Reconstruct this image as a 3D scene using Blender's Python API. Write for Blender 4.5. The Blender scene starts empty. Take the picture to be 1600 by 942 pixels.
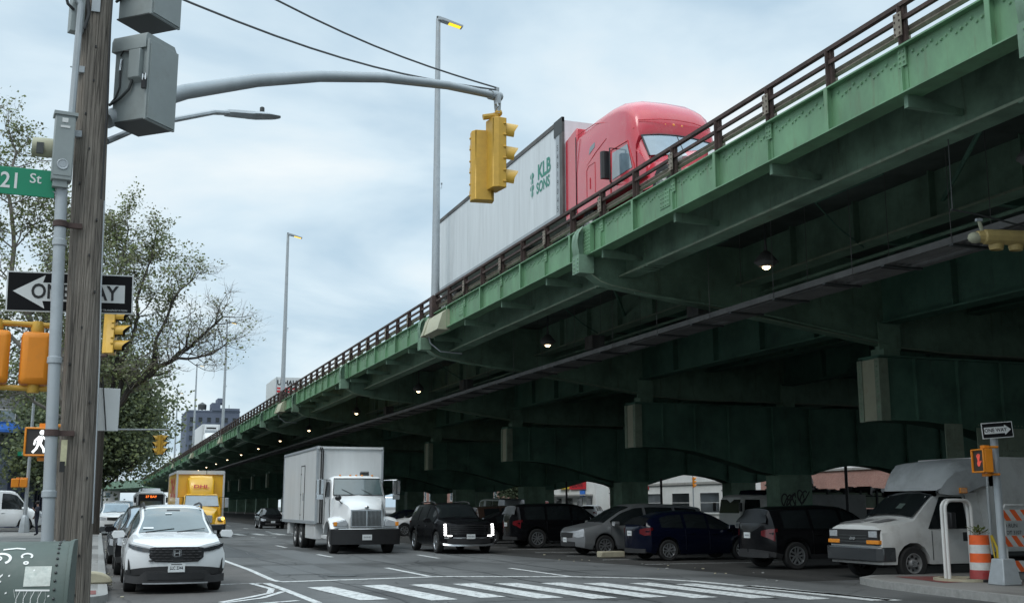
import bpy, bmesh, math, random
from mathutils import Vector, Matrix
random.seed(7)
R = math.radians
PI = math.pi
scene = bpy.context.scene
COL = scene.collection

# ------------------------------------------------------------------ materials
def new_mat(name):
    m = bpy.data.materials.new(name)
    m.use_nodes = True
    return m, m.node_tree.nodes, m.node_tree.links, m.node_tree.nodes['Principled BSDF']

def mat(name, col, rough=0.6, metal=0.0, var=0.12, scale=3.0, bump=0.0, bscale=40.0, dirt=None, damt=0.4,
        dscale=1.2, coat=0.0, stretch=(1, 1, 1), spec=0.5, streak=None, samt=0.6):
    """Principled surface with two octaves of wear: broad tonal variation, a dirt colour in patches, fine bump."""
    m, N, L, P = new_mat(name)
    tc = N.new('ShaderNodeTexCoord')
    mp = N.new('ShaderNodeMapping'); mp.inputs['Scale'].default_value = stretch
    L.new(tc.outputs['Object'], mp.inputs['Vector'])
    n1 = N.new('ShaderNodeTexNoise'); n1.inputs['Scale'].default_value = scale; n1.inputs['Detail'].default_value = 6
    n1.inputs['Roughness'].default_value = 0.65
    L.new(mp.outputs['Vector'], n1.inputs['Vector'])
    mix = N.new('ShaderNodeMix'); mix.data_type = 'RGBA'
    mix.inputs['A'].default_value = tuple(c * (1 - var) for c in col) + (1,)
    mix.inputs['B'].default_value = tuple(min(1, c * (1 + var)) for c in col) + (1,)
    cr = N.new('ShaderNodeMapRange'); cr.inputs['From Min'].default_value = 0.3; cr.inputs['From Max'].default_value = 0.7
    L.new(n1.outputs['Fac'], cr.inputs['Value']); L.new(cr.outputs['Result'], mix.inputs['Factor'])
    out = mix.outputs['Result']
    if dirt:
        n2 = N.new('ShaderNodeTexNoise'); n2.inputs['Scale'].default_value = dscale; n2.inputs['Detail'].default_value = 8
        n2.inputs['Roughness'].default_value = 0.7
        L.new(mp.outputs['Vector'], n2.inputs['Vector'])
        mr = N.new('ShaderNodeMapRange'); mr.inputs['From Min'].default_value = 0.52; mr.inputs['From Max'].default_value = 0.75
        mr.inputs['To Max'].default_value = damt
        L.new(n2.outputs['Fac'], mr.inputs['Value'])
        mx = N.new('ShaderNodeMix'); mx.data_type = 'RGBA'; mx.inputs['B'].default_value = tuple(dirt) + (1,)
        L.new(out, mx.inputs['A']); L.new(mr.outputs['Result'], mx.inputs['Factor'])
        out = mx.outputs['Result']
    if streak:   # rust and water runs, drawn out down the plate
        ms = N.new('ShaderNodeMapping'); ms.inputs['Scale'].default_value = (3.2, 3.2, 0.35); L.new(tc.outputs['Object'], ms.inputs['Vector'])
        n4 = N.new('ShaderNodeTexNoise'); n4.inputs['Scale'].default_value = 1.6; n4.inputs['Detail'].default_value = 9; n4.inputs['Roughness'].default_value = 0.72
        L.new(ms.outputs['Vector'], n4.inputs['Vector'])
        m4 = N.new('ShaderNodeMapRange'); m4.inputs['From Min'].default_value = 0.56; m4.inputs['From Max'].default_value = 0.72; m4.inputs['To Max'].default_value = samt
        L.new(n4.outputs['Fac'], m4.inputs['Value'])
        x4 = N.new('ShaderNodeMix'); x4.data_type = 'RGBA'; x4.inputs['B'].default_value = tuple(streak) + (1,)
        L.new(out, x4.inputs['A']); L.new(m4.outputs['Result'], x4.inputs['Factor']); out = x4.outputs['Result']
    L.new(out, P.inputs['Base Color'])
    rr = N.new('ShaderNodeMapRange'); rr.inputs['To Min'].default_value = max(0.02, rough - 0.08); rr.inputs['To Max'].default_value = min(1, rough + 0.08)
    L.new(n1.outputs['Fac'], rr.inputs['Value']); L.new(rr.outputs['Result'], P.inputs['Roughness'])
    P.inputs['Metallic'].default_value = metal
    P.inputs['Specular IOR Level'].default_value = spec
    if coat: P.inputs['Coat Weight'].default_value = coat; P.inputs['Coat Roughness'].default_value = 0.04
    if bump:
        n3 = N.new('ShaderNodeTexNoise'); n3.inputs['Scale'].default_value = bscale; n3.inputs['Detail'].default_value = 4
        L.new(mp.outputs['Vector'], n3.inputs['Vector'])
        b = N.new('ShaderNodeBump'); b.inputs['Strength'].default_value = bump; b.inputs['Distance'].default_value = 0.02
        L.new(n3.outputs['Fac'], b.inputs['Height']); L.new(b.outputs['Normal'], P.inputs['Normal'])
    return m

def emis(name, col, strength, base=(0.02, 0.02, 0.02)):
    m, N, L, P = new_mat(name)
    P.inputs['Base Color'].default_value = tuple(base) + (1,)
    P.inputs['Emission Color'].default_value = tuple(col) + (1,)
    P.inputs['Emission Strength'].default_value = strength
    P.inputs['Roughness'].default_value = 0.4
    return m

def paint(name, col, rough=0.28, dirt=(0.12, 0.11, 0.1), damt=0.1, coat=0.5):
    return mat(name, col, rough, 0.0, 0.04, 0.8, dirt=dirt, damt=damt, dscale=1.6, coat=coat, spec=0.5 if coat > 0.2 else 0.2)

M = {}
# viaduct paint: chalky sea green, rust streaks
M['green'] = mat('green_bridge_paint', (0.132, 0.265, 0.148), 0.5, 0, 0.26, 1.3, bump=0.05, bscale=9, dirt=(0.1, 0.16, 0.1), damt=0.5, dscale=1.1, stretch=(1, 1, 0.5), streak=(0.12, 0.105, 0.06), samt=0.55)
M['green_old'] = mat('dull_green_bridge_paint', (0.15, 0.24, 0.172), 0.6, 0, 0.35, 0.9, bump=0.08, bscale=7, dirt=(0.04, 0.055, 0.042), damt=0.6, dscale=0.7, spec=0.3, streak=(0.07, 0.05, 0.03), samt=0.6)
M['green_dark'] = mat('sooty_green_steel', (0.08, 0.165, 0.12), 0.75, 0, 0.35, 0.6, dirt=(0.035, 0.05, 0.04), damt=0.7, dscale=0.5, spec=0.25, streak=(0.05, 0.04, 0.03), samt=0.5)  # darker green for the inner girders, stringers and cap beams
M['green_pale'] = mat('weathered_pale_green_and_edge_highlight', (0.2, 0.25, 0.18), 0.6, 0, 0.22, 2.0, dirt=(0.12, 0.1, 0.07), damt=0.6, dscale=1.8, streak=(0.1, 0.06, 0.035), samt=0.6)  # weathered plates, and the painted highlights on flange edges
M['tan'] = mat('weathered_tan_paint', (0.36, 0.36, 0.26), 0.7, 0, 0.15, 2.0, dirt=(0.2, 0.15, 0.09), damt=0.6, dscale=2)
M['rust'] = mat('rusty_brown_steel', (0.052, 0.032, 0.028), 0.8, 0, 0.45, 3.0, bump=0.15, bscale=30, dirt=(0.11, 0.075, 0.055), damt=0.7, dscale=2.5)
M['rust_grey'] = mat('weathered_guard_plate', (0.24, 0.21, 0.17), 0.75, 0, 0.3, 4.0, bump=0.1, bscale=30, dirt=(0.1, 0.055, 0.035), damt=0.8, dscale=3)
M['deck'] = mat('stained_deck_concrete', (0.1, 0.1, 0.09), 0.9, 0, 0.3, 0.7, bump=0.1, dirt=(0.045, 0.045, 0.04), damt=0.8, dscale=0.4)
M['soffit'] = mat('sooty_deck_soffit', (0.07, 0.085, 0.075), 0.95, 0, 0.4, 0.5, dirt=(0.035, 0.04, 0.035), damt=0.8, dscale=0.4, spec=0.2)  # dark tone for the underside of the deck slab
M['galv'] = mat('galvanised_steel', (0.36, 0.39, 0.41), 0.5, 0.25, 0.12, 6.0, bump=0.03, dirt=(0.24, 0.24, 0.23), damt=0.5, dscale=3)
M['grey_paint'] = mat('grey_cabinet_paint', (0.25, 0.28, 0.278), 0.5, 0.0, 0.1, 3.0, bump=0.02, bscale=60, dirt=(0.16, 0.16, 0.14), damt=0.5, dscale=2.5)
M['grey_dark'] = mat('dark_grey_steel', (0.05, 0.055, 0.055), 0.55, 0.2, 0.2, 6)
M['tray'] = mat('dusty_grey_tray', (0.105, 0.103, 0.1), 0.8, 0, 0.3, 2, dirt=(0.04, 0.04, 0.04), damt=0.8)
M['black'] = mat('black_plastic', (0.012, 0.012, 0.013), 0.45, 0, 0.2, 8)
M['blackmatte'] = mat('black_unpainted_plastic', (0.02, 0.02, 0.021), 0.7, 0, 0.2, 8)
M['rubber'] = mat('tyre_rubber', (0.018, 0.018, 0.018), 0.85, 0, 0.25, 12, dirt=(0.06, 0.055, 0.05), damt=0.35, dscale=4)
M['alloy'] = mat('alloy_rim', (0.48, 0.49, 0.5), 0.32, 0.85, 0.1, 8)
M['alloy_dark'] = mat('dark_alloy_rim', (0.07, 0.07, 0.075), 0.35, 0.7, 0.1, 8)
M['steelwheel'] = mat('steel_wheel', (0.3, 0.3, 0.3), 0.5, 0.4, 0.2, 8, dirt=(0.12, 0.09, 0.06), damt=0.5, dscale=6)
M['chrome'] = mat('chrome', (0.72, 0.73, 0.74), 0.12, 1.0, 0.04, 5)
def glass_mat(name, col, rough=0.04, spec=0.9):
    m = mat(name, col, rough + 0.06, 0, 0.25, 1.2, spec=spec, coat=0.5 if spec > 0.6 else 0.1)
    return m
M['glass'] = glass_mat('dark_car_glass', (0.012, 0.015, 0.016), 0.04, 0.5)
M['glass_dull'] = mat('dusty_dark_rear_glass', (0.01, 0.011, 0.012), 0.2, 0, 0.3, 2, spec=0.12)  # specular lowered so rear panes lose the bright sky reflection
M['glass_light'] = glass_mat('tinted_windscreen', (0.06, 0.09, 0.095), 0.02, 1.0)
M['glass_blue'] = glass_mat('painted_sky_reflection_glass', (0.16, 0.22, 0.26))  # pale blue base colour paints in the reflected sky
M['lens'] = mat('clear_lamp_lens', (0.42, 0.44, 0.46), 0.12, 0.1, 0.15, 20, coat=0.8)
M['lens_dark'] = mat('smoked_lamp_lens', (0.03, 0.033, 0.036), 0.1, 0.1, 0.3, 20, coat=0.8)
M['red_lens'] = mat('red_tail_lens', (0.11, 0.006, 0.009), 0.2, 0, 0.2, 15, coat=0.6)
M['amber'] = mat('amber_lens', (0.75, 0.26, 0.02), 0.25, 0, 0.15, 15, coat=0.5)
M['white_paint'] = paint('white_car_paint', (0.64, 0.655, 0.66), damt=0.06)
M['white_truck'] = mat('white_truck_paint', (0.68, 0.69, 0.69), 0.34, 0, 0.05, 0.8, dirt=(0.48, 0.47, 0.44), damt=0.3, dscale=1.2, coat=0.3)
M['box_white'] = mat('white_box_panel', (0.59, 0.605, 0.605), 0.42, 0, 0.07, 0.7, dirt=(0.42, 0.42, 0.4), damt=0.4, dscale=0.9, stretch=(2.5, 2.5, 0.5))
M['trailer_white'] = mat('rain_streaked_trailer_panel', (0.6, 0.635, 0.65), 0.4, 0, 0.1, 0.9, dirt=(0.42, 0.44, 0.44), damt=0.5, dscale=1.4, stretch=(3, 3, 0.25))
M['van_white'] = mat('grubby_white_van_paint', (0.6, 0.6, 0.58), 0.4, 0, 0.08, 1.0, dirt=(0.25, 0.23, 0.2), damt=0.5, dscale=1.4, coat=0.2)
M['fibre'] = mat('grey_weathered_fibreglass', (0.38, 0.39, 0.39), 0.6, 0, 0.14, 1.2, dirt=(0.16, 0.16, 0.15), damt=0.6, dscale=1.6)
M['peel'] = mat('peeled_grey_primer', (0.16, 0.16, 0.16), 0.7, 0, 0.15, 6)
M['red_truck'] = paint('faded_red_cab_paint', (0.5, 0.035, 0.055), 0.26, dirt=(0.42, 0.13, 0.13), damt=0.5)
M['yellow_truck'] = paint('yellow_truck_paint', (0.85, 0.46, 0.015), 0.35)
M['red_mark'] = mat('red_lettering', (0.52, 0.02, 0.03), 0.5)
M['green_mark'] = mat('green_lettering', (0.03, 0.22, 0.16), 0.5)
M['black_mark'] = mat('black_lettering', (0.012, 0.012, 0.012), 0.6)
M['white_mark'] = mat('white_lettering', (0.72, 0.72, 0.7), 0.6)
M['black_paint'] = paint('black_car_paint', (0.005, 0.005, 0.006), 0.2, dirt=(0.012, 0.012, 0.012), coat=0.1)
M['darkgrey_paint'] = paint('charcoal_car_paint', (0.03, 0.033, 0.036), 0.25)
M['silver_paint'] = mat('silver_car_paint', (0.3, 0.31, 0.32), 0.3, 0.6, 0.05, 1.0, dirt=(0.2, 0.2, 0.2), damt=0.3, coat=0.5)
M['navy_paint'] = paint('navy_car_paint', (0.0025, 0.004, 0.013), 0.2, dirt=(0.015, 0.015, 0.018), coat=0.1)
M['brown_paint'] = paint('brown_car_paint', (0.05, 0.03, 0.022), 0.25)
M['sig_yellow'] = mat('signal_yellow_paint', (0.56, 0.33, 0.045), 0.5, 0, 0.1, 6, dirt=(0.4, 0.24, 0.05), damt=0.5, dscale=5)
M['sig_tan'] = mat('dusty_tan_signal_paint', (0.46, 0.34, 0.13), 0.55, 0, 0.12, 6, dirt=(0.3, 0.22, 0.1), damt=0.5, dscale=5)
M['sig_orange'] = mat('signal_orange_paint', (0.76, 0.25, 0.012), 0.5, 0, 0.1, 5, dirt=(0.42, 0.16, 0.03), damt=0.5, dscale=5)
M['sig_dark'] = mat('dark_signal_lens', (0.03, 0.025, 0.02), 0.3)
M['sign_green'] = mat('street_sign_green', (0.0, 0.2, 0.1), 0.4, 0, 0.08, 3)
M['sign_black'] = mat('one_way_black', (0.006, 0.006, 0.007), 0.6, 0, 0.1, 3, spec=0.15)
M['sign_white'] = mat('sign_white_sheet', (0.62, 0.63, 0.62), 0.5, 0, 0.06, 3, dirt=(0.45, 0.44, 0.4), damt=0.4, dscale=3)
M['plate_white'] = mat('licence_plate_white', (0.62, 0.64, 0.64), 0.5)
M['mailbox'] = mat('scuffed_olive_box_paint', (0.075, 0.1, 0.088), 0.55, 0.0, 0.16, 2.5, bump=0.06, bscale=25, dirt=(0.16, 0.17, 0.155), damt=0.55, dscale=3)
M['sticker'] = mat('worn_sticker', (0.5, 0.52, 0.48), 0.7, 0, 0.25, 12, dirt=(0.2, 0.28, 0.26), damt=0.7, dscale=14)
M['sticker_tan'] = mat('yellowed_sticker', (0.4, 0.38, 0.24), 0.7, 0, 0.25, 12)
M['barrel'] = mat('orange_barrel_plastic', (0.8, 0.12, 0.02), 0.55, 0, 0.1, 5, dirt=(0.4, 0.1, 0.05), damt=0.4, dscale=4)
M['barrel_red'] = mat('faded_red_barrel_base', (0.33, 0.05, 0.05), 0.6, 0, 0.15, 5)
M['reflect_white'] = mat('reflective_white_band', (0.6, 0.6, 0.58), 0.5, 0, 0.12, 6, dirt=(0.35, 0.33, 0.3), damt=0.5, dscale=5)
M['hose'] = mat('yellow_strap', (0.62, 0.45, 0.04), 0.6, 0, 0.15, 8)
M['concrete'] = mat('kerb_concrete', (0.3, 0.29, 0.27), 0.9, 0, 0.16, 2.0, bump=0.2, bscale=60, dirt=(0.16, 0.15, 0.14), damt=0.6, dscale=1.4)
M['concrete_warm'] = mat('stained_concrete_block', (0.36, 0.33, 0.24), 0.9, 0, 0.2, 3.0, bump=0.2, bscale=60)
M['redpad'] = mat('red_tactile_pad', (0.17, 0.045, 0.04), 0.8, 0, 0.25, 3.0, bump=0.3, bscale=80, dirt=(0.2, 0.17, 0.15), damt=0.6, dscale=2.5)
M['tar'] = mat('crack_sealing_tar', (0.028, 0.029, 0.03), 0.6)
M['granite'] = mat('granite_kerb', (0.25, 0.25, 0.24), 0.85, 0, 0.2, 8, bump=0.15, bscale=80)
M['skin'] = mat('brown_skin', (0.16, 0.085, 0.06), 0.6)
M['cloth'] = mat('dark_navy_cloth', (0.012, 0.015, 0.028), 0.9, 0, 0.2, 10)
M['hair'] = mat('black_hair', (0.01, 0.009, 0.008), 0.7)
M['leafpot'] = mat('planter_leaf', (0.1, 0.14, 0.02), 0.6, 0, 0.4, 20)
M['wire'] = mat('grey_cable', (0.1, 0.105, 0.11), 0.6)

def wood_mat():
    m, N, L, P = new_mat('weathered_pole_timber')
    tc = N.new('ShaderNodeTexCoord'); mp = N.new('ShaderNodeMapping'); mp.inputs['Scale'].default_value = (9, 9, 0.55)
    L.new(tc.outputs['Object'], mp.inputs['Vector'])
    n = N.new('ShaderNodeTexNoise'); n.inputs['Scale'].default_value = 3.2; n.inputs['Detail'].default_value = 9; n.inputs['Roughness'].default_value = 0.7
    L.new(mp.outputs['Vector'], n.inputs['Vector'])
    cr = N.new('ShaderNodeValToRGB')
    cr.color_ramp.elements[0].position = 0.28; cr.color_ramp.elements[0].color = (0.075, 0.064, 0.055, 1)
    cr.color_ramp.elements[1].position = 0.72; cr.color_ramp.elements[1].color = (0.31, 0.275, 0.235, 1)
    L.new(n.outputs['Fac'], cr.inputs['Fac'])
    mp2 = N.new('ShaderNodeMapping'); mp2.inputs['Scale'].default_value = (30, 30, 0.5)
    L.new(tc.outputs['Object'], mp2.inputs['Vector'])
    v = N.new('ShaderNodeTexVoronoi'); v.feature = 'DISTANCE_TO_EDGE'; v.inputs['Scale'].default_value = 1.0
    nz = N.new('ShaderNodeTexNoise'); nz.inputs['Scale'].default_value = 2.0
    L.new(mp2.outputs['Vector'], v.inputs['Vector'])
    mr = N.new('ShaderNodeMapRange'); mr.inputs['From Max'].default_value = 0.06; mr.inputs['To Min'].default_value = 0.4
    L.new(v.outputs['Distance'], mr.inputs['Value'])
    mul = N.new('ShaderNodeMix'); mul.data_type = 'RGBA'; mul.blend_type = 'MULTIPLY'; mul.inputs['Factor'].default_value = 1
    L.new(cr.outputs['Color'], mul.inputs['A']); L.new(mr.outputs['Result'], mul.inputs['B'])
    L.new(mul.outputs['Result'], P.inputs['Base Color']); P.inputs['Roughness'].default_value = 0.9
    P.inputs['Specular IOR Level'].default_value = 0.25
    ad = N.new('ShaderNodeMath'); ad.operation = 'MULTIPLY'
    L.new(n.outputs['Fac'], ad.inputs[0]); L.new(mr.outputs['Result'], ad.inputs[1])
    b = N.new('ShaderNodeBump'); b.inputs['Strength'].default_value = 0.7; b.inputs['Distance'].default_value = 0.02
    L.new(ad.outputs['Value'], b.inputs['Height']); L.new(b.outputs['Normal'], P.inputs['Normal'])
    return m
M['wood'] = wood_mat()

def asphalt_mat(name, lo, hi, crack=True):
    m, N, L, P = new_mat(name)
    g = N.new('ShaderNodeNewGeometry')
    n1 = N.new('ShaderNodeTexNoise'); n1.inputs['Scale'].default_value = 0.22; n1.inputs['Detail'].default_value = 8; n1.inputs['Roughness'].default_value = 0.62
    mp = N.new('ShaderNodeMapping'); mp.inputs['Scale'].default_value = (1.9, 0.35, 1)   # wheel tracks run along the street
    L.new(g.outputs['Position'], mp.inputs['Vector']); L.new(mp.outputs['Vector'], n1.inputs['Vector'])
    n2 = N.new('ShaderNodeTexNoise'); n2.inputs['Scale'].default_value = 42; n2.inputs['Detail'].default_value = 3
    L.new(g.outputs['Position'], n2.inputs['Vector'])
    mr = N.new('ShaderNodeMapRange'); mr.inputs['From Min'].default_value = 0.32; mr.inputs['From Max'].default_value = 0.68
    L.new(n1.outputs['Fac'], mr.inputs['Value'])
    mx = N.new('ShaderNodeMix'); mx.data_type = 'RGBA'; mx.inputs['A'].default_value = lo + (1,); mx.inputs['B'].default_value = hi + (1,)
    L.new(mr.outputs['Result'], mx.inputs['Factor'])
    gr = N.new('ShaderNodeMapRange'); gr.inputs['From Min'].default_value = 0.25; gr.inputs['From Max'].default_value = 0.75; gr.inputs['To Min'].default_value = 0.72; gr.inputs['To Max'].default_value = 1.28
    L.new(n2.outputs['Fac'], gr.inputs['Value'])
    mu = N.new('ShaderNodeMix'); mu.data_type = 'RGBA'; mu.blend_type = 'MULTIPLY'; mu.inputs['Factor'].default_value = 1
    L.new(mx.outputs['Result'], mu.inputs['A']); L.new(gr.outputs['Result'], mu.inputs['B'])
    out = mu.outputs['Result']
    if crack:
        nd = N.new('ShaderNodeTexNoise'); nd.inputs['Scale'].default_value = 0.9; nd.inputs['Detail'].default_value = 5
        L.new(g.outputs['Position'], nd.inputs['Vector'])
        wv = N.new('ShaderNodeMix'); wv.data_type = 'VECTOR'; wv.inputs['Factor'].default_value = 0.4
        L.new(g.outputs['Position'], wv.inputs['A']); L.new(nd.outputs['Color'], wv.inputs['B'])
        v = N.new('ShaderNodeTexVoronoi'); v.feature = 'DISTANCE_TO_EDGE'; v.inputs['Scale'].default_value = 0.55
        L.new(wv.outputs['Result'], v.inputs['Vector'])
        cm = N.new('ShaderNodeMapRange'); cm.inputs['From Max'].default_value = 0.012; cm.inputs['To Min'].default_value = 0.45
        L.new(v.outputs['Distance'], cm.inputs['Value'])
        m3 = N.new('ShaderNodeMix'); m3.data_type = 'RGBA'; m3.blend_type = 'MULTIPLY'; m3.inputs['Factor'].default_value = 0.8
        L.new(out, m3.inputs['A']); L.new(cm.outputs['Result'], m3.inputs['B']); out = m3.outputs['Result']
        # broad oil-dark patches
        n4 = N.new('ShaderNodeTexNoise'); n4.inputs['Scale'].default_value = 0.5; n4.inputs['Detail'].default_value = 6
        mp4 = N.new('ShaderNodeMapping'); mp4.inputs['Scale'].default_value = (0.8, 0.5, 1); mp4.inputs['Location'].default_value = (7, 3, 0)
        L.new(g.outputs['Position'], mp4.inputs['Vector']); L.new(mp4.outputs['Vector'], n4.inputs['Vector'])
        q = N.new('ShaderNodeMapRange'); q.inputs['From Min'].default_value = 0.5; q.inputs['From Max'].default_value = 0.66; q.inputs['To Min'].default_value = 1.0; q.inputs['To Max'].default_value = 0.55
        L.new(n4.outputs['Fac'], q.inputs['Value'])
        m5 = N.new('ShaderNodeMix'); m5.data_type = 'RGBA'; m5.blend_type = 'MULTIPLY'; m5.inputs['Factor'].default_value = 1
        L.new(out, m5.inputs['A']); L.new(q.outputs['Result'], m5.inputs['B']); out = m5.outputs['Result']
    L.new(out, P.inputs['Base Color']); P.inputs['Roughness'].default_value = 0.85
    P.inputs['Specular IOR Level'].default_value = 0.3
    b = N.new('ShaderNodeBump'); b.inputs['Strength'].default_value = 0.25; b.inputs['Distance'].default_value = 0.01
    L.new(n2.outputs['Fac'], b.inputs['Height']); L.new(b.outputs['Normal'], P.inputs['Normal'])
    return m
M['asphalt'] = asphalt_mat('worn_street_asphalt', (0.08, 0.082, 0.082), (0.135, 0.138, 0.137))
M['asphalt_warm'] = asphalt_mat('parking_lane_asphalt', (0.085, 0.08, 0.076), (0.12, 0.113, 0.107))
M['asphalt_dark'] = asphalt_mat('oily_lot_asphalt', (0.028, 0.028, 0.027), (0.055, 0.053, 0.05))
M['asphalt_patch'] = asphalt_mat('fresh_asphalt_patch', (0.055, 0.058, 0.06), (0.08, 0.084, 0.086), False)
M['asphalt_grey'] = asphalt_mat('grey_asphalt_patch', (0.1, 0.104, 0.105), (0.14, 0.145, 0.146), False)
M['ground'] = asphalt_mat('city_ground', (0.1, 0.098, 0.092), (0.15, 0.145, 0.14), False)
M['sidewalk'] = asphalt_mat('sidewalk_concrete', (0.2, 0.195, 0.185), (0.27, 0.262, 0.25), True)

def line_mat():
    """Road paint worn through to the asphalt in flakes."""
    m, N, L, P = new_mat('worn_road_paint')
    g = N.new('ShaderNodeNewGeometry')
    n = N.new('ShaderNodeTexNoise'); n.inputs['Scale'].default_value = 7; n.inputs['Detail'].default_value = 9; n.inputs['Roughness'].default_value = 0.75
    L.new(g.outputs['Position'], n.inputs['Vector'])
    mr = N.new('ShaderNodeMapRange'); mr.inputs['From Min'].default_value = 0.5; mr.inputs['From Max'].default_value = 0.6
    L.new(n.outputs['Fac'], mr.inputs['Value'])
    mx = N.new('ShaderNodeMix'); mx.data_type = 'RGBA'; mx.inputs['A'].default_value = (0.56, 0.57, 0.56, 1); mx.inputs['B'].default_value = (0.2, 0.2, 0.2, 1)
    L.new(mr.outputs['Result'], mx.inputs['Factor']); L.new(mx.outputs['Result'], P.inputs['Base Color'])
    P.inputs['Roughness'].default_value = 0.75
    return m
M['line'] = line_mat()

def brick_mat(name, c1, c2, mortar, sc=1.0):
    m, N, L, P = new_mat(name)
    tc = N.new('ShaderNodeTexCoord'); sp = N.new('ShaderNodeSeparateXYZ'); cb = N.new('ShaderNodeCombineXYZ'); ad = N.new('ShaderNodeMath')
    L.new(tc.outputs['Object'], sp.inputs[0]); L.new(sp.outputs['X'], ad.inputs[0]); L.new(sp.outputs['Y'], ad.inputs[1])
    L.new(ad.outputs[0], cb.inputs['X']); L.new(sp.outputs['Z'], cb.inputs['Y'])
    b = N.new('ShaderNodeTexBrick'); b.inputs['Scale'].default_value = 4.4 * sc
    b.inputs['Color1'].default_value = c1 + (1,); b.inputs['Color2'].default_value = c2 + (1,); b.inputs['Mortar'].default_value = mortar + (1,)
    L.new(cb.outputs[0], b.inputs['Vector'])
    n = N.new('ShaderNodeTexNoise'); n.inputs['Scale'].default_value = 0.6; n.inputs['Detail'].default_value = 6; L.new(tc.outputs['Object'], n.inputs['Vector'])
    mr = N.new('ShaderNodeMapRange'); mr.inputs['To Min'].default_value = 0.65; mr.inputs['To Max'].default_value = 1.3; L.new(n.outputs['Fac'], mr.inputs['Value'])
    mu = N.new('ShaderNodeMix'); mu.data_type = 'RGBA'; mu.blend_type = 'MULTIPLY'; mu.inputs['Factor'].default_value = 1
    L.new(b.outputs['Color'], mu.inputs['A']); L.new(mr.outputs['Result'], mu.inputs['B'])
    L.new(mu.outputs['Result'], P.inputs['Base Color']); P.inputs['Roughness'].default_value = 0.9
    return m
M['brick'] = brick_mat('red_brick', (0.3, 0.13, 0.1), (0.4, 0.2, 0.16), (0.38, 0.33, 0.3))
M['brick_grey'] = brick_mat('grey_brick', (0.16, 0.16, 0.17), (0.2, 0.2, 0.21), (0.24, 0.24, 0.24))
M['stucco_white'] = mat('white_stucco', (0.62, 0.62, 0.6), 0.85, 0, 0.08, 0.8, dirt=(0.42, 0.41, 0.39), damt=0.5, dscale=0.5)
M['stucco_blue'] = mat('grey_blue_painted_wall', (0.125, 0.15, 0.19), 0.85, 0, 0.08, 0.6, bump=0.05, dirt=(0.1, 0.115, 0.14), damt=0.5, dscale=0.5)
M['slate'] = mat('slate_blue_facade', (0.1, 0.115, 0.16), 0.85, 0, 0.1, 0.12)
M['door_blue'] = mat('dark_blue_panel', (0.015, 0.025, 0.07), 0.6)
M['awning_blue'] = mat('bright_blue_awning', (0.03, 0.14, 0.5), 0.7)
M['bark_dark'] = mat('dark_tree_bark', (0.04, 0.035, 0.03), 0.95, 0, 0.35, 4, bump=0.5, bscale=14, stretch=(2, 2, 0.5))
M['bark_pale'] = mat('mottled_plane_bark', (0.2, 0.18, 0.155), 0.95, 0, 0.35, 3, bump=0.3, bscale=14, dirt=(0.09, 0.075, 0.06), damt=0.8, dscale=2.5)

def leaf_mat(name, a, b):
    m, N, L, P = new_mat(name)
    g = N.new('ShaderNodeNewGeometry')
    cr = N.new('ShaderNodeValToRGB'); cr.color_ramp.elements[0].color = a + (1,); cr.color_ramp.elements[1].color = b + (1,)
    L.new(g.outputs['Random Per Island'], cr.inputs['Fac']); L.new(cr.outputs['Color'], P.inputs['Base Color'])
    P.inputs['Roughness'].default_value = 0.65
    P.inputs['Specular IOR Level'].default_value = 0.3
    t = N.new('ShaderNodeBsdfTranslucent'); L.new(cr.outputs['Color'], t.inputs['Color'])
    mx = N.new('ShaderNodeMixShader'); mx.inputs['Fac'].default_value = 0.25
    L.new(P.outputs[0], mx.inputs[1]); L.new(t.outputs[0], mx.inputs[2])
    L.new(mx.outputs[0], N['Material Output'].inputs['Surface'])
    return m
M['leaf_olive'] = leaf_mat('olive_plane_leaves', (0.12, 0.15, 0.06), (0.24, 0.27, 0.12))
M['leaf_dry'] = leaf_mat('dry_brown_leaves', (0.12, 0.12, 0.075), (0.22, 0.22, 0.13))
M['leaf_dark'] = leaf_mat('deep_green_leaves', (0.07, 0.095, 0.055), (0.18, 0.21, 0.12))

E_warm = emis('lamp_bulb_glow', (1.0, 0.74, 0.42), 6)
E_walk = emis('walk_signal_white', (0.95, 1.0, 1.0), 1.5)
E_led = emis('headlamp_led', (1.0, 1.0, 0.98), 5)
E_orange = emis('bus_destination_orange', (1.0, 0.18, 0.02), 2.2)
E_hand = emis('dont_walk_red', (1.0, 0.12, 0.08), 0.4)
E_amber = emis('amber_lamp_on', (1.0, 0.55, 0.08), 3)
E_street = emis('street_lamp_yellow', (1.0, 0.62, 0.02), 1.3)
E_brake = emis('tail_lamp_on', (1.0, 0.1, 0.12), 0.8)

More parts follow.
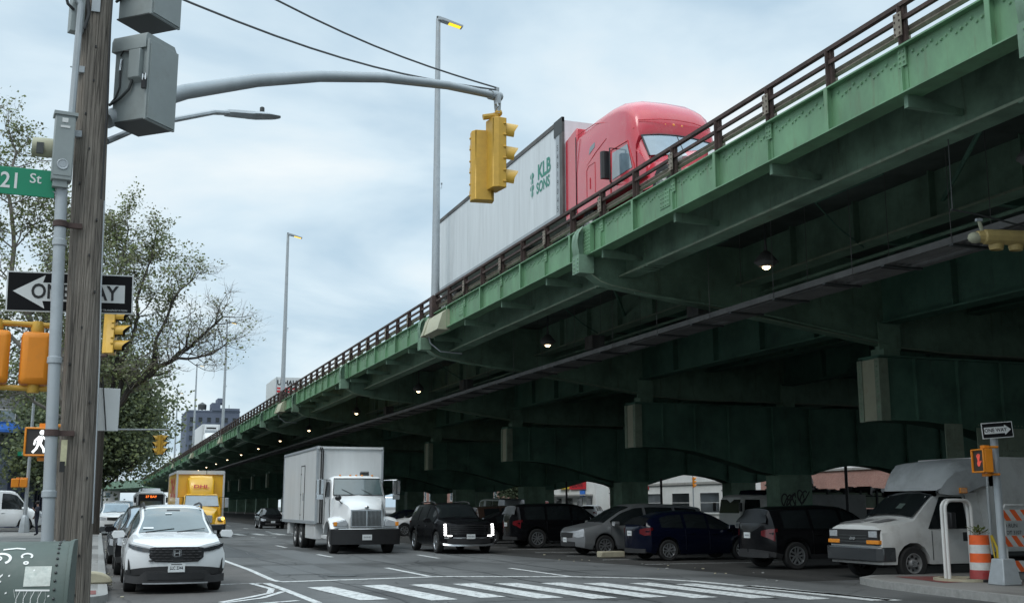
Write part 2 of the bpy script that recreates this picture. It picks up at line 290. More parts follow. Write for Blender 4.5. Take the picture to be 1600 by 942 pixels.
# ------------------------------------------------------------------ mesh builder
class MB:
    def __init__(s):
        s.v = []; s.f = []; s.m = []; s.mats = []
    def mi(s, m):
        if m not in s.mats: s.mats.append(m)
        return s.mats.index(m)
    def add(s, vs, fs, m=None, T=None):
        b = len(s.v); k = s.mi(m)
        if T is not None: vs = [T @ Vector(p) for p in vs]
        s.v += [tuple(p) for p in vs]
        for f in fs:
            s.f.append(tuple(b + i for i in f)); s.m.append(k)
        return s
    def box(s, c, d, m=None, rz=0, T=None, ry=0, rx=0):
        x, y, z = d[0] / 2, d[1] / 2, d[2] / 2
        vs = [Vector(p) for p in ((-x,-y,-z),(x,-y,-z),(x,y,-z),(-x,y,-z),(-x,-y,z),(x,-y,z),(x,y,z),(-x,y,z))]
        if rz or ry or rx:
            q = Matrix.Rotation(rz, 3, 'Z') @ Matrix.Rotation(ry, 3, 'Y') @ Matrix.Rotation(rx, 3, 'X')
            vs = [q @ p for p in vs]
        vs = [p + Vector(c) for p in vs]
        return s.add(vs, [(0,3,2,1),(4,5,6,7),(0,1,5,4),(1,2,6,5),(2,3,7,6),(3,0,4,7)], m, T)
    def bb(s, a, b, m=None, T=None):
        return s.box([(a[i] + b[i]) / 2 for i in range(3)], [abs(b[i] - a[i]) for i in range(3)], m, T=T)
    def prism(s, poly, axis, a, b, m=None, T=None):
        """poly: 2D points; axis 'x': (y,z), 'y': (x,z), 'z': (x,y)"""
        def P(p, t): return {'x': (t, p[0], p[1]), 'y': (p[0], t, p[1]), 'z': (p[0], p[1], t)}[axis]
        n = len(poly); vs = [P(p, a) for p in poly] + [P(p, b) for p in poly]
        fs = [(i, (i + 1) % n, n + (i + 1) % n, n + i) for i in range(n)] + [tuple(range(n))[::-1], tuple(range(n, 2 * n))]
        return s.add(vs, fs, m, T)
    def tube(s, pts, r, m=None, n=8, T=None, caps=True):
        pts = [Vector(p) for p in pts]; k = len(pts)
        rs = r if isinstance(r, (list, tuple)) else [r] * k
        vs = []; ref = None
        for i, p in enumerate(pts):
            d = (pts[min(i + 1, k - 1)] - pts[max(i - 1, 0)])
            if d.length < 1e-9: d = Vector((0, 0, 1))
            d.normalize()
            if ref is None:
                ref = d.orthogonal().normalized()
            else:
                ref = (ref - d * ref.dot(d))
                ref = ref.normalized() if ref.length > 1e-6 else d.orthogonal().normalized()
            w = d.cross(ref)
            for j in range(n):
                a = 2 * PI * j / n
                vs.append(p + (ref * math.cos(a) + w * math.sin(a)) * rs[i])
        fs = [(i * n + j, i * n + (j + 1) % n, (i + 1) * n + (j + 1) % n, (i + 1) * n + j) for i in range(k - 1) for j in range(n)]
        if caps: fs += [tuple(range(n))[::-1], tuple((k - 1) * n + j for j in range(n))]
        return s.add(vs, fs, m, T)
    def lathe(s, prof, c, axis='z', n=20, m=None, T=None, caps=True):
        """prof: (radius, along) pairs"""
        vs = []
        for (r, h) in prof:
            for j in range(n):
                a = 2 * PI * j / n; x, y = r * math.cos(a), r * math.sin(a)
                p = {'z': (x, y, h), 'y': (x, h, y), 'x': (h, x, y)}[axis]
                vs.append((c[0] + p[0], c[1] + p[1], c[2] + p[2]))
        k = len(prof)
        fs = [(i * n + j, i * n + (j + 1) % n, (i + 1) * n + (j + 1) % n, (i + 1) * n + j) for i in range(k - 1) for j in range(n)]
        if caps: fs += [tuple(range(n))[::-1], tuple((k - 1) * n + j for j in range(n))]
        return s.add(vs, fs, m, T)
    def ball(s, c, r, m=None, n=10, k=6, T=None):
        r = r if isinstance(r, (tuple, list)) else (r, r, r)
        vs = []; fs = []
        for i in range(k + 1):
            t = PI * i / k
            for j in range(n):
                a = 2 * PI * j / n
                vs.append((c[0] + r[0] * math.sin(t) * math.cos(a), c[1] + r[1] * math.sin(t) * math.sin(a), c[2] + r[2] * math.cos(t)))
        for i in range(k):
            for j in range(n):
                fs.append((i * n + j, (i + 1) * n + j, (i + 1) * n + (j + 1) % n, i * n + (j + 1) % n))
        return s.add(vs, fs, m, T)
    def loft(s, rings, m=None, closed=True, caps=True, T=None, mf=None):
        n = len(rings[0]); vs = [p for r in rings for p in r]
        b = len(s.v)
        fs = []; ms = []
        for i in range(len(rings) - 1):
            for j in range(n if closed else n - 1):
                fs.append((i * n + j, i * n + (j + 1) % n, (i + 1) * n + (j + 1) % n, (i + 1) * n + j))
                ms.append(mf(i, j) if mf else None)
        if caps:
            fs += [tuple(range(n))[::-1], tuple((len(rings) - 1) * n + j for j in range(n))]; ms += [None, None]
        k0 = len(s.f)
        s.add(vs, fs, m, T)
        if mf:
            for q, mm in enumerate(ms):
                if mm is not None: s.m[k0 + q] = s.mi(mm)
        return s
    def grid(s, rows, m=None, T=None):
        return s.loft(rows, m, closed=False, caps=False, T=T)
    def ribbon(s, pts, w, m=None, nrm=(0, -1, 0), T=None):
        """flat brush stroke of width w along pts on a face with the given normal"""
        pts = [Vector(p) for p in pts]; nrm = Vector(nrm); L = []; Rr = []
        for i, p in enumerate(pts):
            d = (pts[min(i + 1, len(pts) - 1)] - pts[max(i - 1, 0)]).normalized(); q = d.cross(nrm).normalized() * w / 2
            L.append(p + q); Rr.append(p - q)
        return s.grid([L, Rr], m, T)
    def text(s, t, size, T, m=None, align='CENTER', depth=0.0, sx=1.0, bold=0.0):
        cu = bpy.data.curves.new('lettering', 'FONT'); cu.body = t; cu.size = size; cu.align_x = align; cu.align_y = 'CENTER'
        cu.resolution_u = 3; cu.extrude = depth; cu.offset = bold
        ob = bpy.data.objects.new('lettering', cu); COL.objects.link(ob)
        dg = bpy.context.evaluated_depsgraph_get(); me = bpy.data.meshes.new_from_object(ob.evaluated_get(dg))
        vs = [(v.co.x * sx, v.co.y, v.co.z) for v in me.vertices]; fs = [tuple(p.vertices) for p in me.polygons]
        bpy.data.objects.remove(ob); bpy.data.curves.remove(cu); bpy.data.meshes.remove(me)
        return s.add(vs, fs, m, T)
    def mesh(s, name, m=None, sharp=35):
        me = bpy.data.meshes.new(name); me.from_pydata(s.v, [], s.f)
        ml = [x if x is not None else (m or M['grey_dark']) for x in s.mats] or [m]
        for x in ml: me.materials.append(x)
        me.polygons.foreach_set('material_index', s.m)
        bm = bmesh.new(); bm.from_mesh(me); bmesh.ops.recalc_face_normals(bm, faces=bm.faces); bm.to_mesh(me); bm.free()
        if sharp:
            me.polygons.foreach_set('use_smooth', [True] * len(me.polygons)); me.set_sharp_from_angle(angle=R(sharp))
        me.update(); return me
    def build(s, name, m=None, parent=None, loc=(0, 0, 0), rz=0, bevel=0, sharp=35):
        o = bpy.data.objects.new(name, s.mesh(name, m, sharp)); COL.objects.link(o)
        o.location = loc; o.rotation_euler = (0, 0, rz)
        if parent: o.parent = parent
        if bevel:
            b = o.modifiers.new('bevel', 'BEVEL'); b.width = bevel; b.segments = 2; b.limit_method = 'ANGLE'; b.angle_limit = R(40); b.harden_normals = False
        return o

def tag(o, label=None, cat=None, group=None, kind=None):
    for k, v in (('label', label), ('category', cat), ('group', group), ('kind', kind)):
        if v: o[k] = v
    return o
def thing(name, label, cat, loc=(0, 0, 0), rz=0, group=None):
    o = bpy.data.objects.new(name, None); COL.objects.link(o); o.location = loc; o.rotation_euler = (0, 0, rz)
    o.empty_display_size = 0.2
    return tag(o, label, cat, group)
def empty(name, parent, loc=(0, 0, 0)):
    o = bpy.data.objects.new(name, None); COL.objects.link(o); o.location = loc; o.parent = parent; return o
def copy_tree(o, parent=None):
    c = o.copy(); COL.objects.link(c); c.parent = parent
    for ch in list(o.children): copy_tree(ch, c)
    return c
def dup(o, loc, rz=0, label=None, group=None):
    c = copy_tree(o); c.location = loc; c.rotation_euler = (0, 0, rz)
    if label: c['label'] = label
    if group: c['group'] = group
    return c
def face_T(loc, normal_rz, tilt=0):
    """text plane: lettering reads with its face looking along -Y rotated by rz"""
    return Matrix.Translation(loc) @ Matrix.Rotation(normal_rz, 4, 'Z') @ Matrix.Rotation(PI / 2 + tilt, 4, 'X')
def lerp(a, b, t): return a + (b - a) * t
def poly_at(pl, x):
    if x <= pl[0][0]: return pl[0][1]
    for (x0, y0), (x1, y1) in zip(pl, pl[1:]):
        if x <= x1: return y0 + (y1 - y0) * (x - x0) / (x1 - x0) if x1 > x0 else y1
    return pl[-1][1]
# ------------------------------------------------------------------ world, sun, camera
w = bpy.data.worlds.new('World'); scene.world = w; w.use_nodes = True
WN, WL = w.node_tree.nodes, w.node_tree.links
bg = WN['Background']
sky = WN.new('ShaderNodeTexSky'); sky.sky_type = 'NISHITA'; sky.sun_disc = False
sky.sun_elevation = R(52); sky.sun_rotation = R(235); sky.air_density = 1.2; sky.dust_density = 2.0
tc = WN.new('ShaderNodeTexCoord'); sp = WN.new('ShaderNodeSeparateXYZ'); WL.new(tc.outputs['Generated'], sp.inputs[0])
# cloud layer: project the view direction on a high flat sheet so clouds flatten towards the horizon
az = WN.new('ShaderNodeMath'); az.operation = 'ADD'; az.inputs[1].default_value = 0.22; WL.new(sp.outputs['Z'], az.inputs[0])
dx = WN.new('ShaderNodeMath'); dx.operation = 'DIVIDE'; WL.new(sp.outputs['X'], dx.inputs[0]); WL.new(az.outputs[0], dx.inputs[1])
dy = WN.new('ShaderNodeMath'); dy.operation = 'DIVIDE'; WL.new(sp.outputs['Y'], dy.inputs[0]); WL.new(az.outputs[0], dy.inputs[1])
cb = WN.new('ShaderNodeCombineXYZ'); WL.new(dx.outputs[0], cb.inputs['X']); WL.new(dy.outputs[0], cb.inputs['Y'])
n1 = WN.new('ShaderNodeTexNoise'); n1.inputs['Scale'].default_value = 1.5; n1.inputs['Detail'].default_value = 7; n1.inputs['Roughness'].default_value = 0.5
n1.inputs['Distortion'].default_value = 0.35
WL.new(cb.outputs[0], n1.inputs['Vector'])
cr = WN.new('ShaderNodeValToRGB'); e = cr.color_ramp.elements
e[0].position = 0.38; e[0].color = (0.37, 0.49, 0.585, 1); e[1].position = 0.63; e[1].color = (0.68, 0.725, 0.735, 1)
k = e.new(0.5); k.color = (0.52, 0.625, 0.69, 1)
WL.new(n1.outputs['Fac'], cr.inputs['Fac'])
# overcast vault: about three times brighter overhead than at the horizon
ov = WN.new('ShaderNodeMapRange'); ov.interpolation_type = 'SMOOTHSTEP'
ov.inputs['From Min'].default_value = 0.42; ov.inputs['From Max'].default_value = 0.95; ov.inputs['To Min'].default_value = 10.8; ov.inputs['To Max'].default_value = 29.0
WL.new(sp.outputs['Z'], ov.inputs['Value'])
sc_ = WN.new('ShaderNodeVectorMath'); sc_.operation = 'SCALE'; WL.new(cr.outputs['Color'], sc_.inputs[0]); WL.new(ov.outputs[0], sc_.inputs['Scale'])
mx = WN.new('ShaderNodeMix'); mx.data_type = 'RGBA'; mx.inputs['Factor'].default_value = 0.9
WL.new(sky.outputs[0], mx.inputs['A']); WL.new(sc_.outputs[0], mx.inputs['B'])
WL.new(mx.outputs['Result'], bg.inputs['Color']); bg.inputs['Strength'].default_value = 0.1

sun = bpy.data.lights.new('sun', 'SUN'); sun.energy = 0.9; sun.angle = R(24); sun.color = (1.0, 0.97, 0.92)
so = bpy.data.objects.new('sun', sun); COL.objects.link(so)
_el, _az = R(52), R(235)
_d = Vector((math.sin(_az) * math.cos(_el), math.cos(_az) * math.cos(_el), math.sin(_el)))
so.rotation_euler = (-_d).to_track_quat('-Z', 'Y').to_euler(); so.location = (-20, -20, 60)

cam = bpy.data.cameras.new('camera'); co = bpy.data.objects.new('camera', cam); COL.objects.link(co)
cam.sensor_width = 36.0; cam.lens = 1750 / 1600 * 36; cam.clip_end = 5000; cam.clip_start = 0.1
co.location = (0, 0, 1.65); co.rotation_euler = (R(90 + 10.331), 0, R(-19.959))
scene.camera = co
scene.view_settings.view_transform = 'Standard'; scene.view_settings.look = 'None'; scene.view_settings.gamma = 1; scene.view_settings.exposure = 0.4
scene.cycles.max_bounces = 6; scene.cycles.diffuse_bounces = 4; scene.cycles.glossy_bounces = 2; scene.cycles.transmission_bounces = 2
scene.cycles.transparent_max_bounces = 4; scene.cycles.caustics_reflective = False; scene.cycles.caustics_refractive = False

def struct(mb, name, m=None, **kw):
    return tag(mb.build(name, m, **kw), kind='structure')
def sheet(poly, z, m, name):
    b = MB(); b.add([(x, y, z) for x, y in poly], [tuple(range(len(poly)))], m); return struct(b, name, sharp=0)

# ------------------------------------------------------------------ ground and street
sheet([(-900, -600), (1100, -600), (1100, 1600), (-900, 1600)], -0.03, M['ground'], 'ground')
sheet([(-70, -60), (130, -60), (130, 700), (-70, 700)], 0.0, M['asphalt'], 'road')
sheet([(0.2, 20.6), (2.1, 20.58), (3.3, 22.4), (3.5, 23.4), (3.74, 25.6), (3.74, 70), (0.2, 70)], 0.004, M['asphalt_warm'], 'parking_lane')
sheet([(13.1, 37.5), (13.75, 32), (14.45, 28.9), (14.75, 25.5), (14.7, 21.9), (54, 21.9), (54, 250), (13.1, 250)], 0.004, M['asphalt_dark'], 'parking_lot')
b = MB()
for (x0, y0, x1, y1) in ((4.3, 28.3, 5.7, 32.5), (5.9, 33, 7.0, 44)):
    b.add([(x0, y0, .004), (x1, y0 + .1, .004), (x1 + .1, y1, .004), (x0 + .05, y1, .004)], [(0, 1, 2, 3)], M['asphalt_grey'])
b.add([(3.9, 38, .004), (5.3, 38.2, .004), (5.2, 60, .004), (4.0, 60, .004)], [(0, 1, 2, 3)], M['asphalt_patch'])
struct(b, 'road_patches')
rnd = random.Random(9); b = MB()   # tar-filled cracks and seams
def seam(x0, y0, x1, y1, wd, n=22, j=.09):
    pts = [(lerp(x0, x1, q / n) + rnd.gauss(0, j), lerp(y0, y1, q / n) + rnd.gauss(0, j)) for q in range(n + 1)]; L = []; Q = []
    for i, p in enumerate(pts):
        a, c = Vector(pts[max(0, i - 1)]), Vector(pts[min(n, i + 1)]); d = (c - a).normalized(); w_ = wd * rnd.uniform(.4, 1.3) / 2; L.append((p[0] - d.y * w_, p[1] + d.x * w_, .0065)); Q.append((p[0] + d.y * w_, p[1] - d.x * w_, .0065))
    b.grid([L, Q], M['tar'])
for a in ((5.1, 18, 5.0, 62, .05), (7.9, 21, 8.2, 60, .05), (9.3, 17, 9.0, 44, .04), (11.6, 18, 11.4, 60, .05), (4.0, 28.2, 13.2, 27.2, .06), (3.9, 33.4, 13, 32.6, .05), (4.2, 22.0, 12, 21.0, .05), (5.2, 24.4, 8.8, 18.6, .05), (8.6, 23.6, 11.8, 17.8, .04), (3.9, 44, 13, 43.5, .06), (6.2, 24.6, 7.4, 19.4, .03), (10.4, 26.2, 13, 24, .05), (4.0, 19.6, 9.5, 18.9, .05)): seam(*a)
struct(b, 'road_cracks')
b = MB(); rnd = random.Random(31)   # small litter along the kerb and the lot edge
for q in range(34):
    if q % 2: x, y, z = rnd.uniform(.3, .55), rnd.uniform(21, 60), .006
    else:
        y = rnd.uniform(21.9, 37); x = 14.6 - max(0, y - 26) * .13 + rnd.uniform(-.5, 1.2); z = .008
    s_ = rnd.uniform(.03, .08); b.box((x, y, z + s_ * .15), (s_, s_ * .7, s_ * .3), M['concrete_warm'] if q % 3 else M['granite'], rz=rnd.uniform(0, 3), rx=rnd.uniform(-.3, .3))
tag(b.build('litter'), kind='stuff')
b = MB()
b.lathe([(0.0, .005), (.36, .005), (.36, .012), (.33, .012), (.3, .009), (0.001, .009)], (5.6, 27.35, 0), n=28, m=M['grey_dark'])
b.lathe([(0.42, .004), (.56, .0055), (.57, .004)], (5.6, 27.35, 0), n=28, m=M['asphalt_patch'], caps=False)
tag(b.build('manhole_cover'), 'round iron manhole cover in the road before the stop line', 'manhole cover')

lines = MB()
def stroke(pts, wd, z=.008):
    L = []; Rr = []
    for i, p in enumerate(pts):
        a, c = Vector(pts[max(0, i - 1)]), Vector(pts[min(len(pts) - 1, i + 1)]); d = (c - a).normalized(); n = Vector((-d.y, d.x)) * wd / 2
        L.append((p[0] + n.x, p[1] + n.y, z)); Rr.append((p[0] - n.x, p[1] - n.y, z))
    lines.grid([L, Rr], M['line'])
stroke([(3.74, 62), (3.7, 36.8), (3.82, 30.7), (3.79, 26.3), (3.86, 25.72)], .14)
stroke([(3.88, 25.6), (5.67, 25.86), (7.75, 26.23), (10.7, 25.05), (12.0, 23.95), (12.55, 22.7), (12.84, 20.65), (13.17, 18.7), (13.4, 16.9)], .26)
stroke([(2.45, 25.15), (3.2, 25.37), (3.38, 23.5), (3.2, 22.47), (2.8, 21.7), (2.1, 20.6)], .13)
stroke([(3.3, 25.3), (3.52, 25.3), (3.6, 22.9), (3.66, 19.9)], .16)
stroke([(3.5, 22.75), (2.9, 21.3), (2.02, 20.3)], .12)
stroke([(3.42, 20.5), (2.6, 20.05)], .16)
for x0, y0, x1, y1 in ((7.17, 48.9, 7.17, 46.25), (7.2, 39.5, 7.28, 37.3), (7.42, 30.4, 7.5, 26.4), (10.37, 38, 10.33, 35.3), (10.5, 29.1, 10.62, 25.2)):
    stroke([(x0, y0), (x1, y1)], .15)
for k_ in range(5, 26):
    for x in (7.2, 10.4): stroke([(x, 12 + k_ * 12.2), (x, 15 + k_ * 12.2)], .13)
for x, y1, y0 in ((4.45, 23.75, 20.2), (5.62, 23.9, 19.75), (6.62, 23.8, 20.0), (7.55, 23.7, 19.5), (8.45, 23.5, 19.1), (9.42, 23.3, 19.0), (10.25, 22.9, 18.6), (11.2, 22.6, 18.2), (12.0, 22.0, 17.6), (12.9, 21, 17)):
    stroke([(x - .06, y1), (x + .12, (y0 + y1) / 2), (x + .28, y0)], .52)
for k_ in range(9): stroke([(4.3 + k_ * 1.15, 70.4), (4.4 + k_ * 1.15, 66.6)], .5)
stroke([(3.8, 65.6), (13.0, 65.6)], .28)
for k_ in range(8): stroke([(4.3 + k_ * 1.15, 62.3), (4.5 + k_ * 1.15, 62.3)], .5)
# parking lot bay marks
for k_ in range(14): stroke([(14.8, 29.4 + 2.9 * k_ + .2), (19.6, 29.4 + 2.9 * k_ + .2)], .1, .009)
struct(lines, 'road_markings')

def slab(poly, name, h=.13, kerb=True):
    b = MB(); n = len(poly); c = Vector((sum(p[0] for p in poly) / n, sum(p[1] for p in poly) / n))
    inn = []
    for i in range(n):
        a, q, d = Vector(poly[i - 1]), Vector(poly[i]), Vector(poly[(i + 1) % n])
        n1_ = Vector((-(q - a).normalized().y, (q - a).normalized().x)); n2_ = Vector((-(d - q).normalized().y, (d - q).normalized().x))
        m_ = (n1_ + n2_); m_ = m_ / max(.3, m_.length_squared) * 2 * .17
        inn.append((q.x + m_.x, q.y + m_.y))
    vs = [(x, y, -.02) for x, y in poly] + [(x, y, h) for x, y in poly] + [(x, y, h + .004) for x, y in inn]
    b.add(vs, [(i, (i + 1) % n, n + (i + 1) % n, n + i) for i in range(n)] + [(n + i, n + (i + 1) % n, 2 * n + (i + 1) % n, 2 * n + i) for i in range(n)], M['granite'])
    b.add([(x, y, h + .004) for x, y in inn], [tuple(range(n))], M['sidewalk'])
    return struct(b, name, sharp=25)
def rounded(x0, y0, x1, y1, rs):
    """counter-clockwise rectangle with corner radii for (x0y0, x1y0, x1y1, x0y1)"""
    out = []
    for (cx, cy, sx, sy, a0), r in zip(((x0, y0, 1, 1, 180), (x1, y0, -1, 1, 270), (x1, y1, -1, -1, 0), (x0, y1, 1, -1, 90)), rs):
        if r == 0: out.append((cx, cy)); continue
        for t in range(7):
            a = R(a0 + 90 * t / 6); out.append((cx + sx * r + r * math.cos(a), cy + sy * r + r * math.sin(a)))
    return out
slab(rounded(-60, -50, 0.25, 12.2, (0, 0, 2.0, 0)), 'sidewalk')
slab(rounded(-60, 20.6, 0.25, 73.5, (0, 1.0, 2, 0)), 'sidewalk')
slab(rounded(-60, 87, 0.25, 148, (0, 2.5, 2.5, 0)), 'sidewalk')
slab(rounded(-60, 160, 0.25, 420, (0, 2.5, 2.5, 0)), 'sidewalk')
slab(rounded(56, 20.6, 125, 420, (2, 0, 0, 2)), 'sidewalk')
# the low traffic island under the edge of the viaduct
slab([(14.7, 14), (40, 13.2), (40, 21.3), (18, 21.45), (16.2, 21.3), (15.5, 20.75), (15.15, 19.8), (14.95, 18.2), (14.8, 16.2)], 'traffic_island', .14)
tag(MB().add([(15.9, 18.6, .149), (17.6, 18.8, .149), (17.7, 20.3, .149), (16.3, 20.6, .149)], [(0, 1, 2, 3)], M['redpad']).build('tactile_pad', sharp=0), 'worn red tactile pad on the traffic island', 'tactile pad')
tag(MB().bb((-.75, 21.4, .1), (.05, 22.3, .141), M['redpad']).build('tactile_pad'), 'red tactile pad at the corner of the left sidewalk', 'tactile pad')
b = MB(); b.prism([(.42 * math.cos(R(a)), .24 * math.sin(R(a))) for a in range(0, 181, 15)], 'y', -.16, .16, M['concrete_warm'])
tag(b.build('concrete_stub', loc=(-.06, 24.4, .13), bevel=.04), 'low rounded concrete stub at the kerb beside the white parked car', 'concrete stub')
b = MB(); b.bb((-.42, -.2, 0), (.42, .2, .2), M['concrete_warm'])
tag(b.build('wheel_stop', loc=(15.75, 33.95, .005), bevel=.03), 'concrete wheel stop lying before the silver minivan', 'wheel stop')

# ------------------------------------------------------------------ the viaduct
FX = 12.4; ZT = 9.34; ZB = 8.47; B0 = 28.0; SP = 16.43; PS = SP / 8
Y0 = B0 - 4 * SP; NB = 26; Y1 = B0 + (NB - 5) * SP     # the straight run
via = thing('viaduct', 'long green riveted steel viaduct with rusty railing over the parked cars', 'viaduct', (FX, 0, 0))
via_parts = []
def vpart(mb, name, m=None, parent=via, **kw):
    o = mb.build(name, m, parent=parent, **kw)
    if parent is via: o.location = (-FX, 0, 0)
    return o
def rivet(b, x, y, z, r=.026, nx=-1):
    r *= 1.3
    """a button head on a face looking along -X"""
    k = len(b.v); v = [(x, y + r * math.cos(t), z + r * math.sin(t)) for t in (0, PI / 3, 2 * PI / 3, PI, 4 * PI / 3, 5 * PI / 3)]
    v += [(x + nx * r * .7, y + .55 * r * math.cos(t), z + .55 * r * math.sin(t)) for t in (0, PI / 3, 2 * PI / 3, PI, 4 * PI / 3, 5 * PI / 3)]
    b.add(v, [(i, (i + 1) % 6, 6 + (i + 1) % 6, 6 + i) for i in range(6)] + [tuple(range(6, 12))], M['green'])
def rivet_y(b, x, y, z, r=.03, m=None):
    v = [(x + r * math.cos(t), y, z + r * math.sin(t)) for t in (0, PI / 2, PI, 3 * PI / 2)] + [(x, y - r * .6, z)]
    b.add(v, [(0, 1, 4), (1, 2, 4), (2, 3, 4), (3, 0, 4)], m)

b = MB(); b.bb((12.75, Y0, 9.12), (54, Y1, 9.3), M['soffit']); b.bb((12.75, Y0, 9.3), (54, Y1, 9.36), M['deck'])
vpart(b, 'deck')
b = MB()
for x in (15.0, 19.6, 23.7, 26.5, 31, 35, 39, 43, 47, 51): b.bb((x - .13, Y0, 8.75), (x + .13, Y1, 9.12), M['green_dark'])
for i in range(NB):
    for q in range(1, 4):
        yy = B0 + (i - 4) * SP + q * SP / 4
        if -10 < yy < 140: b.bb((17.5, yy - .1, 8.5), (36, yy + .1, 8.85), M['green_dark'])
vpart(b, 'stringer')
for i in range(NB - 1):
    ya = B0 + (i - 4) * SP; yb = ya + SP
    b = MB(); near = -5 < (ya + yb) / 2 < 75
    b.bb((FX + .02, ya, ZB + .03), (FX + .05, yb, ZT - .03), M['green'])                    # web
    b.bb((FX - .1, ya, ZT - .03), (FX + .38, yb, ZT), M['green'])                           # top flange
    b.bb((FX - .12, ya, ZB), (FX + .3, yb, ZB + .03), M['green'])                           # bottom flange
    for j in range(8):
        yj = ya + (j + .5) * PS
        if j % 2 == 0: b.bb((FX - .09, yj - .014, ZB + .03), (FX + .02, yj + .014, ZT - .03), M['green']); b.bb((FX - .11, yj - .05, ZB + .03), (FX - .09, yj + .05, ZT - .03), M['green'])
        else:
            b.bb((FX + .002, yj - .09, ZB + .03), (FX + .02, yj + .09, ZT - .03), M['green'])
            b.bb((FX - .03, yj - .1, ZT - .36), (FX + .002, yj + .1, ZT - .03), M['green'])
            b.bb((FX - .06, yj - .012, ZB + .03), (FX + .02, yj + .012, ZT - .36), M['green'])
            b.prism([(FX, ZB - .22), (FX + 1.16, ZB - .22), (FX + 1.16, ZB - .12), (FX + .3, ZB), (FX, ZB)], 'y', yj - .05, yj + .05, M['green_old'])
        if near:
            nr = 9
            for q in range(1, nr):
                yr = yj + q * PS / nr
                if abs(yr - yj - PS) > .1: rivet(b, FX + .02, yr, ZT - .16 - .07 * (q % 2), .03); rivet(b, FX + .02, yr - PS / nr / 2, ZT - .26 + .05 * (q % 2), .024)
            for q in range(14): rivet(b, FX - .0, yj + q * PS / 14, ZB + .05, .012)
            if j % 2:
                for zz in (.1, .19, .28): rivet(b, FX - .03, yj - .05, ZT - zz, .022); rivet(b, FX - .03, yj + .05, ZT - zz, .022)
                for zz in (.5, .6, .7, .8): rivet(b, FX + .002, yj + .055, ZT - zz, .022)
            if j == 5:
                b.bb((FX + .005, yj + .25, ZT - .62), (FX + .02, yj + .75, ZT - .2), M['green'])
                for a in range(4):
                    for c in range(4): rivet(b, FX + .005, yj + .32 + a * .12, ZT - .26 - c * .1, .02)
    vpart(b, 'fascia_beam')
    # main girders of this span
    b = MB()
    b.bb((13.58, ya, 8.0), (13.62, yb, 9.12), M['green_old']); b.bb((13.36, ya, 7.96), (13.84, yb, 8.0), M['green_old']); b.bb((13.335, ya, 7.955), (13.36, yb, 8.005), M['green_pale'])  # pale strip paints a highlight along the bottom flange edge
    if near:
        for q in range(60):
            yr = ya + (q + .5) * SP / 60
            if 22 < q < 44:
                for zz in (8.08,): rivet(b, 13.58, yr, zz, .018)
        for q in (0, 7): 
            for zz in range(9): rivet(b, 13.58, ya + .5 + q * 2.1, 8.1 + zz * .1, .02)
        for q in range(2): 
            for a in range(3): b.bb((13.34, ya + 1.0 + a * .25 + q * 13.6, 7.93), (13.86, ya + 1.1 + a * .25 + q * 13.6, 7.96), M['green_old'])
    vpart(b, 'outer_girder')
    b = MB()
    for x, zb in ((17.4, 7.95),):
        b.bb((x - .02, ya, zb + .04), (x + .02, yb, 9.12), M['green_old']); b.bb((x - .26, ya, zb), (x + .26, yb, zb + .04), M['green_old']); b.bb((x - .285, ya, zb - .005), (x - .26, yb, zb + .045), M['green_pale'])  # flange edge highlight painted on as a pale strip here too
        for q in range(1, 6): b.bb((x - .2, ya + q * SP / 6 - .015, zb + .04), (x - .02, ya + q * SP / 6 + .015, 9.12), M['green_old'])
    vpart(b, 'inner_girder')
    b = MB()
    for x, zb in ((22.3, 7.1), (25.7, 7.6), (29.6, 7.1), (33.2, 7.6), (37, 7.1), (41, 7.6), (44.6, 7.1), (49, 7.9), (53, 7.9)):
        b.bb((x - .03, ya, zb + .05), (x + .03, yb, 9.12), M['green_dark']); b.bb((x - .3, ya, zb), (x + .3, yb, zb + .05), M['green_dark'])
        for q in range(1, 5): b.bb((x - .25, ya + q * SP / 5 - .02, zb + .05), (x - .03, ya + q * SP / 5 + .02, 9.12), M['green_dark'])
    vpart(b, 'inner_girder')

